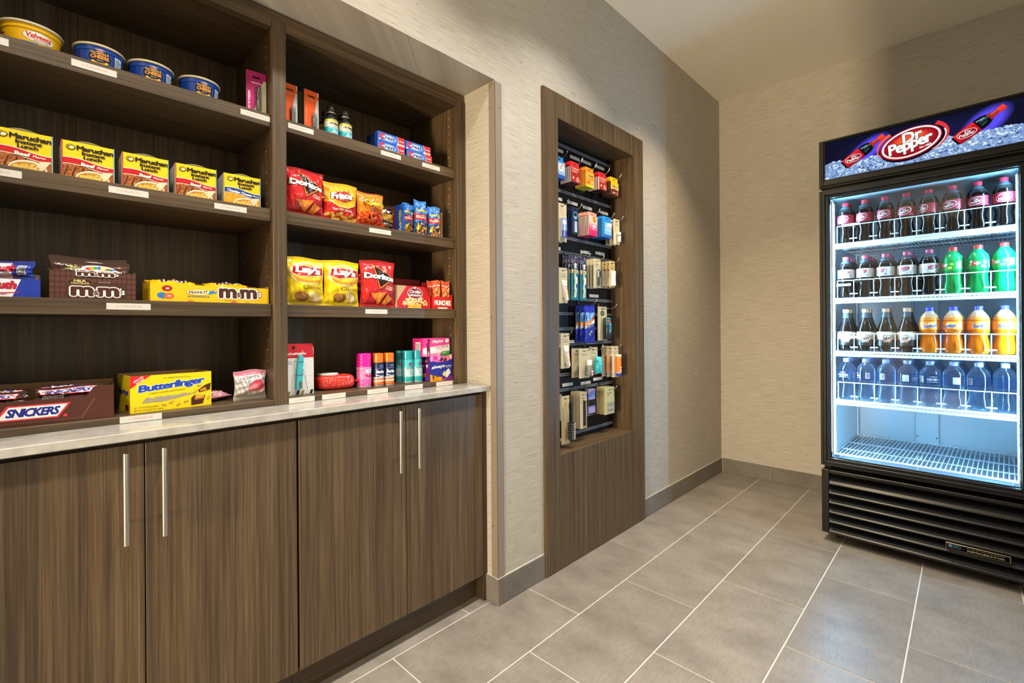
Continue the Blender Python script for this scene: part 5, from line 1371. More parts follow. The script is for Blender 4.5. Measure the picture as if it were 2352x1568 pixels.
# brown candy carton and the bags standing in it
w, h, d = 0.158, 0.0655, 0.090
a = Art().rect(-w / 2, 0, w / 2, h, '#4a2a22')
for i in range(17):
    for j in range(5):
        if not (abs(-w / 2 + 0.0046 + i * 0.0093) < 0.056 and j < 5 and 0.0): a.ell(-w / 2 + 0.0047 + i * 0.0093, 0.0066 + j * 0.0130, 0.0038, 0.0052, '#5e3a30', 0, 12)
a.rect(-0.052, 0.0004, 0.060, 0.040, '#4a2a22')
a.ell(-0.026, 0.0400, 0.0235, 0.0090, '#7a5a28', 0, 24).ell(-0.026, 0.0400, 0.0225, 0.0082, '#38201a', 0, 24).text('MILK', -0.026, 0.0430, 0.022, 0.0056, '#e8d88a', 0.03).text('CHOCOLATE', -0.026, 0.0372, 0.032, 0.0046, '#e8d88a', 0.02)
mm_logo(a, 0.006, 0.0180, 0.104, 0.0235); a.text('CHOCOLATE CANDIES', 0.018, 0.0415, 0.022, 0.0018, '#d8c8b8')
a.poly([(-0.034, h), (-0.030, h - 0.0125), (0.038, h - 0.0125), (0.042, h)], '#3a201a'); mm_logo(a, 0.006, h - 0.0055, 0.080, 0.0105)
mmb = candy_box('candy_box', 'dark brown open candy box with white-edged letters, third left shelf down', 'candy box', w, h, d, 0.075, '#4a2a22', a, '#9c8468')
put(mmb, -1.524, 0.1255, Z3, d)
def mm_bag(label, seed):
    w, h = 0.146, 0.088
    a = Art()
    for i in range(15):
        for j in range(3): a.ell(-0.064 + i * 0.0092, h - 0.012 - j * 0.011, 0.0034, 0.0044, '#5e3a30', 0, 10)
    a.ell(-0.036, h * 0.80, 0.020, 0.0085, '#38201a', 6, 20).text('MILK', -0.036, h * 0.835, 0.020, 0.0056, '#e8d88a', 0.03, 0, 6).text('CHOCOLATE', -0.036, h * 0.765, 0.028, 0.0042, '#e8d88a', 0.02, 0, 6)
    a.ell(0.014, h * 0.74, 0.036, 0.016, '#e8e2d8', -6, 22)
    for k, c in enumerate(('#c8302a', '#e88a24', '#3f9a3c', '#2f62b8', '#e0c23a', '#b82a2a', '#3f9a3c', '#2f62b8')): a.ell(-0.008 + k * 0.0070, h * 0.80 + 0.004 * math.sin(k * 0.6), 0.0052, 0.0048, c, 0, 12)
    mm_logo(a, 0.016, h * 0.62, 0.100, 0.024)
    return bag('candy_bag', label, 'candy bag', w, h, 0.022, '#4a2a22', a, seed, '#3c221c')
put(mm_bag('brown candy bag standing in the brown box, front one', 41), -1.546, 0.1230, Z3 + 0.0050, 0.010)
b2 = mm_bag('brown candy bag standing in the brown box, taller one at the back', 42)
put(b2, -1.578, 0.1210, Z3 + 0.0200, 0.010)
b2.location.z = Z3 + 0.0170
# yellow candy tray
w, h, d = 0.288, 0.0460, 0.110
a = Art().rect(-w / 2, 0, w / 2, h, '#f1c311')
a.ell(-0.108, 0.0340, 0.0115, 0.0080, '#a81f1c', 0, 20).text('m', -0.107, 0.034, 0.0075, 0.0048, '#f4ece0', 0.03).ell(-0.118, 0.0150, 0.0120, 0.0080, '#2a78c4', -8, 20).ell(-0.104, 0.0140, 0.0115, 0.0080, '#e0622a', 8, 20).text('m', -0.103, 0.014, 0.0075, 0.0048, '#f4ece0', 0.03)
a.ell(-0.036, 0.0265, 0.0300, 0.0088, '#9c7410', 2, 26).ell(-0.036, 0.0268, 0.0285, 0.0076, '#f5e9b8', 2, 26).text('PEANUT', -0.037, 0.0268, 0.0440, 0.0078, '#5a2f14', 0.03, 0, 3).poly([(-0.014, 0.022), (0.006, 0.026), (0.010, 0.036), (-0.002, 0.034), (-0.012, 0.030)], '#2a86c8').ell(0.004, 0.033, 0.0050, 0.0036, '#e8a850', 35, 12)
a.rect(-0.062, 0.0135, -0.012, 0.0165, '#3a2210').text('Made with real milk chocolate', -0.037, 0.0150, 0.046, 0.0022, '#f4e8c8')
mm_logo(a, 0.066, 0.0270, 0.116, 0.0290); a.text('CHOCOLATE CANDIES', 0.040, 0.0075, 0.030, 0.0028, '#7a5a10')
for x, c in ((-0.055, '#e07a2a'), (0.05, '#e0622a'), (0.085, '#d8a21a')): a.ell(x, 0.0004, 0.009, 0.0045, c, 0, 14, 0, 180)
mmy = candy_box('candy_box', 'long yellow candy box with brown letters, third left shelf down', 'candy box', w, h, d, 0.058, '#e5b70e', a, '#a98b52')
put(mmy, -1.522, 0.3775, Z3, d)
for k, (y, xf, rz, z) in enumerate(((0.298, -1.548, 4, 0.0465), (0.4260, -1.552, -3, 0.0470))):
    w2, h2 = 0.118, 0.075
    a = Art(); mm_logo(a, 0, h2 * 0.55, 0.07, 0.02)
    t = bag('candy_bag', 'yellow candy bag lying in the yellow box, the one %s the divider' % ('away from' if k == 0 else 'nearer'), 'candy bag', w2, h2, 0.020, '#e8b412', a, 51 + k, '#d8a21a')
    t.rotation_euler = (R(-72), 0, Q + R(rz)); t.location = (-1.560 - 0.03, y, Z3 + 0.0370)
    t.location.x = -1.548
# candy box with white wrappers at the picture edge
w, h, d = 0.165, 0.040, 0.100
a = Art().rect(-w / 2, 0, w / 2, h, '#f0eef0').poly([(0.038, 0), (w / 2, 0), (w / 2, h), (0.052, h)], '#1d3aa8').text('Baby Ruth', 0.000, h * 0.60, 0.090, h * 0.58, '#c81e30', 0.05, 0.25, 0, ol=('#1a2a6a', 0.03)).arc(0.0, h * 0.34, 0.05, 0.006, 0.003, '#c81e30', 200, 350, 0, 12).text('chocolatey coated nougat', 0.0, h * 0.14, 0.06, 0.003, '#2a2a4a')
br = candy_box('candy_box', 'white and blue candy box cut off at the picture edge, third left shelf down', 'candy box', w, h, d, 0.060, '#1d3aa8', a, '#9c8468')
put(br, -1.526, -0.0500, Z3, d)
def ruth(label, seed):
    w, h = 0.150, 0.044
    a = Art().rect(-w / 2, h * 0.10, w * 0.26, h * 0.90, '#ece9ec').text('Baby Ruth', 0.002, h * 0.56, 0.088, h * 0.52, '#c81e30', 0.05, 0.25, 0, ol=('#1a2a6a', 0.03)).arc(0.0, h * 0.30, 0.05, 0.006, 0.003, '#c81e30', 200, 350, 0, 12)
    a.rect(w * 0.32, h * 0.30, w * 0.42, h * 0.75, '#dfe2ee')
    for k in range(5): a.rect(w * 0.33 + k * 0.0026, h * 0.33, w * 0.33 + 0.0013 + k * 0.0026, h * 0.72, '#2a2a4a')
    return bag('candy_bar', label, 'candy bar', w, h, 0.020, '#1d3aa8', a, seed, '#1a3290')
put(ruth('white and blue candy bar standing in the box at the picture edge', 61), -1.545, -0.0500, Z3 + 0.0385, 0.010)
put(ruth('white and blue candy bar lying low in the box at the picture edge', 62), -1.562, -0.0520, Z3 + 0.0016, 0.010)

# caramel candy bar carton
w, h, d = 0.300, 0.0560, 0.130
a = Art().rect(-w / 2, 0, w / 2, h, '#50281f')
a.poly([(-0.0520, 0.0130), (0.0520, 0.0130), (0.0740, 0.0460), (-0.0300, 0.0460)], '#d8343e').poly([(-0.0450, 0.0160), (0.0500, 0.0160), (0.0680, 0.0430), (-0.0265, 0.0430)], '#f4f1ec')
a.text('SNICKERS', 0.0120, 0.0297, 0.0880, 0.0195, '#1f2a8c', 0.05, 0.30, ol=None, space=0.86).ell(0.0640, 0.0165, 0.0036, 0.0036, '#d8343e', 0, 14)
for k in range(44): a.ell(-0.080 + 0.0040 * k, 0.0070 + 0.0006 * (k % 2), 0.0009, 0.0005, '#c9a888', 0, 6)
for k in range(14): a.ell(0.0935 + 0.0016 * k, 0.0100 + 0.0030 * k, 0.0008, 0.0008, '#c9a888', 0, 6)
for k in range(14): a.ell(-0.0835 - 0.0012 * k, 0.0100 + 0.0030 * k, 0.0008, 0.0008, '#c9a888', 0, 6)
sn = thing('candy_box', 'brown open box of caramel candy bars on the bottom left, at the picture edge', 'candy box')
m = MB(); e = 0.0014; cB = C('#50281f'); kB = C('#8a6a4a')
for sy in (0,):
    m.prism([(-w / 2, 0), (w / 2, 0), (w / 2, 0.0790), (w / 2 - 0.036, 0.0785), (w / 2 - 0.052, h - 0.002), (-w / 2 + 0.052, h - 0.002), (-w / 2 + 0.036, 0.0785), (-w / 2, 0.0790)], -d / 2, -d / 2 + e, cB, kB)
m.box(-w / 2, w / 2, d / 2 - e, d / 2, 0, 0.0850, cB, cols={'-y': kB}); m.box(-w / 2, -w / 2 + e, -d / 2 + e, d / 2 - e, 0, 0.0790, cB, cols={'+x': kB}); m.box(w / 2 - e, w / 2, -d / 2 + e, d / 2 - e, 0, 0.0790, cB, cols={'-x': kB})
m.box(-w / 2 + e, w / 2 - e, -d / 2 + e, d / 2 - e, 0, e, kB)
m.build('carton', M_CARD, sn)
a.flat(sn, -d / 2)
put(sn, -1.5125, 0.0080, Z4, d, R(-5.4))
def sbar(label, seed):
    w, h = 0.118, 0.034
    a = Art().rect(-w * 0.46, h * 0.42, w * 0.40, h * 0.86, '#d8343e').rect(-w * 0.45, h * 0.47, w * 0.385, h * 0.82, '#f2efe9').text('SNICKERS', -0.004, h * 0.645, w * 0.74, h * 0.30, '#1f2a8c', 0.05, 0.3, space=0.86)
    a.rect(-w * 0.40, h * 0.08, -w * 0.10, h * 0.36, '#e4dedb')
    for k in range(12): a.rect(-w * 0.385 + k * 0.0027, h * 0.10, -w * 0.385 + 0.0013 + k * 0.0027, h * 0.34, '#2a1e22')
    a.text('SNICKERS', w * 0.10, h * 0.22, w * 0.22, h * 0.16, '#c86a7c', 0.02, 0.2).text('PACKED', w * 0.36, h * 0.22, w * 0.22, h * 0.22, '#ece4d8', 0.03)
    return bag('candy_bar', label, 'candy bar', w, h, 0.020, '#3a1c16', a, seed, '#2a1512', group='caramel candy bars in the brown box')
sx, sy, sth = -1.5125, 0.0080, Q + R(-5.4)
def in_box(t, lx, ly, lz, tilt, yaw=0):
    t.location = (sx + lx * math.cos(sth) - (d / 2 + ly) * math.sin(sth) * 1.0, sy + lx * math.sin(sth) + (d / 2 + ly) * math.cos(sth), Z4 + lz)
    t.rotation_euler = (R(tilt), 0, sth + R(yaw))
in_box(sbar('caramel candy bar in the brown box, nearer end, front', 71), 0.072, -0.050, 0.0490, -14)
in_box(sbar('caramel candy bar in the brown box, nearer end, behind the front one', 72), 0.070, -0.020, 0.0600, -55, 2)
in_box(sbar('caramel candy bar in the brown box, far end, front', 73), -0.060, -0.050, 0.0450, -14)
in_box(sbar('caramel candy bar in the brown box, far end, behind the front one', 74), -0.058, -0.020, 0.0560, -55, -2)

# yellow peanut-butter candy carton
w, h, d = 0.1830, 0.0940, 0.125
a = Art().rect(-w / 2, 0, w / 2, h, '#f2d70f')
a.poly([(-w / 2, h), (-w / 2, h * 0.66), (-w * 0.26, h)], '#d8202c').text('IMPROVED', -w * 0.405, h * 0.905, 0.024, 0.0048, '#f8ece0', 0.02, 0, 33).text('RECIPE!', -w * 0.385, h * 0.845, 0.020, 0.0048, '#f8ece0', 0.02, 0, 33)
a.text('No Artificial Flavors or Colors', 0.010, h * 0.900, 0.060, 0.0030, '#5a4a10').text('Butterfinger', 0.000, h * 0.680, w * 0.83, h * 0.260, '#1f49b8', 0.055, 0.12, 5, ol=('#f6f3ea', 0.035), space=0.86)
a.text('BAR', w * 0.335, h * 0.595, 0.009, 0.0038, '#1f49b8', 0.02).text('crispety, crunchety, peanut-buttery!', -0.012, h * 0.515, 0.080, 0.0055, '#5a4a10', 0, 0.15, 3)
rs = random.Random(2)
top = [(-0.058 + 0.108 * k / 20, h * (0.375 + 0.045 * (k / 20)) + rs.uniform(-0.0022, 0.0022)) for k in range(21)]
bot = [(-0.068 + 0.108 * k / 20, h * (0.255 + 0.11 * (k / 20)) - 0.004 * math.sin(math.pi * k / 20) + rs.uniform(-0.0012, 0.0012)) for k in range(21)]
a.poly(bot + top[::-1], '#a89a86')
a.poly([(0.062, h * 0.40), (0.088, h * 0.46), (0.090, h * 0.66), (0.074, h * 0.60), (0.058, h * 0.47)], '#4a2410').poly([(0.064, h * 0.43), (0.080, h * 0.46), (0.076, h * 0.55), (0.062, h * 0.47)], '#d88a24')
a.poly([(0.042, h * 0.05), (0.070, h * 0.07), (0.076, h * 0.31), (0.050, h * 0.34), (0.042, h * 0.26)], '#4a2410').poly([(0.050, h * 0.20), (0.072, h * 0.22), (0.074, h * 0.31), (0.052, h * 0.33)], '#d88a24').poly([(0.052, h * 0.26), (0.070, h * 0.28), (0.070, h * 0.31), (0.054, h * 0.32)], '#f0b850')
for x, y, r in ((-0.020, 0.15, -20), (-0.004, 0.20, 25), (0.012, 0.12, 40), (0.030, 0.18, 10), (0.084, 0.22, 60), (0.052, 0.44, 40)): a.ell(x, h * y, 0.0058, 0.0028, '#b8843c', r, 12).ell(x, h * y + 0.0004, 0.0046, 0.0019, '#dba850', r, 10)
a.text('36 / 1.9 OZ (53.8 g) BARS', -0.058, h * 0.135, 0.052, 0.0042, '#5a4a10', 0.005).text('NET WT 4.27 LB (68 OZ) 1.938 kg', -0.053, h * 0.060, 0.062, 0.0042, '#5a4a10', 0.005)
bf = candy_box('candy_box', 'bright yellow empty candy box with blue lettering and a torn front, bottom left', 'candy box', w, h, d, 0.0945, '#e8cc10', a, '#a98552')
s_ = Art().rect(-d / 2 + 0.01, 0.002, d / 2, 0.090, '#e6c90e').text('Butterfinger', 0.0, 0.050, 0.10, 0.020, '#1f3a8a', 0.05, 0.1).rect(0.02, 0.004, 0.05, 0.02, '#4a2a14')
s_.flank(bf, -w / 2)
put(bf, -1.5325, 0.2825, Z4, d, R(5))

# --- shower cap bag
w, h = 0.0880, 0.088
a = Art().poly([(-w * 0.48, h * 0.05), (w * 0.48, h * 0.05), (w * 0.48, h * 0.85), (-w * 0.48, h * 0.85)], '#e4e0de').rect(-w * 0.48, h * 0.84, w * 0.48, h * 0.97, '#d87f98')
a.ell(w * 0.22, h * 0.48, w * 0.22, h * 0.20, '#e2566c', 0, 24, ).ell(w * 0.08, h * 0.40, w * 0.18, h * 0.17, '#ec8494', 0, 22).rect(-w * 0.48, h * 0.05, w * 0.48, h * 0.30, '#ddd8d5')
a.text('SHOWER', -w * 0.06, h * 0.76, w * 0.72, h * 0.10, '#6a6a70', 0, 0, 2).text('CAP', -w * 0.20, h * 0.62, w * 0.36, h * 0.10, '#6a6a70', 0, 0, 2).text('ONE SIZE FITS MOST', -w * 0.20, h * 0.45, w * 0.4, h * 0.02, '#8a8a8e')
sc_ = bag('shower_cap_packet', 'white and pink shower cap packet on the bottom left, beside the divider', 'shower cap', w, h, 0.040, '#d9d4d2', a, 81, '#cf93a4')
put(sc_, -1.545, 0.4780, Z4, 0.03, R(-6))
w2, h2 = 0.070, 0.060
s2 = bag('shower_cap_packet', 'pink shower cap packet lying flat beside the upright one', 'shower cap', w2, h2, 0.022, '#c98a98', Art().rect(-0.02, 0.01, 0.02, 0.04, '#d8a0ac'), 82, '#b0707e')
s2.rotation_euler = (R(-84), 0, Q + R(30)); s2.location = (-1.592, 0.4150, Z4 + 0.0128)

# --- corkscrew on a card
w, h = 0.1050, 0.1640
a = Art().poly([(-w / 2, h * 0.72), (w / 2, h * 0.72), (w * 0.47, h), (-w * 0.47, h)], '#c8202a').rect(-w / 2, 0, w / 2, h * 0.72, '#e0dedb')
a.text('chefstyle', -0.004, h * 0.80, w * 0.58, h * 0.065, '#f8f2ee', 0.02).poly([(0.006, h * 0.80), (0.016, h * 0.86), (0.018, h * 0.86), (0.008, h * 0.80), (0.018, h * 0.745), (0.016, h * 0.745)], '#f0d8d4')
a.text("waiter's", -w * 0.33, h * 0.665, 0.024, 0.005, '#7a8088').text('corkscrew', -w * 0.31, h * 0.63, 0.028, 0.005, '#7a8088').rect(-w * 0.48, h * 0.602, -w * 0.16, h * 0.607, '#9aa0a6').rect(-w * 0.3, h * 0.36, w * 0.46, h * 0.363, '#b8bcc0')
for k in range(7): a.poly([(-w * 0.5 + 0.015 * k, 0.001), (-w * 0.5 + 0.015 * k + 0.009, 0.001), (-w * 0.5 + 0.015 * k + 0.013, 0.013), (-w * 0.5 + 0.015 * k + 0.004, 0.013)], ('#1a1612', '#8a7a3a', '#d8d0c0')[k % 3])
a.ell(-w * 0.14, h * 0.925, 0.0055, 0.0055, '#241416', 0, 18)
ck = thing('corkscrew_card', 'white and red card with a turquoise corkscrew, bottom right beside the divider', 'corkscrew')
MB().prism([(-w / 2, 0), (w / 2, 0), (w / 2, h * 0.9), (w * 0.45, h), (-w * 0.45, h), (-w / 2, h * 0.9)], 0, 0.0015, C('#d9d6d2')).build('card', M_CARD, ck)
a.flat(ck, 0)
MB().prism([(-0.011, 0.020), (0.008, 0.020), (0.010, 0.070), (0.013, 0.120), (0.007, 0.128), (-0.002, 0.127), (-0.008, 0.075)], -0.012, -0.0006, C('#3fb8c0')).build('handle', M_PLAS, ck)
m = MB()
pts = [(0.0135 + 0.003 * math.cos(k * 0.9), -0.006 + 0.003 * math.sin(k * 0.9), 0.072 + 0.0011 * k) for k in range(40)]
m.tube(pts, 0.0009, 5, C('#c9c9cc')); m.build('worm', M_METAL, ck)
m = MB().box(-0.002, 0.006, -0.0145, -0.0123, 0.022, 0.044, C('#b9a888'), b=0.0006); m.build('lever', M_METAL, ck)
m = MB()
for z in (0.066, 0.108): m.tube([(-0.013, -0.001, z), (-0.010, -0.0135, z), (0.012, -0.0135, z), (0.016, -0.001, z)], 0.0008, 5, C('#2a2a2a'))
m.tube([(0.022, -0.0006, 0.062), (0.026, -0.0008, 0.045), (0.030, -0.0006, 0.015)], 0.0005, 4, C('#3a3a3a'))
m.build('tie', M_PLAS, ck)
put(ck, -1.548, 0.6180, Z4, 0.0015, R(5))

# --- wipes
wp = thing('wipes_pack', 'red pack of wipes with a white lid, bottom right shelf', 'wipes')
WX, WY, WZ = 0.128, 0.090, 0.050
def pillow(u, v):
    th = 2 * math.pi * u; ph_ = math.pi * (v - 0.5)
    f = lambda c, e: math.copysign(abs(c) ** e, c)
    x = WX / 2 * f(math.cos(ph_), 0.32) * f(math.cos(th), 0.42); y = WY / 2 * f(math.cos(ph_), 0.32) * f(math.sin(th), 0.42)
    z = WZ / 2 * f(math.sin(ph_), 0.55)
    k = 0.0016 * math.sin(x * 160 + y * 90) * math.sin(z * 140 + x * 60)
    return (x * (1 + k * 8) , y, z + WZ / 2 + k * (1 if z > -0.01 else 0))
m = MB().grid(pillow, 56, 26, C('#e2382f'))
for sg in (1,):
    m.grid(lambda u, v: (WX / 2 - 0.006 + 0.026 * u, (v - 0.5) * WY * (0.7 + 0.3 * u), 0.024 + 0.003 * math.sin(v * 14) * u), 6, 16, C('#e2382f')); m.grid(lambda u, v: (WX / 2 - 0.006 + 0.026 * u, (v - 0.5) * WY * (0.7 + 0.3 * u), 0.0225 + 0.003 * math.sin(v * 14) * u), 6, 16, C('#d0302a'), flip=True)
m.build('pouch', M_FILM, wp)
rs = random.Random(6); a = Art()
for _ in range(30):
    x, z = rs.uniform(-0.05, 0.056), rs.uniform(0.010, 0.040); a.ell(x, z, 0.0026, 0.0050, '#ef6a58', 0, 12)
am = MB()
a.into(am, lambda x, z, o: (x, -(WY / 2) * max(0.0, 1 - abs(2 * z / WZ - 1) ** 3.6) ** 0.30 * max(0.0, 1 - abs(2 * x / WX) ** 4.7) ** 0.21 - 0.0004 - o, z), 0.00005, 0.004)
am.build('printed_front', M_FILM, wp)
MB().lathe([(0.034, 0.0485), (0.036, 0.050), (0.036, 0.0535), (0.033, 0.0560), (0.020, 0.0572), (0.001, 0.0575)], 30, C('#dcd6cc'), -0.020, 0.004).build('lid', M_PLAS, wp)
put(wp, -1.568, 0.7620, Z4, WY, R(-6))

# --- spray cans
def spray(name, label, r, hb, hc, body, cap, art, cat='spray can', group=None, rings=0, mat=None):
    t = thing(name, label, cat, group=group)
    MB().lathe([(r * 0.93, 0.0), (r, 0.0015), (r, 0.004)], 32, C('#b9b6b0'), caps=(True, False)).lathe([(r, 0.0042), (r, hb - 0.001), (r * 0.98, hb)], 32, C(body)).build('can', mat or M_PLAS, t)
    art.round(t, r, 'printed_wrap', M_PLAS, maxlen=0.0028)
    prof = [(r * 0.98, hb + 0.0003)]
    n = 1 if not rings else rings
    for k in range(n):
        z0 = hb + hc * k / n; z1 = hb + hc * (k + 1) / n
        prof += [(r * (0.99 if not rings else 0.965), z0 + 0.001), (r * (0.985 if not rings else 0.995), z0 + (z1 - z0) * 0.15), (r * (0.975 if not rings else 0.995), z0 + (z1 - z0) * 0.85), (r * (0.965 if not rings else 0.965), z1 - 0.0008)]
    prof += [(r * 0.86, hb + hc + 0.0006), (r * 0.5, hb + hc + 0.001)]
    MB().lathe(prof, 32, C(cap)).build('cap', M_PLAS, t)
    return t
a = Art().rect(-0.07, 0.006, 0.07, 0.030, '#e258b0')
rs = random.Random(8)
for _ in range(70): a.ell(rs.uniform(-0.04, 0.04), rs.uniform(0.008, 0.034), rs.uniform(0.001, 0.0025), rs.uniform(0.001, 0.0025), rs.choice(('#f6c0e0', '#d83a9a', '#f08ac8', '#e868b4')), 0, 8)
a.rect(-0.07, 0.062, 0.07, 0.0725, '#e885bb')
a.poly([(-0.010, 0.062), (0.026, 0.066), (0.028, 0.056), (-0.004, 0.050)], '#f0eef4').text('skintimate', 0.010, 0.0588, 0.026, 0.0052, '#3a6ab8', 0.02, 0.2, 4)
for x, y in ((0.002, 0.040), (0.010, 0.042), (-0.006, 0.044), (0.020, 0.041)): a.ell(x, y, 0.0042, 0.0042, '#b81f4a', 0, 14).ell(x - 0.001, y + 0.001, 0.0014, 0.0014, '#e87a98', 0, 8)
a.ell(-0.012, 0.050, 0.0035, 0.0035, '#d8a0c0', 0, 12)
put(spray('shave_gel_can', 'pink shave gel can with a ribbed magenta cap, bottom right shelf', 0.0255, 0.073, 0.048, '#e27fb6', '#e8189a', a, rings=4), -1.550, 0.8640, Z4, 0.051, R(4))
a = Art().rect(-0.07, 0.006, 0.07, 0.018, '#e8742a').poly([(-0.07, 0.013), (0.07, 0.022), (0.07, 0.027), (-0.07, 0.018)], '#f0ece6').poly([(-0.07, 0.026), (0.07, 0.034), (0.07, 0.038), (-0.07, 0.030)], '#f0ece6').poly([(-0.07, 0.019), (0.07, 0.028), (0.07, 0.033), (-0.07, 0.025)], '#e8854a').poly([(-0.02, 0.039), (0.0, 0.034), (0.02, 0.040), (0.022, 0.042), (0.0, 0.036), (-0.022, 0.042)], '#dfe4ee')
a.arc(0, 0.052, 0.026, 0.015, 0.0014, '#6f8fd0', 30, 150).arc(0, 0.052, 0.026, 0.013, 0.0014, '#6f8fd0', 210, 330).text('Barbasol', 0.002, 0.0530, 0.0420, 0.0115, '#f4f4f6', 0.04, ol=('#0a0f2a', 0.02)).text('BEARD BUSTER', 0.002, 0.0740, 0.020, 0.0026, '#dfe4ee', 0.01)
BB = spray('shaving_foam_can', 'navy shaving foam can with orange cap, front one nearer the pink can', 0.0190, 0.0860, 0.0330, '#141d4a', '#ee6f16', a, group='navy shaving foam cans')
put(BB, -1.545, 0.9170, Z4, 0.038, R(10))
put(dup(BB, (0, 0, 0), 0, 'navy shaving foam can with orange cap, front one nearer the teal cans'), -1.541, 0.9580, Z4, 0.038, R(8))
put(dup(BB, (0, 0, 0), 0, 'navy shaving foam can with orange cap, at the back of the three'), -1.588, 0.9310, Z4, 0.038, R(0))
a = Art().rect(-0.07, 0.008, 0.07, 0.024, '#22a0a8').rect(-0.03, 0.024, 0.03, 0.060, '#9fd0d2').rect(-0.022, 0.030, 0.022, 0.052, '#b9dfe0').rect(-0.008, 0.0665, 0.008, 0.0775, '#5a2070').text('secret', 0, 0.072, 0.011, 0.0036, '#f0e0f4', 0.01)
a.text('coverage', 0, 0.0560, 0.036, 0.0075, '#2a3a50', 0.01, 0.3).text('OUTLAST', -0.006, 0.0490, 0.018, 0.0032, '#2a3a50', 0.02).rect(-0.010, 0.0345, 0.010, 0.036, '#7a5a98').rect(-0.008, 0.040, 0.008, 0.044, '#6fb8be')
TC = spray('deodorant_can', 'teal deodorant spray can, front left of the three', 0.0200, 0.0900, 0.0330, '#3fb4ba', '#1d9aa8', a, group='teal deodorant cans')
put(TC, -1.545, 1.0430, Z4, 0.040, R(6))
put(dup(TC, (0, 0, 0), 0, 'teal deodorant spray can, front right of the three'), -1.541, 1.0855, Z4, 0.040, R(8))
put(dup(TC, (0, 0, 0), 0, 'teal deodorant spray can, at the back beside the navy cans'), -1.590, 1.0265, Z4, 0.040, R(-30))

# --- two boxes of sanitary products
w, h, d = 0.1150, 0.0985, 0.080
ab = thing('sanitary_pad_box', 'purple and blue sanitary pad box, lower of two stacked at the side panel', 'sanitary box')
MB().box(-w / 2, w / 2, -d / 2, d / 2, 0, h, C('#4a1a6a'), b=0.0007).build('carton', M_CARD, ab)
a = Art().rect(-w / 2, 0, w / 2, h, '#22309c').poly([(-w / 2, h), (-w / 2, h * 0.84), (-w * 0.2, h * 0.76), (w * 0.2, h * 0.76), (w / 2, h * 0.86), (w / 2, h)], '#e06ac0')
for k, (x, y, c) in enumerate(((-0.03, 0.92, '#c83aa0'), (0.0, 0.86, '#4a2040'), (0.02, 0.83, '#4a2040'), (0.035, 0.92, '#f08a5a'), (-0.05, 0.90, '#f0a0d8'), (0.05, 0.95, '#f6c0e4'), (-0.012, 0.95, '#f090cc'))): a.ell(x, h * y, 0.011, 0.007, c, 20 * k, 14)
a.poly([(-w / 2, 0), (w / 2, 0), (w / 2, h * 0.06), (w * 0.14, h * 0.10), (-w / 2, h * 0.28)], '#f2a82a').poly([(w * 0.08, 0), (w / 2, 0), (w / 2, h * 0.16)], '#9a1f9c').poly([(w * 0.0, h * 0.02), (w * 0.40, h * 0.10), (w * 0.46, h * 0.40), (w * 0.1, h * 0.24)], '#5a2a98')
a.ell(w * 0.28, h * 0.28, 0.0110, 0.0190, '#f0eef6', -28, 18).ell(w * 0.21, h * 0.27, 0.008, 0.0060, '#f0eef6', -28, 12).ell(w * 0.36, h * 0.31, 0.008, 0.0060, '#f0eef6', -28, 12).poly([(w * 0.04, h * 0.26), (w * 0.14, h * 0.40), (w * 0.20, h * 0.22), (w * 0.10, h * 0.16)], '#e8e070')
a.text('always', -w * 0.14, h * 0.56, w * 0.60, h * 0.17, '#f4f2fa', 0.03, 0.30, 4).text('radiant', w * 0.32, h * 0.585, w * 0.30, h * 0.07, '#e8e4f6', 0.01, 0.2, 3).text('INFINITY FLEX', w * 0.32, h * 0.51, w * 0.26, h * 0.024, '#c8c8ec').text('1', -w * 0.36, h * 0.17, 0.008, 0.014, '#4a2a10', 0.01).text('Regular', -w * 0.18, h * 0.17, 0.022, 0.008, '#8a4a10').text('18 pads', -w * 0.28, h * 0.06, 0.03, 0.005, '#8a2a10')
a.flat(ab, -d / 2)
s_ = Art().rect(-d / 2, 0.0, d / 2, h, '#541a66').rect(-0.036, 0.008, -0.012, 0.022, '#1f7a5a').rect(-0.012, 0.016, 0.014, 0.030, '#c8702a').rect(0.010, 0.004, 0.034, 0.020, '#3a3a9a')
for k in range(3): s_.poly([(-0.030 + 0.022 * k, 0.064), (-0.014 + 0.022 * k, 0.066), (-0.022 + 0.022 * k, 0.050)], '#dcb8e0')
s_.text('always', 0.0, 0.080, 0.05, 0.010, '#c89ad8', 0.01, 0.3).flank(ab, -w / 2)
put(ab, -1.5230, 1.1720, Z4, d, R(3))
w, h, d = 0.138, 0.0715, 0.062
tb = thing('tampon_box', 'pink tampon box with a silhouette of a woman, upper of two stacked boxes', 'sanitary box')
MB().box(-w / 2, w / 2, -d / 2, d / 2, 0, h, C('#d8268e'), b=0.0007).build('carton', M_CARD, tb)
a = Art().rect(-w / 2, 0, w / 2, h, '#e04a9c').poly([(-w / 2, h * 0.46), (w / 2, h * 0.62), (w / 2, h * 0.24), (-w / 2, h * 0.10)], '#f0e4ea').poly([(-w / 2, h * 0.12), (w / 2, h * 0.20), (w / 2, 0), (-w / 2, 0)], '#ee8ac0').poly([(w * 0.12, 0), (w / 2, 0), (w / 2, h * 0.26), (w * 0.20, h * 0.24)], '#3a9a34')
a.poly([(-w * 0.34, h * 0.02), (-w * 0.32, h * 0.02), (-w * 0.30, h * 0.34), (-w * 0.26, h * 0.02), (-w * 0.24, h * 0.02), (-w * 0.24, h * 0.42), (-w * 0.27, h * 0.62), (-w * 0.24, h * 0.72), (-w * 0.28, h * 0.78), (-w * 0.36, h * 0.72), (-w * 0.38, h * 0.56), (-w * 0.34, h * 0.60), (-w * 0.36, h * 0.42)], '#7a1a4a').ell(-w * 0.285, h * 0.86, 0.0062, 0.0078, '#6a1640', 0, 16)
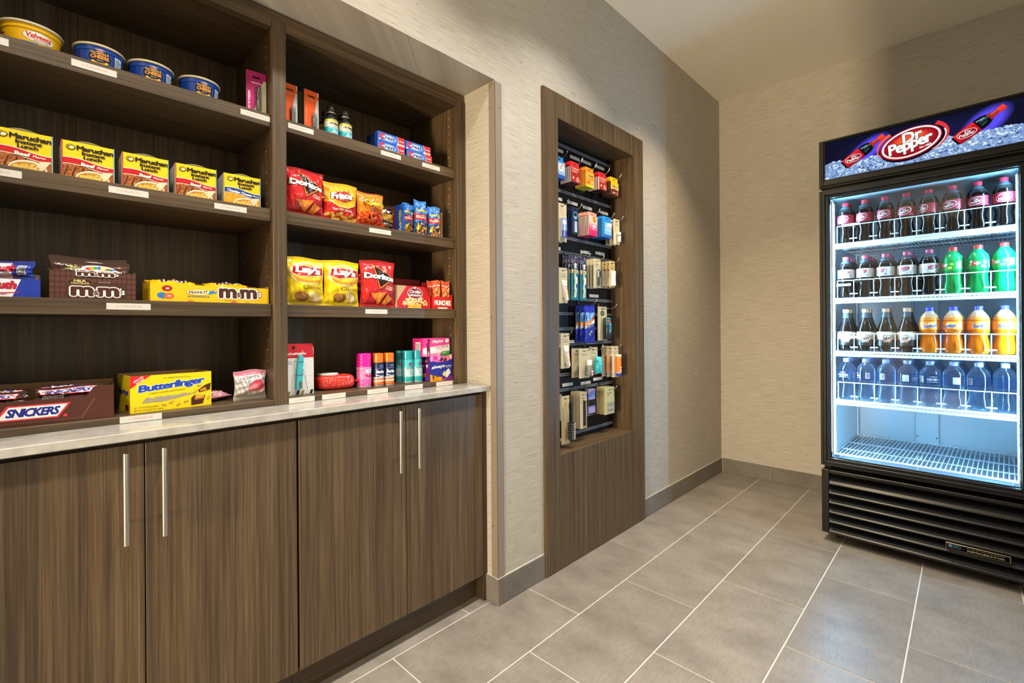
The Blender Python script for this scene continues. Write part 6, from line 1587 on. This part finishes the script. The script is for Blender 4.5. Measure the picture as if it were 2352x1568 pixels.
a.text('Playtex', w * 0.06, h * 0.80, w * 0.42, h * 0.20, '#faf2f6', 0.035, 0.25, 4).text('Gentle Glide 360', w * 0.20, h * 0.50, w * 0.50, h * 0.10, '#8a8a6a', 0.015, 0.2, 4).text('UNSCENTED', w * 0.12, h * 0.36, w * 0.24, h * 0.04, '#e08ab0').text('S', w * 0.08, h * 0.13, 0.006, 0.011, '#faf2f6', 0.04).text('Sport', w * 0.30, h * 0.16, 0.020, 0.007, '#e8f4e0', 0.01).ell(w * 0.40, h * 0.84, 0.010, 0.008, '#f4e8ee', 0, 14)
a.flat(tb, -d / 2)
s_ = Art().rect(-d / 2, 0, d / 2, h, '#c41f7e').rect(-0.014, 0.02, 0.016, 0.056, '#ece4e8')
for k in range(9): s_.rect(-0.011 + k * 0.0028, 0.024, -0.0096 + k * 0.0028, 0.052, '#4a4048')
s_.flank(tb, -w / 2)
put(tb, -1.530, 1.1540, Z4 + 0.0990, d, R(3))
# ------------------------------------------------------------ goods hanging on the peg display
def hook(y, z, what, length=0.113, group='peg hooks on the black slat wall'):
    t = thing('peg_hook', 'slim metal peg hook holding %s' % what, 'hook', (XP + 0.0034, y, z), Q, group)
    m = MB().tube([(0, -0.003, 0.006), (0, -0.004, 0.001), (0, -0.008, 0), (0, -(length - 0.018), 0.0005), (0, -(length - 0.004), 0.012), (0, -length, 0.019)], 0.0017, 6, C('#c9c9cc'))
    m.lathe([(0.0012, 0.0170), (0.0030, 0.0180), (0.0036, 0.0200), (0.0030, 0.0222), (0.0010, 0.0232)], 10, C('#e6e4e0'), 0, -length)
    m.build('wire', M_METAL, t)
    MB().box(-0.009, 0.009, -0.0032, -0.0004, 0.004, 0.030, C('#8c8d92'), b=0.0008).build('back_plate', M_METAL, t)
    return t
def hang(proto, y, z, n, step, hh, sd, xf, desc, group, jit=0.03, first=True):
    """n copies hung one behind the other on one hook; front ones first"""
    random.seed(int(y * 1000 + z * 77))
    for k in range(n):
        lab = desc if n == 1 else '%s, %s from the front' % (desc, ('first', 'second', 'third', 'fourth', 'fifth', 'sixth', 'seventh', 'eighth', 'ninth')[k])
        o = proto if k == 0 else dup(proto, (0, 0, 0), 0, lab)
        o['label'] = lab
        if n > 1 and group: o['group'] = group
        o.location = (xf - step * k, y + random.uniform(-0.0022, 0.0022), z + 0.0019 - (hh - sd))
        o.rotation_euler = (0, 0, Q + (random.uniform(-jit, jit) * 0.35))
def tab_box(name, cat, w, h, d, tab, tabcol, front, side, bottom, art):
    """flat carton with a hang tab; front at y=0, body goes back"""
    t = thing(name, 'x', cat)
    m = MB(); hb = h - tab; c = C(tabcol); sw, sh, sd = 0.018, 0.006, 0.010; th = 0.0008
    m.box(-w / 2, w / 2, 0, d, 0, hb, C(side), b=0.0005, cols={'-y': C(front), '-z': C(bottom), '+z': C(tabcol)})
    yt = d * 0.5
    zt, zb = h - sd, h - sd - sh
    m.box(-w / 2, w / 2, yt, yt + th, hb, zb, c); m.box(-w / 2, -sw / 2, yt, yt + th, zb, zt, c); m.box(sw / 2, w / 2, yt, yt + th, zb, zt, c); m.box(-w / 2, w / 2, yt, yt + th, zt, h, c)
    m.build('carton', M_CARD, t)
    art.flat(t, 0.0)
    return t
# ---- top row: medicine
w, h = 0.070, 0.106
a = Art().rect(-w / 2, 0, w / 2, 0.016, '#1a56b4').rect(-w * 0.36, 0.018, w * 0.48, 0.074, '#a9c3e0').ell(0.004, 0.052, 0.020, 0.018, '#ece7da', 0, 24).text('Alka', 0.002, 0.058, 0.018, 0.008, '#30404c', 0.02, 0.2).text('Seltzer', 0.004, 0.049, 0.026, 0.007, '#30404c', 0.02, 0.2).rect(-w * 0.36, 0.026, w * 0.48, 0.0275, '#23486c').rect(-w * 0.33, 0.0185, -w * 0.2, 0.0255, '#7898b8').rect(-w / 2, 0.074, w / 2, 0.078, '#3a8fd8')
p = tab_box('medicine_packet', 'medicine', w, h, 0.022, 0.026, '#2f86d2', '#2a7ac8', '#2470bc', '#184a9c', a)
hook(1.764, 1.870, 'the blue medicine packets'); hang(p, 1.764, 1.870, 2, 0.0255, h, 0.010, -1.372, 'blue medicine packet with a round white badge, top peg row', 'blue medicine packets')
def redbox(w, h, word):
    a = Art().rect(-w / 2, 0, w / 2, h - 0.026, '#a8241c').rect(-w / 2, h - 0.046, w / 2, h - 0.026, '#d02a22').text(word, 0, h - 0.034, w * 0.78, 0.008, '#f3e6dc', 0.025).rect(-w * 0.4, h - 0.047, w * 0.3, h - 0.044, '#eab8a8').rect(-w * 0.4, h - 0.052, w * 0.2, h - 0.0495, '#e0a090').ell(-w * 0.22, 0.024, 0.0050, 0.0062, '#ece0d8', 0, 14).rect(w * 0.06, 0.008, w * 0.46, 0.024, '#e87a70').ell(w * 0.25, 0.028, 0.006, 0.0035, '#f0e4dc', 0, 12).rect(-w / 2, 0, w / 2, 0.005, '#3a2428')
    return tab_box('medicine_packet', 'medicine', w, h, 0.0095, 0.026, '#da2430', '#a8241c', '#e4dcd2', '#2b2426', a)
p = redbox(0.072, 0.103, 'TYLENOL')
hook(1.884, 1.870, 'the red medicine packets next to the blue ones'); hang(p, 1.884, 1.870, 6, 0.0112, 0.103, 0.010, -1.374, 'red medicine packet in the group beside the blue ones', 'red medicine packets nearer the camera')
w, h = 0.074, 0.100
a = Art().rect(-w / 2, 0, w / 2, h - 0.022, '#efa02a').rect(-w * 0.46, h - 0.050, w * 0.46, h - 0.030, '#f4b93a').text('Advil', 0.006, h - 0.042, w * 0.60, 0.012, '#3a3f68', 0.035, 0.1).rect(-w * 0.1, 0.0400, w * 0.4, 0.0430, '#c8702a').ell(-w * 0.16, 0.024, 0.016, 0.008, '#e4702a', 12, 16).ell(w * 0.30, 0.022, 0.010, 0.011, '#f0dca8', 0, 16).ell(w * 0.33, 0.021, 0.005, 0.006, '#8a6a3a', 0, 12).rect(-w / 2, 0, w / 2, 0.011, '#c8cc2a')
p = tab_box('medicine_packet', 'medicine', w, h, 0.0090, 0.022, '#f0922a', '#efa02a', '#f0943a', '#c4d02a', a)
hook(2.004, 1.872, 'the orange medicine packets'); hang(p, 2.004, 1.872, 6, 0.0112, h, 0.010, -1.374, 'orange medicine packet with a lime bottom edge, top peg row', 'orange medicine packets')
p = redbox(0.070, 0.094, 'MOTRIN')
hook(2.122, 1.874, 'the red medicine packets between orange and yellow'); hang(p, 2.122, 1.874, 6, 0.0112, 0.094, 0.010, -1.374, 'red medicine packet in the group between orange and yellow ones', 'red medicine packets between orange and yellow')
w, h = 0.076, 0.098
a = Art().rect(-w / 2, 0.030, w / 2, h - 0.030, '#e8c87a').rect(-w / 2, h - 0.046, w / 2, h - 0.028, '#e8b81c').text('Aleve', 0.0, h - 0.050, w * 0.66, 0.012, '#4a3a1a', 0.03, 0.1).rect(-w / 2, 0.0, w / 2, 0.030, '#5a2c24').poly([(-w * 0.4, 0.030), (w * 0.4, 0.030), (w * 0.2, 0.036), (-w * 0.2, 0.036)], '#a8382a').ell(w * 0.34, 0.015, 0.008, 0.009, '#e8604a', 0, 14).rect(-w * 0.3, 0.010, w * 0.1, 0.018, '#b0a090')
p = tab_box('medicine_packet', 'medicine', w, h, 0.0100, 0.026, '#e8b81c', '#e0b840', '#4a2a20', '#241614', a)
hook(2.240, 1.874, 'the yellow medicine packets'); hang(p, 2.240, 1.874, 5, 0.0125, h, 0.010, -1.374, 'yellow and brown medicine packet, top peg row at the inner side', 'yellow medicine packets')
# ---- second row
BEI = '#c9bd9b'
def beige_card(w, h, txt, label='x', name='hang_card', cat='toiletry', col=BEI):
    a = Art()
    for k, (s, hh) in enumerate(txt): a.text(s, 0, h - 0.030 - 0.010 * k, w * 0.6, hh, '#4a4438', 0.0)
    return hang_card(name, label, cat, w, h, col, a, thick=0.0016, slot=(0.020, 0.006, 0.010))
w, h = 0.070, 0.180
p = beige_card(w, h, ())
MB().box(-0.018, 0.022, -0.0130, -0.0004, 0.018, 0.108, C('#e8e6e2'), b=0.0008, cols={'-x': C('#ecebe8'), '-y': C('#3a4a9a')}).build('toothpaste_carton', M_CARD, p)
a = Art().rect(-0.018, 0.018, 0.022, 0.050, '#35459a').rect(-0.018, 0.050, 0.022, 0.108, '#6f8fd0').ell(0.002, 0.090, 0.014, 0.012, '#dfe8f6', 0, 18).text('Colgate', 0.002, 0.060, 0.076, 0.012, '#f0f0f4', 0.03, rot=90) ; a.flat(p, -0.0130)
hook(1.770, 1.648, 'the beige toothpaste cards'); hang(p, 1.770, 1.648, 2, 0.0260, h, 0.010, -1.372, 'beige card with a small blue and white toothpaste box', 'beige toothpaste cards')
w, h = 0.052, 0.131
a = Art().ell(0.003, h - 0.040, 0.018, 0.022, '#3f86c0', 0, 24).ell(0.003, h - 0.042, 0.010, 0.010, '#d8e4ec', 0, 18).ell(0.003, h - 0.036, 0.012, 0.010, '#16202e', 0, 18).rect(-0.012, 0.010, 0.018, 0.064, '#5a6a96').rect(0.0, 0.012, 0.014, 0.062, '#dfe6ee').text('oral', 0.007, 0.038, 0.036, 0.007, '#3a5a9a', 0.02, rot=90).rect(-0.02, 0.001, 0.02, 0.008, '#143a30')
p = hang_card('hang_card', 'x', 'toothbrush', w, h, '#1c2440', a, thick=0.0070, slot=(0.020, 0.006, 0.010), edge='#2a3560')
hook(1.876, 1.648, 'the navy travel toothbrush packs'); hang(p, 1.876, 1.648, 3, 0.0165, h, 0.010, -1.374, 'navy blue toothbrush pack with a light blue oval', 'navy toothbrush packs')
w, h = 0.076, 0.120
a = Art()
for k in range(12):
    f = k / 11; c = tuple(lin(x + (y_ - x) * min(1, max(0, (f - 0.25) / 0.45))) for x, y_ in zip((0.86, 0.16, 0.42), (0.90, 0.80, 0.72))) + (1,)
    a.rect(-w / 2, (h - 0.022) * k / 12, w / 2, (h - 0.022) * (k + 1) / 12, c)
a.ell(0.012, 0.084, 0.017, 0.0150, '#b8742a', 0, 22).ell(0.012, 0.086, 0.011, 0.008, '#e09a3a', 0, 18).rect(-0.02, 0.056, 0.03, 0.059, '#e8a8b0').ell(0.008, 0.048, 0.015, 0.006, '#f0e0e4', 0, 18).rect(-0.02, 0.030, 0.034, 0.034, '#f08aa8').text('tampons', 0.004, 0.036, 0.03, 0.006, '#f8e8ee')
p = tab_box('razor_packet', 'packet', w, h, 0.0085, 0.022, '#e2a48e', '#e86a90', '#e0c8b8', '#c81f64', a)
hook(2.030, 1.650, 'the pink packets'); hang(p, 2.030, 1.650, 7, 0.0102, h, 0.010, -1.374, 'pink packet with an orange badge, second peg row', 'pink packets')
w, h = 0.084, 0.112
a = Art().rect(-w / 2, 0, w / 2, 0.014, '#1f62b8').rect(-w * 0.30, 0.016, w * 0.48, 0.080, '#8cc0e6').poly([(-w * 0.1, 0.052), (w * 0.48, 0.052), (w * 0.48, 0.076), (w * 0.2, 0.080), (-w * 0.1, 0.066)], '#dfe9f2').text('tissues', 0.014, 0.060, 0.036, 0.010, '#3a4a5c', 0.01, 0.2).rect(-w * 0.30, 0.036, w * 0.48, 0.040, '#b8d8f0').rect(-w * 0.30, 0.026, w * 0.48, 0.030, '#6fb0e0')
p = tab_box('tissue_packet', 'packet', w, h, 0.0082, 0.024, '#2a90dc', '#2a88d4', '#2f86c8', '#1a56a8', a)
hook(2.165, 1.650, 'the light blue packets'); hang(p, 2.165, 1.650, 7, 0.0102, h, 0.010, -1.374, 'light blue packet with a white patch, second peg row', 'light blue packets')
w, h = 0.060, 0.138
p = beige_card(w, h, (('LOTION', 0.004),))
MB().lathe([(0.0085, 0.012), (0.010, 0.014), (0.010, 0.046), (0.0075, 0.050)], 18, cols=[C('#e8e6e0'), C('#d4d4dc'), C('#2f3036')], col=W1, cx=0.008, cy=-0.0110).lathe([(0.0100, 0.0505), (0.0100, 0.066), (0.009, 0.0668)], 18, C('#f0eeea'), 0.008, -0.0110).build('bottle', M_PLAS, p)
hook(2.256, 1.650, 'the beige cards with small white-capped bottles'); hang(p, 2.256, 1.650, 3, 0.0245, h, 0.010, -1.374, 'beige card with a small white-capped bottle', 'beige cards with small bottles')
# ---- third row
def tube_card(word):
    w, h = 0.066, 0.166
    p = beige_card(w, h, (('hand & body', 0.004), ('LOTION', 0.006)))
    f = lambda u, v: ((u - 0.5) * (0.020 + 0.024 * v) + 0.006, -0.0015 - 0.022 * math.sin(math.pi * u) ** 0.6 * (1 - 0.92 * v ** 1.5), 0.026 + 0.082 * v)
    m = MB().grid(f, 14, 12, C('#e9e1d0')); m.lathe([(0.0110, 0.010), (0.0115, 0.012), (0.0115, 0.0255)], 18, C('#ebe4d6'), 0.006, -0.0125)
    m.build('tube', M_PLAS, p)
    a = Art().text('curel', 0, 0.078, 0.022, 0.006, '#6a5a48', 0.02).rect(-0.008, 0.066, 0.010, 0.068, '#d8806a').rect(-0.007, 0.062, 0.008, 0.0635, '#d8a08a').rect(-0.002, 0.038, 0.008, 0.052, '#e09a2c')
    am = MB(); a.into(am, lambda x, z, o: Vector(f(0.5 + x / (0.020 + 0.024 * (z - 0.026) / 0.082), (z - 0.026) / 0.082)) + Vector((0, -0.0003 - o, 0)), 0.0001, 0.004); am.build('printed_front', M_CARD, p)
    return p, h
p, h = tube_card('x')
hook(1.778, 1.345, 'the lotion tube cards of the third peg row'); hang(p, 1.778, 1.345, 2, 0.0320, h, 0.010, -1.372, 'beige card with a cream lotion tube, third peg row', 'lotion tube cards in the third row')
def brush_pack():
    w, h = 0.046, 0.216
    a = Art().rect(-w / 2, 0, w / 2, h * 0.86, '#157a9c').rect(-w / 2, h * 0.66, w / 2, h * 0.92, '#1c2a4c')
    rs = random.Random(3)
    for _ in range(46): a.ell(rs.uniform(-w * 0.46, w * 0.46), rs.uniform(h * 0.70, h * 0.985), 0.0022, 0.0017, rs.choice(('#e8e8f0', '#2a3a66', '#d8dce8', '#c83a44', '#3a4a80', '#f0f0f4')), rs.uniform(0, 90), 6)
    a.rect(-w / 2, h * 0.60, w / 2, h * 0.68, '#e4d8c4').poly([(-w * 0.3, h * 0.61), (w * 0.3, h * 0.61), (w * 0.1, h * 0.67), (-w * 0.2, h * 0.67)], '#d03428').rect(w * 0.04, 0.012, w * 0.46, h * 0.36, '#1f5aa8').rect(w * 0.04, h * 0.36, w * 0.46, h * 0.52, '#dfe8ea').text('Crest', w * 0.25, h * 0.17, 0.044, 0.010, '#f0f4fa', 0.03, rot=90)
    p = hang_card('toothbrush_pack', 'x', 'toothbrush', w, h, '#1c2a4c', a, thick=0.0016, slot=(0.018, 0.006, 0.008))
    m = MB().tube([(-0.008, -0.006, 0.010), (-0.008, -0.008, 0.05), (-0.006, -0.007, 0.10), (-0.006, -0.006, 0.135)], 0.0052, 8, C('#cfe0b0')); m.tube([(-0.006, -0.006, 0.1355), (-0.006, -0.005, 0.150)], 0.003, 6, C('#e0ead8'))
    m.box(-0.011, -0.001, -0.012, -0.003, 0.1505, 0.176, C('#e6eee6'), b=0.001); m.box(-0.010, -0.002, -0.0145, -0.0122, 0.130, 0.142, C('#58c860'), b=0.001)
    m.build('toothbrush', M_PLAS, p)
    return p, h
p, h = brush_pack()
hook(1.872, 1.416, 'the toothbrush packs nearer the lotion tubes'); hang(p, 1.872, 1.416, 4, 0.0175, h, 0.008, -1.374, 'teal and navy toothbrush pack on the hook nearer the lotion tubes', 'toothbrush packs nearer the lotion')
p, h = brush_pack()
hook(1.945, 1.416, 'the toothbrush packs nearer the clippers'); hang(p, 1.945, 1.416, 3, 0.0175, h, 0.008, -1.374, 'teal and navy toothbrush pack on the hook nearer the clippers', 'toothbrush packs nearer the clippers')
w, h = 0.067, 0.150
p = beige_card(w, h, (('NAIL', 0.006), ('clipper', 0.005)))
m = MB().box(-0.004, 0.022, -0.014, -0.003, 0.055, 0.088, C('#9aa0ac'), b=0.001, cols={'-x': C('#e4e6ea'), '-y': C('#6f7684')}); m.build('clipper', M_PLAS, p)
MB().box(-0.008, 0.026, -0.0155, -0.0006, 0.012, 0.096, W1, b=0.002).build('blister', M_CLEAR, p)
hook(2.066, 1.416, 'the beige nail clipper cards'); hang(p, 2.066, 1.416, 4, 0.0185, h, 0.010, -1.374, 'beige card with a grey nail clipper, third peg row', 'beige nail clipper cards')
w, h = 0.054, 0.142
p = beige_card(w, h, (('COTTON', 0.007), ('swabs', 0.006)), col='#c4ad74')
qt = lambda u, v: ((u - 0.5) * 0.046 * (0.74 + 0.26 * (2 * v - 1) ** 2) + 0.008, -0.0008 - 0.013 * math.sin(math.pi * u) ** 0.6, 0.010 + 0.078 * v)
m = MB().grid(qt, 14, 10, lambda u, v: C('#f3f1ec') if int(u * 14) % 2 else C('#dcd8d0')); m.build('cotton_swabs', M_MATTE, p)
hook(2.206, 1.418, 'the cotton swab cards'); hang(p, 2.206, 1.418, 3, 0.0230, h, 0.010, -1.374, 'beige card with a bundle of white cotton swabs', 'cotton swab cards')
# ---- fourth row
w, h = 0.082, 0.188
def razor_pack(label, y, xf, seed, rz):
    a = Art().rect(-w * 0.49, 0.016, w * 0.49, h * 0.40, '#2233b0').poly([(-w / 2, h * 0.40), (w / 2, h * 0.58), (w / 2, h * 0.72), (-w / 2, h * 0.52)], '#f0a04a').poly([(-w / 2, h * 0.36), (w / 2, h * 0.54), (w / 2, h * 0.62), (-w / 2, h * 0.44)], '#d8dcf0').poly([(-w / 2, h * 0.53), (w / 2, h * 0.73), (w / 2, h * 0.80), (-w / 2, h * 0.80)], '#6fb0e4')
    for k in range(6): a.poly([(-w * 0.45 + 0.013 * k, h * (0.56 + 0.03 * k)), (-w * 0.40 + 0.013 * k, h * (0.57 + 0.03 * k)), (-w * 0.46 + 0.017 * k, h * 0.82), (-w * 0.50 + 0.017 * k, h * 0.82)], '#a8d4f2' if k % 2 else '#2a4ac0')
    a.ell(w * 0.26, h * 0.655, 0.013, 0.007, '#c85a20', 10, 16).text('BIC', w * 0.26, h * 0.655, 0.018, 0.007, '#1c1410', 0.03).text('Comfort 3', 0.002, h * 0.47, w * 0.84, 0.017, '#1b2a7a', 0.04, 0.2, 16, ol=('#e8ecf8', 0.03))
    a.arc(w * 0.1, h * 0.22, 0.020, 0.015, 0.006, '#c9cf7a', 90, 200).poly([(w * 0.12, h * 0.08), (w * 0.18, h * 0.08), (w * 0.34, h * 0.36), (w * 0.26, h * 0.36)], '#10162e')
    t = bag('razor_packet', label, 'razor packet', w, h, 0.018, '#2030ac', a, seed, '#1a2690', group='blue razor packets')
    t.location = (xf, y, 1.1865 - h); t.rotation_euler = (0, 0, Q + rz)
    return t
hook(1.996, 1.1905, 'the blue razor packets')
for k, (dy, dx) in enumerate(((0.0, 0.0), (-0.003, 0.0275), (-0.006, 0.055))):
    razor_pack('blue foil razor packet, %s from the front on its hook' % ORD[k], 1.996 + dy, -1.376 - dx, 91 + k, R(-3 + 2 * k))
w, h = 0.086, 0.182
p = beige_card(w, h, (), name='hang_card', cat='deodorant')
a = Art().ell(0, h - 0.036, 0.018, 0.013, '#26241f', 0, 22).text('DEO', 0, h - 0.036, 0.020, 0.009, '#d8d0b8', 0.03); a.flat(p, -0.0004)
m = MB().lathe([(0.020, 0.006), (0.0215, 0.008), (0.0215, 0.080), (0.0205, 0.083)], 26, C('#1c2c38'), 0.012, -0.0230).lathe([(0.0212, 0.0835), (0.0212, 0.118), (0.018, 0.122)], 26, C('#2c5a66'), 0.012, -0.0230)
m.build('deodorant_stick', M_PLAS, p)
a = Art().rect(-0.010, 0.040, 0.016, 0.096, '#3a7a94').text('Dove', 0.004, 0.086, 0.020, 0.007, '#e4eef0', 0.03).text('MEN+CARE', 0.004, 0.054, 0.022, 0.004, '#e4eef0', 0.02).rect(-0.020, 0.100, -0.006, 0.107, '#d84a44'); a.round(p, 0.0216, 'printed_wrap', z0=0, cx=0.012, cy=-0.0230)
hook(2.182, 1.174, 'the beige deodorant card'); hang(p, 2.182, 1.174, 1, 0.03, h, 0.010, -1.420, 'beige card with a dark deodorant stick, fourth peg row', None)
# ---- fifth row
p, h = tube_card('x')
hook(1.786, 1.036, 'the lotion tube cards of the fifth peg row'); hang(p, 1.786, 1.036, 2, 0.0320, h, 0.010, -1.372, 'beige card with a cream lotion tube, fifth peg row', 'lotion tube cards in the fifth row')
w, h = 0.088, 0.146
p = beige_card(w, h, (('Gold Bond', 0.008),))
MB().lathe([(0.020, 0.010), (0.021, 0.012), (0.021, 0.058), (0.018, 0.064)], 22, W1, 0.012, -0.0225).build('bottle', M_CLEAR, p)
MB().lathe([(0.0125, 0.0645), (0.0125, 0.088), (0.011, 0.089)], 20, C('#dfe4ea'), 0.012, -0.0225).build('cap', M_PLAS, p)
Art().rect(-0.016, 0.014, 0.018, 0.042, '#6a1f38').rect(-0.012, 0.028, 0.0, 0.040, '#c8c0c4').text('AG', 0.010, 0.032, 0.012, 0.010, '#e8dce0', 0.03).ell(-0.006, 0.020, 0.005, 0.004, '#e0d8dc', 0, 12).round(p, 0.0213, 'printed_wrap', cx=0.012, cy=-0.0225)
hook(1.942, 0.958, 'the beige cards with clear bottles'); hang(p, 1.942, 0.958, 2, 0.0450, h, 0.010, -1.372, 'beige card with a clear bottle and dark red label', 'beige cards with clear bottles')
w, h = 0.074, 0.140
p = beige_card(w, h, (('head & shoulders', 0.004),))
m = MB().lathe([(0.021, 0.008), (0.0225, 0.011), (0.0225, 0.058), (0.019, 0.068)], 24, C('#35b4c0'), 0.008, -0.0240).lathe([(0.0195, 0.0685), (0.0175, 0.090), (0.014, 0.092)], 24, C('#48c4d0'), 0.008, -0.0240)
m.build('bottle', M_PLAS, p)
Art().text('shampoo', 0.006, 0.046, 0.026, 0.006, '#1a4a66', 0.02).rect(-0.004, 0.034, 0.014, 0.035, '#1a4a66').round(p, 0.0226, 'printed_wrap', cx=0.008, cy=-0.0240)
hook(2.048, 0.960, 'the beige card with the teal bottle'); hang(p, 2.048, 0.960, 1, 0.03, h, 0.010, -1.390, 'beige card with a teal shampoo bottle, fifth peg row', None)
w, h = 0.062, 0.166
p = beige_card(w, h, (('SUN', 0.006), ('sport', 0.006)))
m = MB().lathe([(0.0125, 0.006), (0.0135, 0.008), (0.0135, 0.022)], 20, C('#2440b8'), 0.010, -0.0150).lathe([(0.0142, 0.0225), (0.0150, 0.026), (0.0150, 0.112), (0.0142, 0.122)], 22, cols=[C('#e8e4dc'), C('#f27a24'), C('#e8e4dc')], col=W1, cx=0.010, cy=-0.0150)
m.build('tube', M_PLAS, p)
Art().text('SUNSCREEN', 0.002, 0.076, 0.060, 0.008, '#6a1a2c', 0.03, rot=90).rect(-0.010, 0.030, 0.012, 0.042, '#8fb4e0').rect(-0.008, 0.050, 0.010, 0.056, '#f6d8b0').round(p, 0.0151, 'printed_wrap', cx=0.010, cy=-0.0150)
hook(2.222, 0.960, 'the sunscreen cards'); hang(p, 2.222, 0.960, 3, 0.0325, h, 0.010, -1.366, 'beige card with an orange sunscreen tube', 'sunscreen cards')
# ---- bottom row
w, h = 0.062, 0.226
a = Art().text('SMARTSAVERS', -0.020, h * 0.62, 0.070, 0.006, '#3a342a', 0.02, rot=90)
p = hang_card('hang_card', 'x', 'hairbrush', w, h, '#cbb98c', a, thick=0.0016, slot=(0.020, 0.006, 0.010))
m = MB().lathe([(0.008, 0.106), (0.0095, 0.115), (0.0085, 0.150), (0.0105, 0.180), (0.008, 0.200)], 16, C('#141516'), 0.010, -0.0240).lathe([(0.016, 0.022), (0.017, 0.024), (0.017, 0.102), (0.010, 0.1055)], 20, C('#17181a'), 0.010, -0.0240)
m.build('brush', M_PLAS, p)
m = MB()
for i in range(14):
    for j in range(9):
        an = 2 * math.pi * (i + 0.5 * (j % 2)) / 14
        if math.sin(an) > 0.62: continue
        z = 0.028 + j * 0.0086; c_, s_2 = math.cos(an), math.sin(an)
        m.tube([(0.010 + 0.0168 * c_, -0.0240 + 0.0168 * s_2, z), (0.010 + 0.0215 * c_, -0.0240 + 0.0215 * s_2, z)], 0.0010, 3, C('#e6e6e8'))
m.build('bristles', M_PLAS, p)['kind'] = 'stuff'
hook(1.782, 0.741, 'the black hairbrush cards'); hang(p, 1.782, 0.741, 2, 0.0480, h, 0.010, -1.366, 'beige card with a black round hairbrush', 'hairbrush cards', 0.01)
w, h = 0.056, 0.180
a = Art().text('comb', 0.002, h - 0.030, 0.026, 0.006, '#3a342a', 0.02)
p = hang_card('hang_card', 'x', 'comb', w, h, '#cdbb92', a, thick=0.0014, slot=(0.020, 0.006, 0.010))
m = MB().box(-0.004, 0.006, -0.0040, -0.0006, 0.012, h - 0.040, C('#2a2a2c'), b=0.0006)
for k in range(44): m.box(0.006, 0.018, -0.0036, -0.0010, 0.014 + k * 0.0028, 0.0156 + k * 0.0028, C('#2a2a2c'))
m.build('comb', M_PLAS, p)
hook(1.936, 0.742, 'the comb cards'); hang(p, 1.936, 0.742, 9, 0.0072, h, 0.010, -1.374, 'beige card with a dark comb', 'comb cards')
w, h = 0.060, 0.124
a = Art().rect(-w / 2, h * 0.30, w / 2, h * 0.56, '#14141a').rect(-w / 2, h * 0.68, w / 2, h * 0.80, '#3a86d4').text('hair ties', 0.004, h * 0.84, 0.034, 0.008, '#5a2a8a', 0.02, 0.2).text('no slip', 0.004, h * 0.74, 0.03, 0.006, '#e8eefa', 0.02)
p = hang_card('hang_card', 'x', 'hair tie', w, h, '#a99ad8', a, thick=0.0016, slot=(0.020, 0.006, 0.010))
MB().box(-w / 2 - 0.001, w / 2 + 0.001, -0.004, -0.0006, h * 0.32, h * 0.54, C('#17171c'), b=0.0012).build('hair_ties', M_MATTE, p)
hook(2.050, 0.744, 'the lavender hair tie cards'); hang(p, 2.050, 0.744, 2, 0.0125, h, 0.010, -1.402, 'lavender card wrapped with black hair ties', 'hair tie cards')
w, h = 0.090, 0.142
a = Art().text('shoe shine', -0.006, h - 0.030, 0.040, 0.006, '#34382a', 0.02, 0, 4).text('cloth', -0.016, h - 0.040, 0.020, 0.005, '#34382a', 0.01).rect(-0.028, 0.004, 0.044, 0.064, '#a3a694').ell(-0.012, 0.022, 0.007, 0.007, '#c05a58', 0, 14).rect(0.0, 0.016, 0.030, 0.024, '#6a6c60').rect(-0.024, 0.040, 0.040, 0.060, '#8f9284')
p = hang_card('hang_card', 'x', 'cloth', w, h, '#b7b58c', a, thick=0.0070, slot=(0.022, 0.006, 0.010), edge='#bfae7a')
hook(2.178, 0.743, 'the greenish cloth packets'); hang(p, 2.178, 0.743, 5, 0.0125, h, 0.010, -1.374, 'pale greenish packet with a grey cloth, bottom peg row', 'greenish cloth packets')

# prototypes were built at the origin and then moved; nothing is left there
bpy.context.view_layer.update()
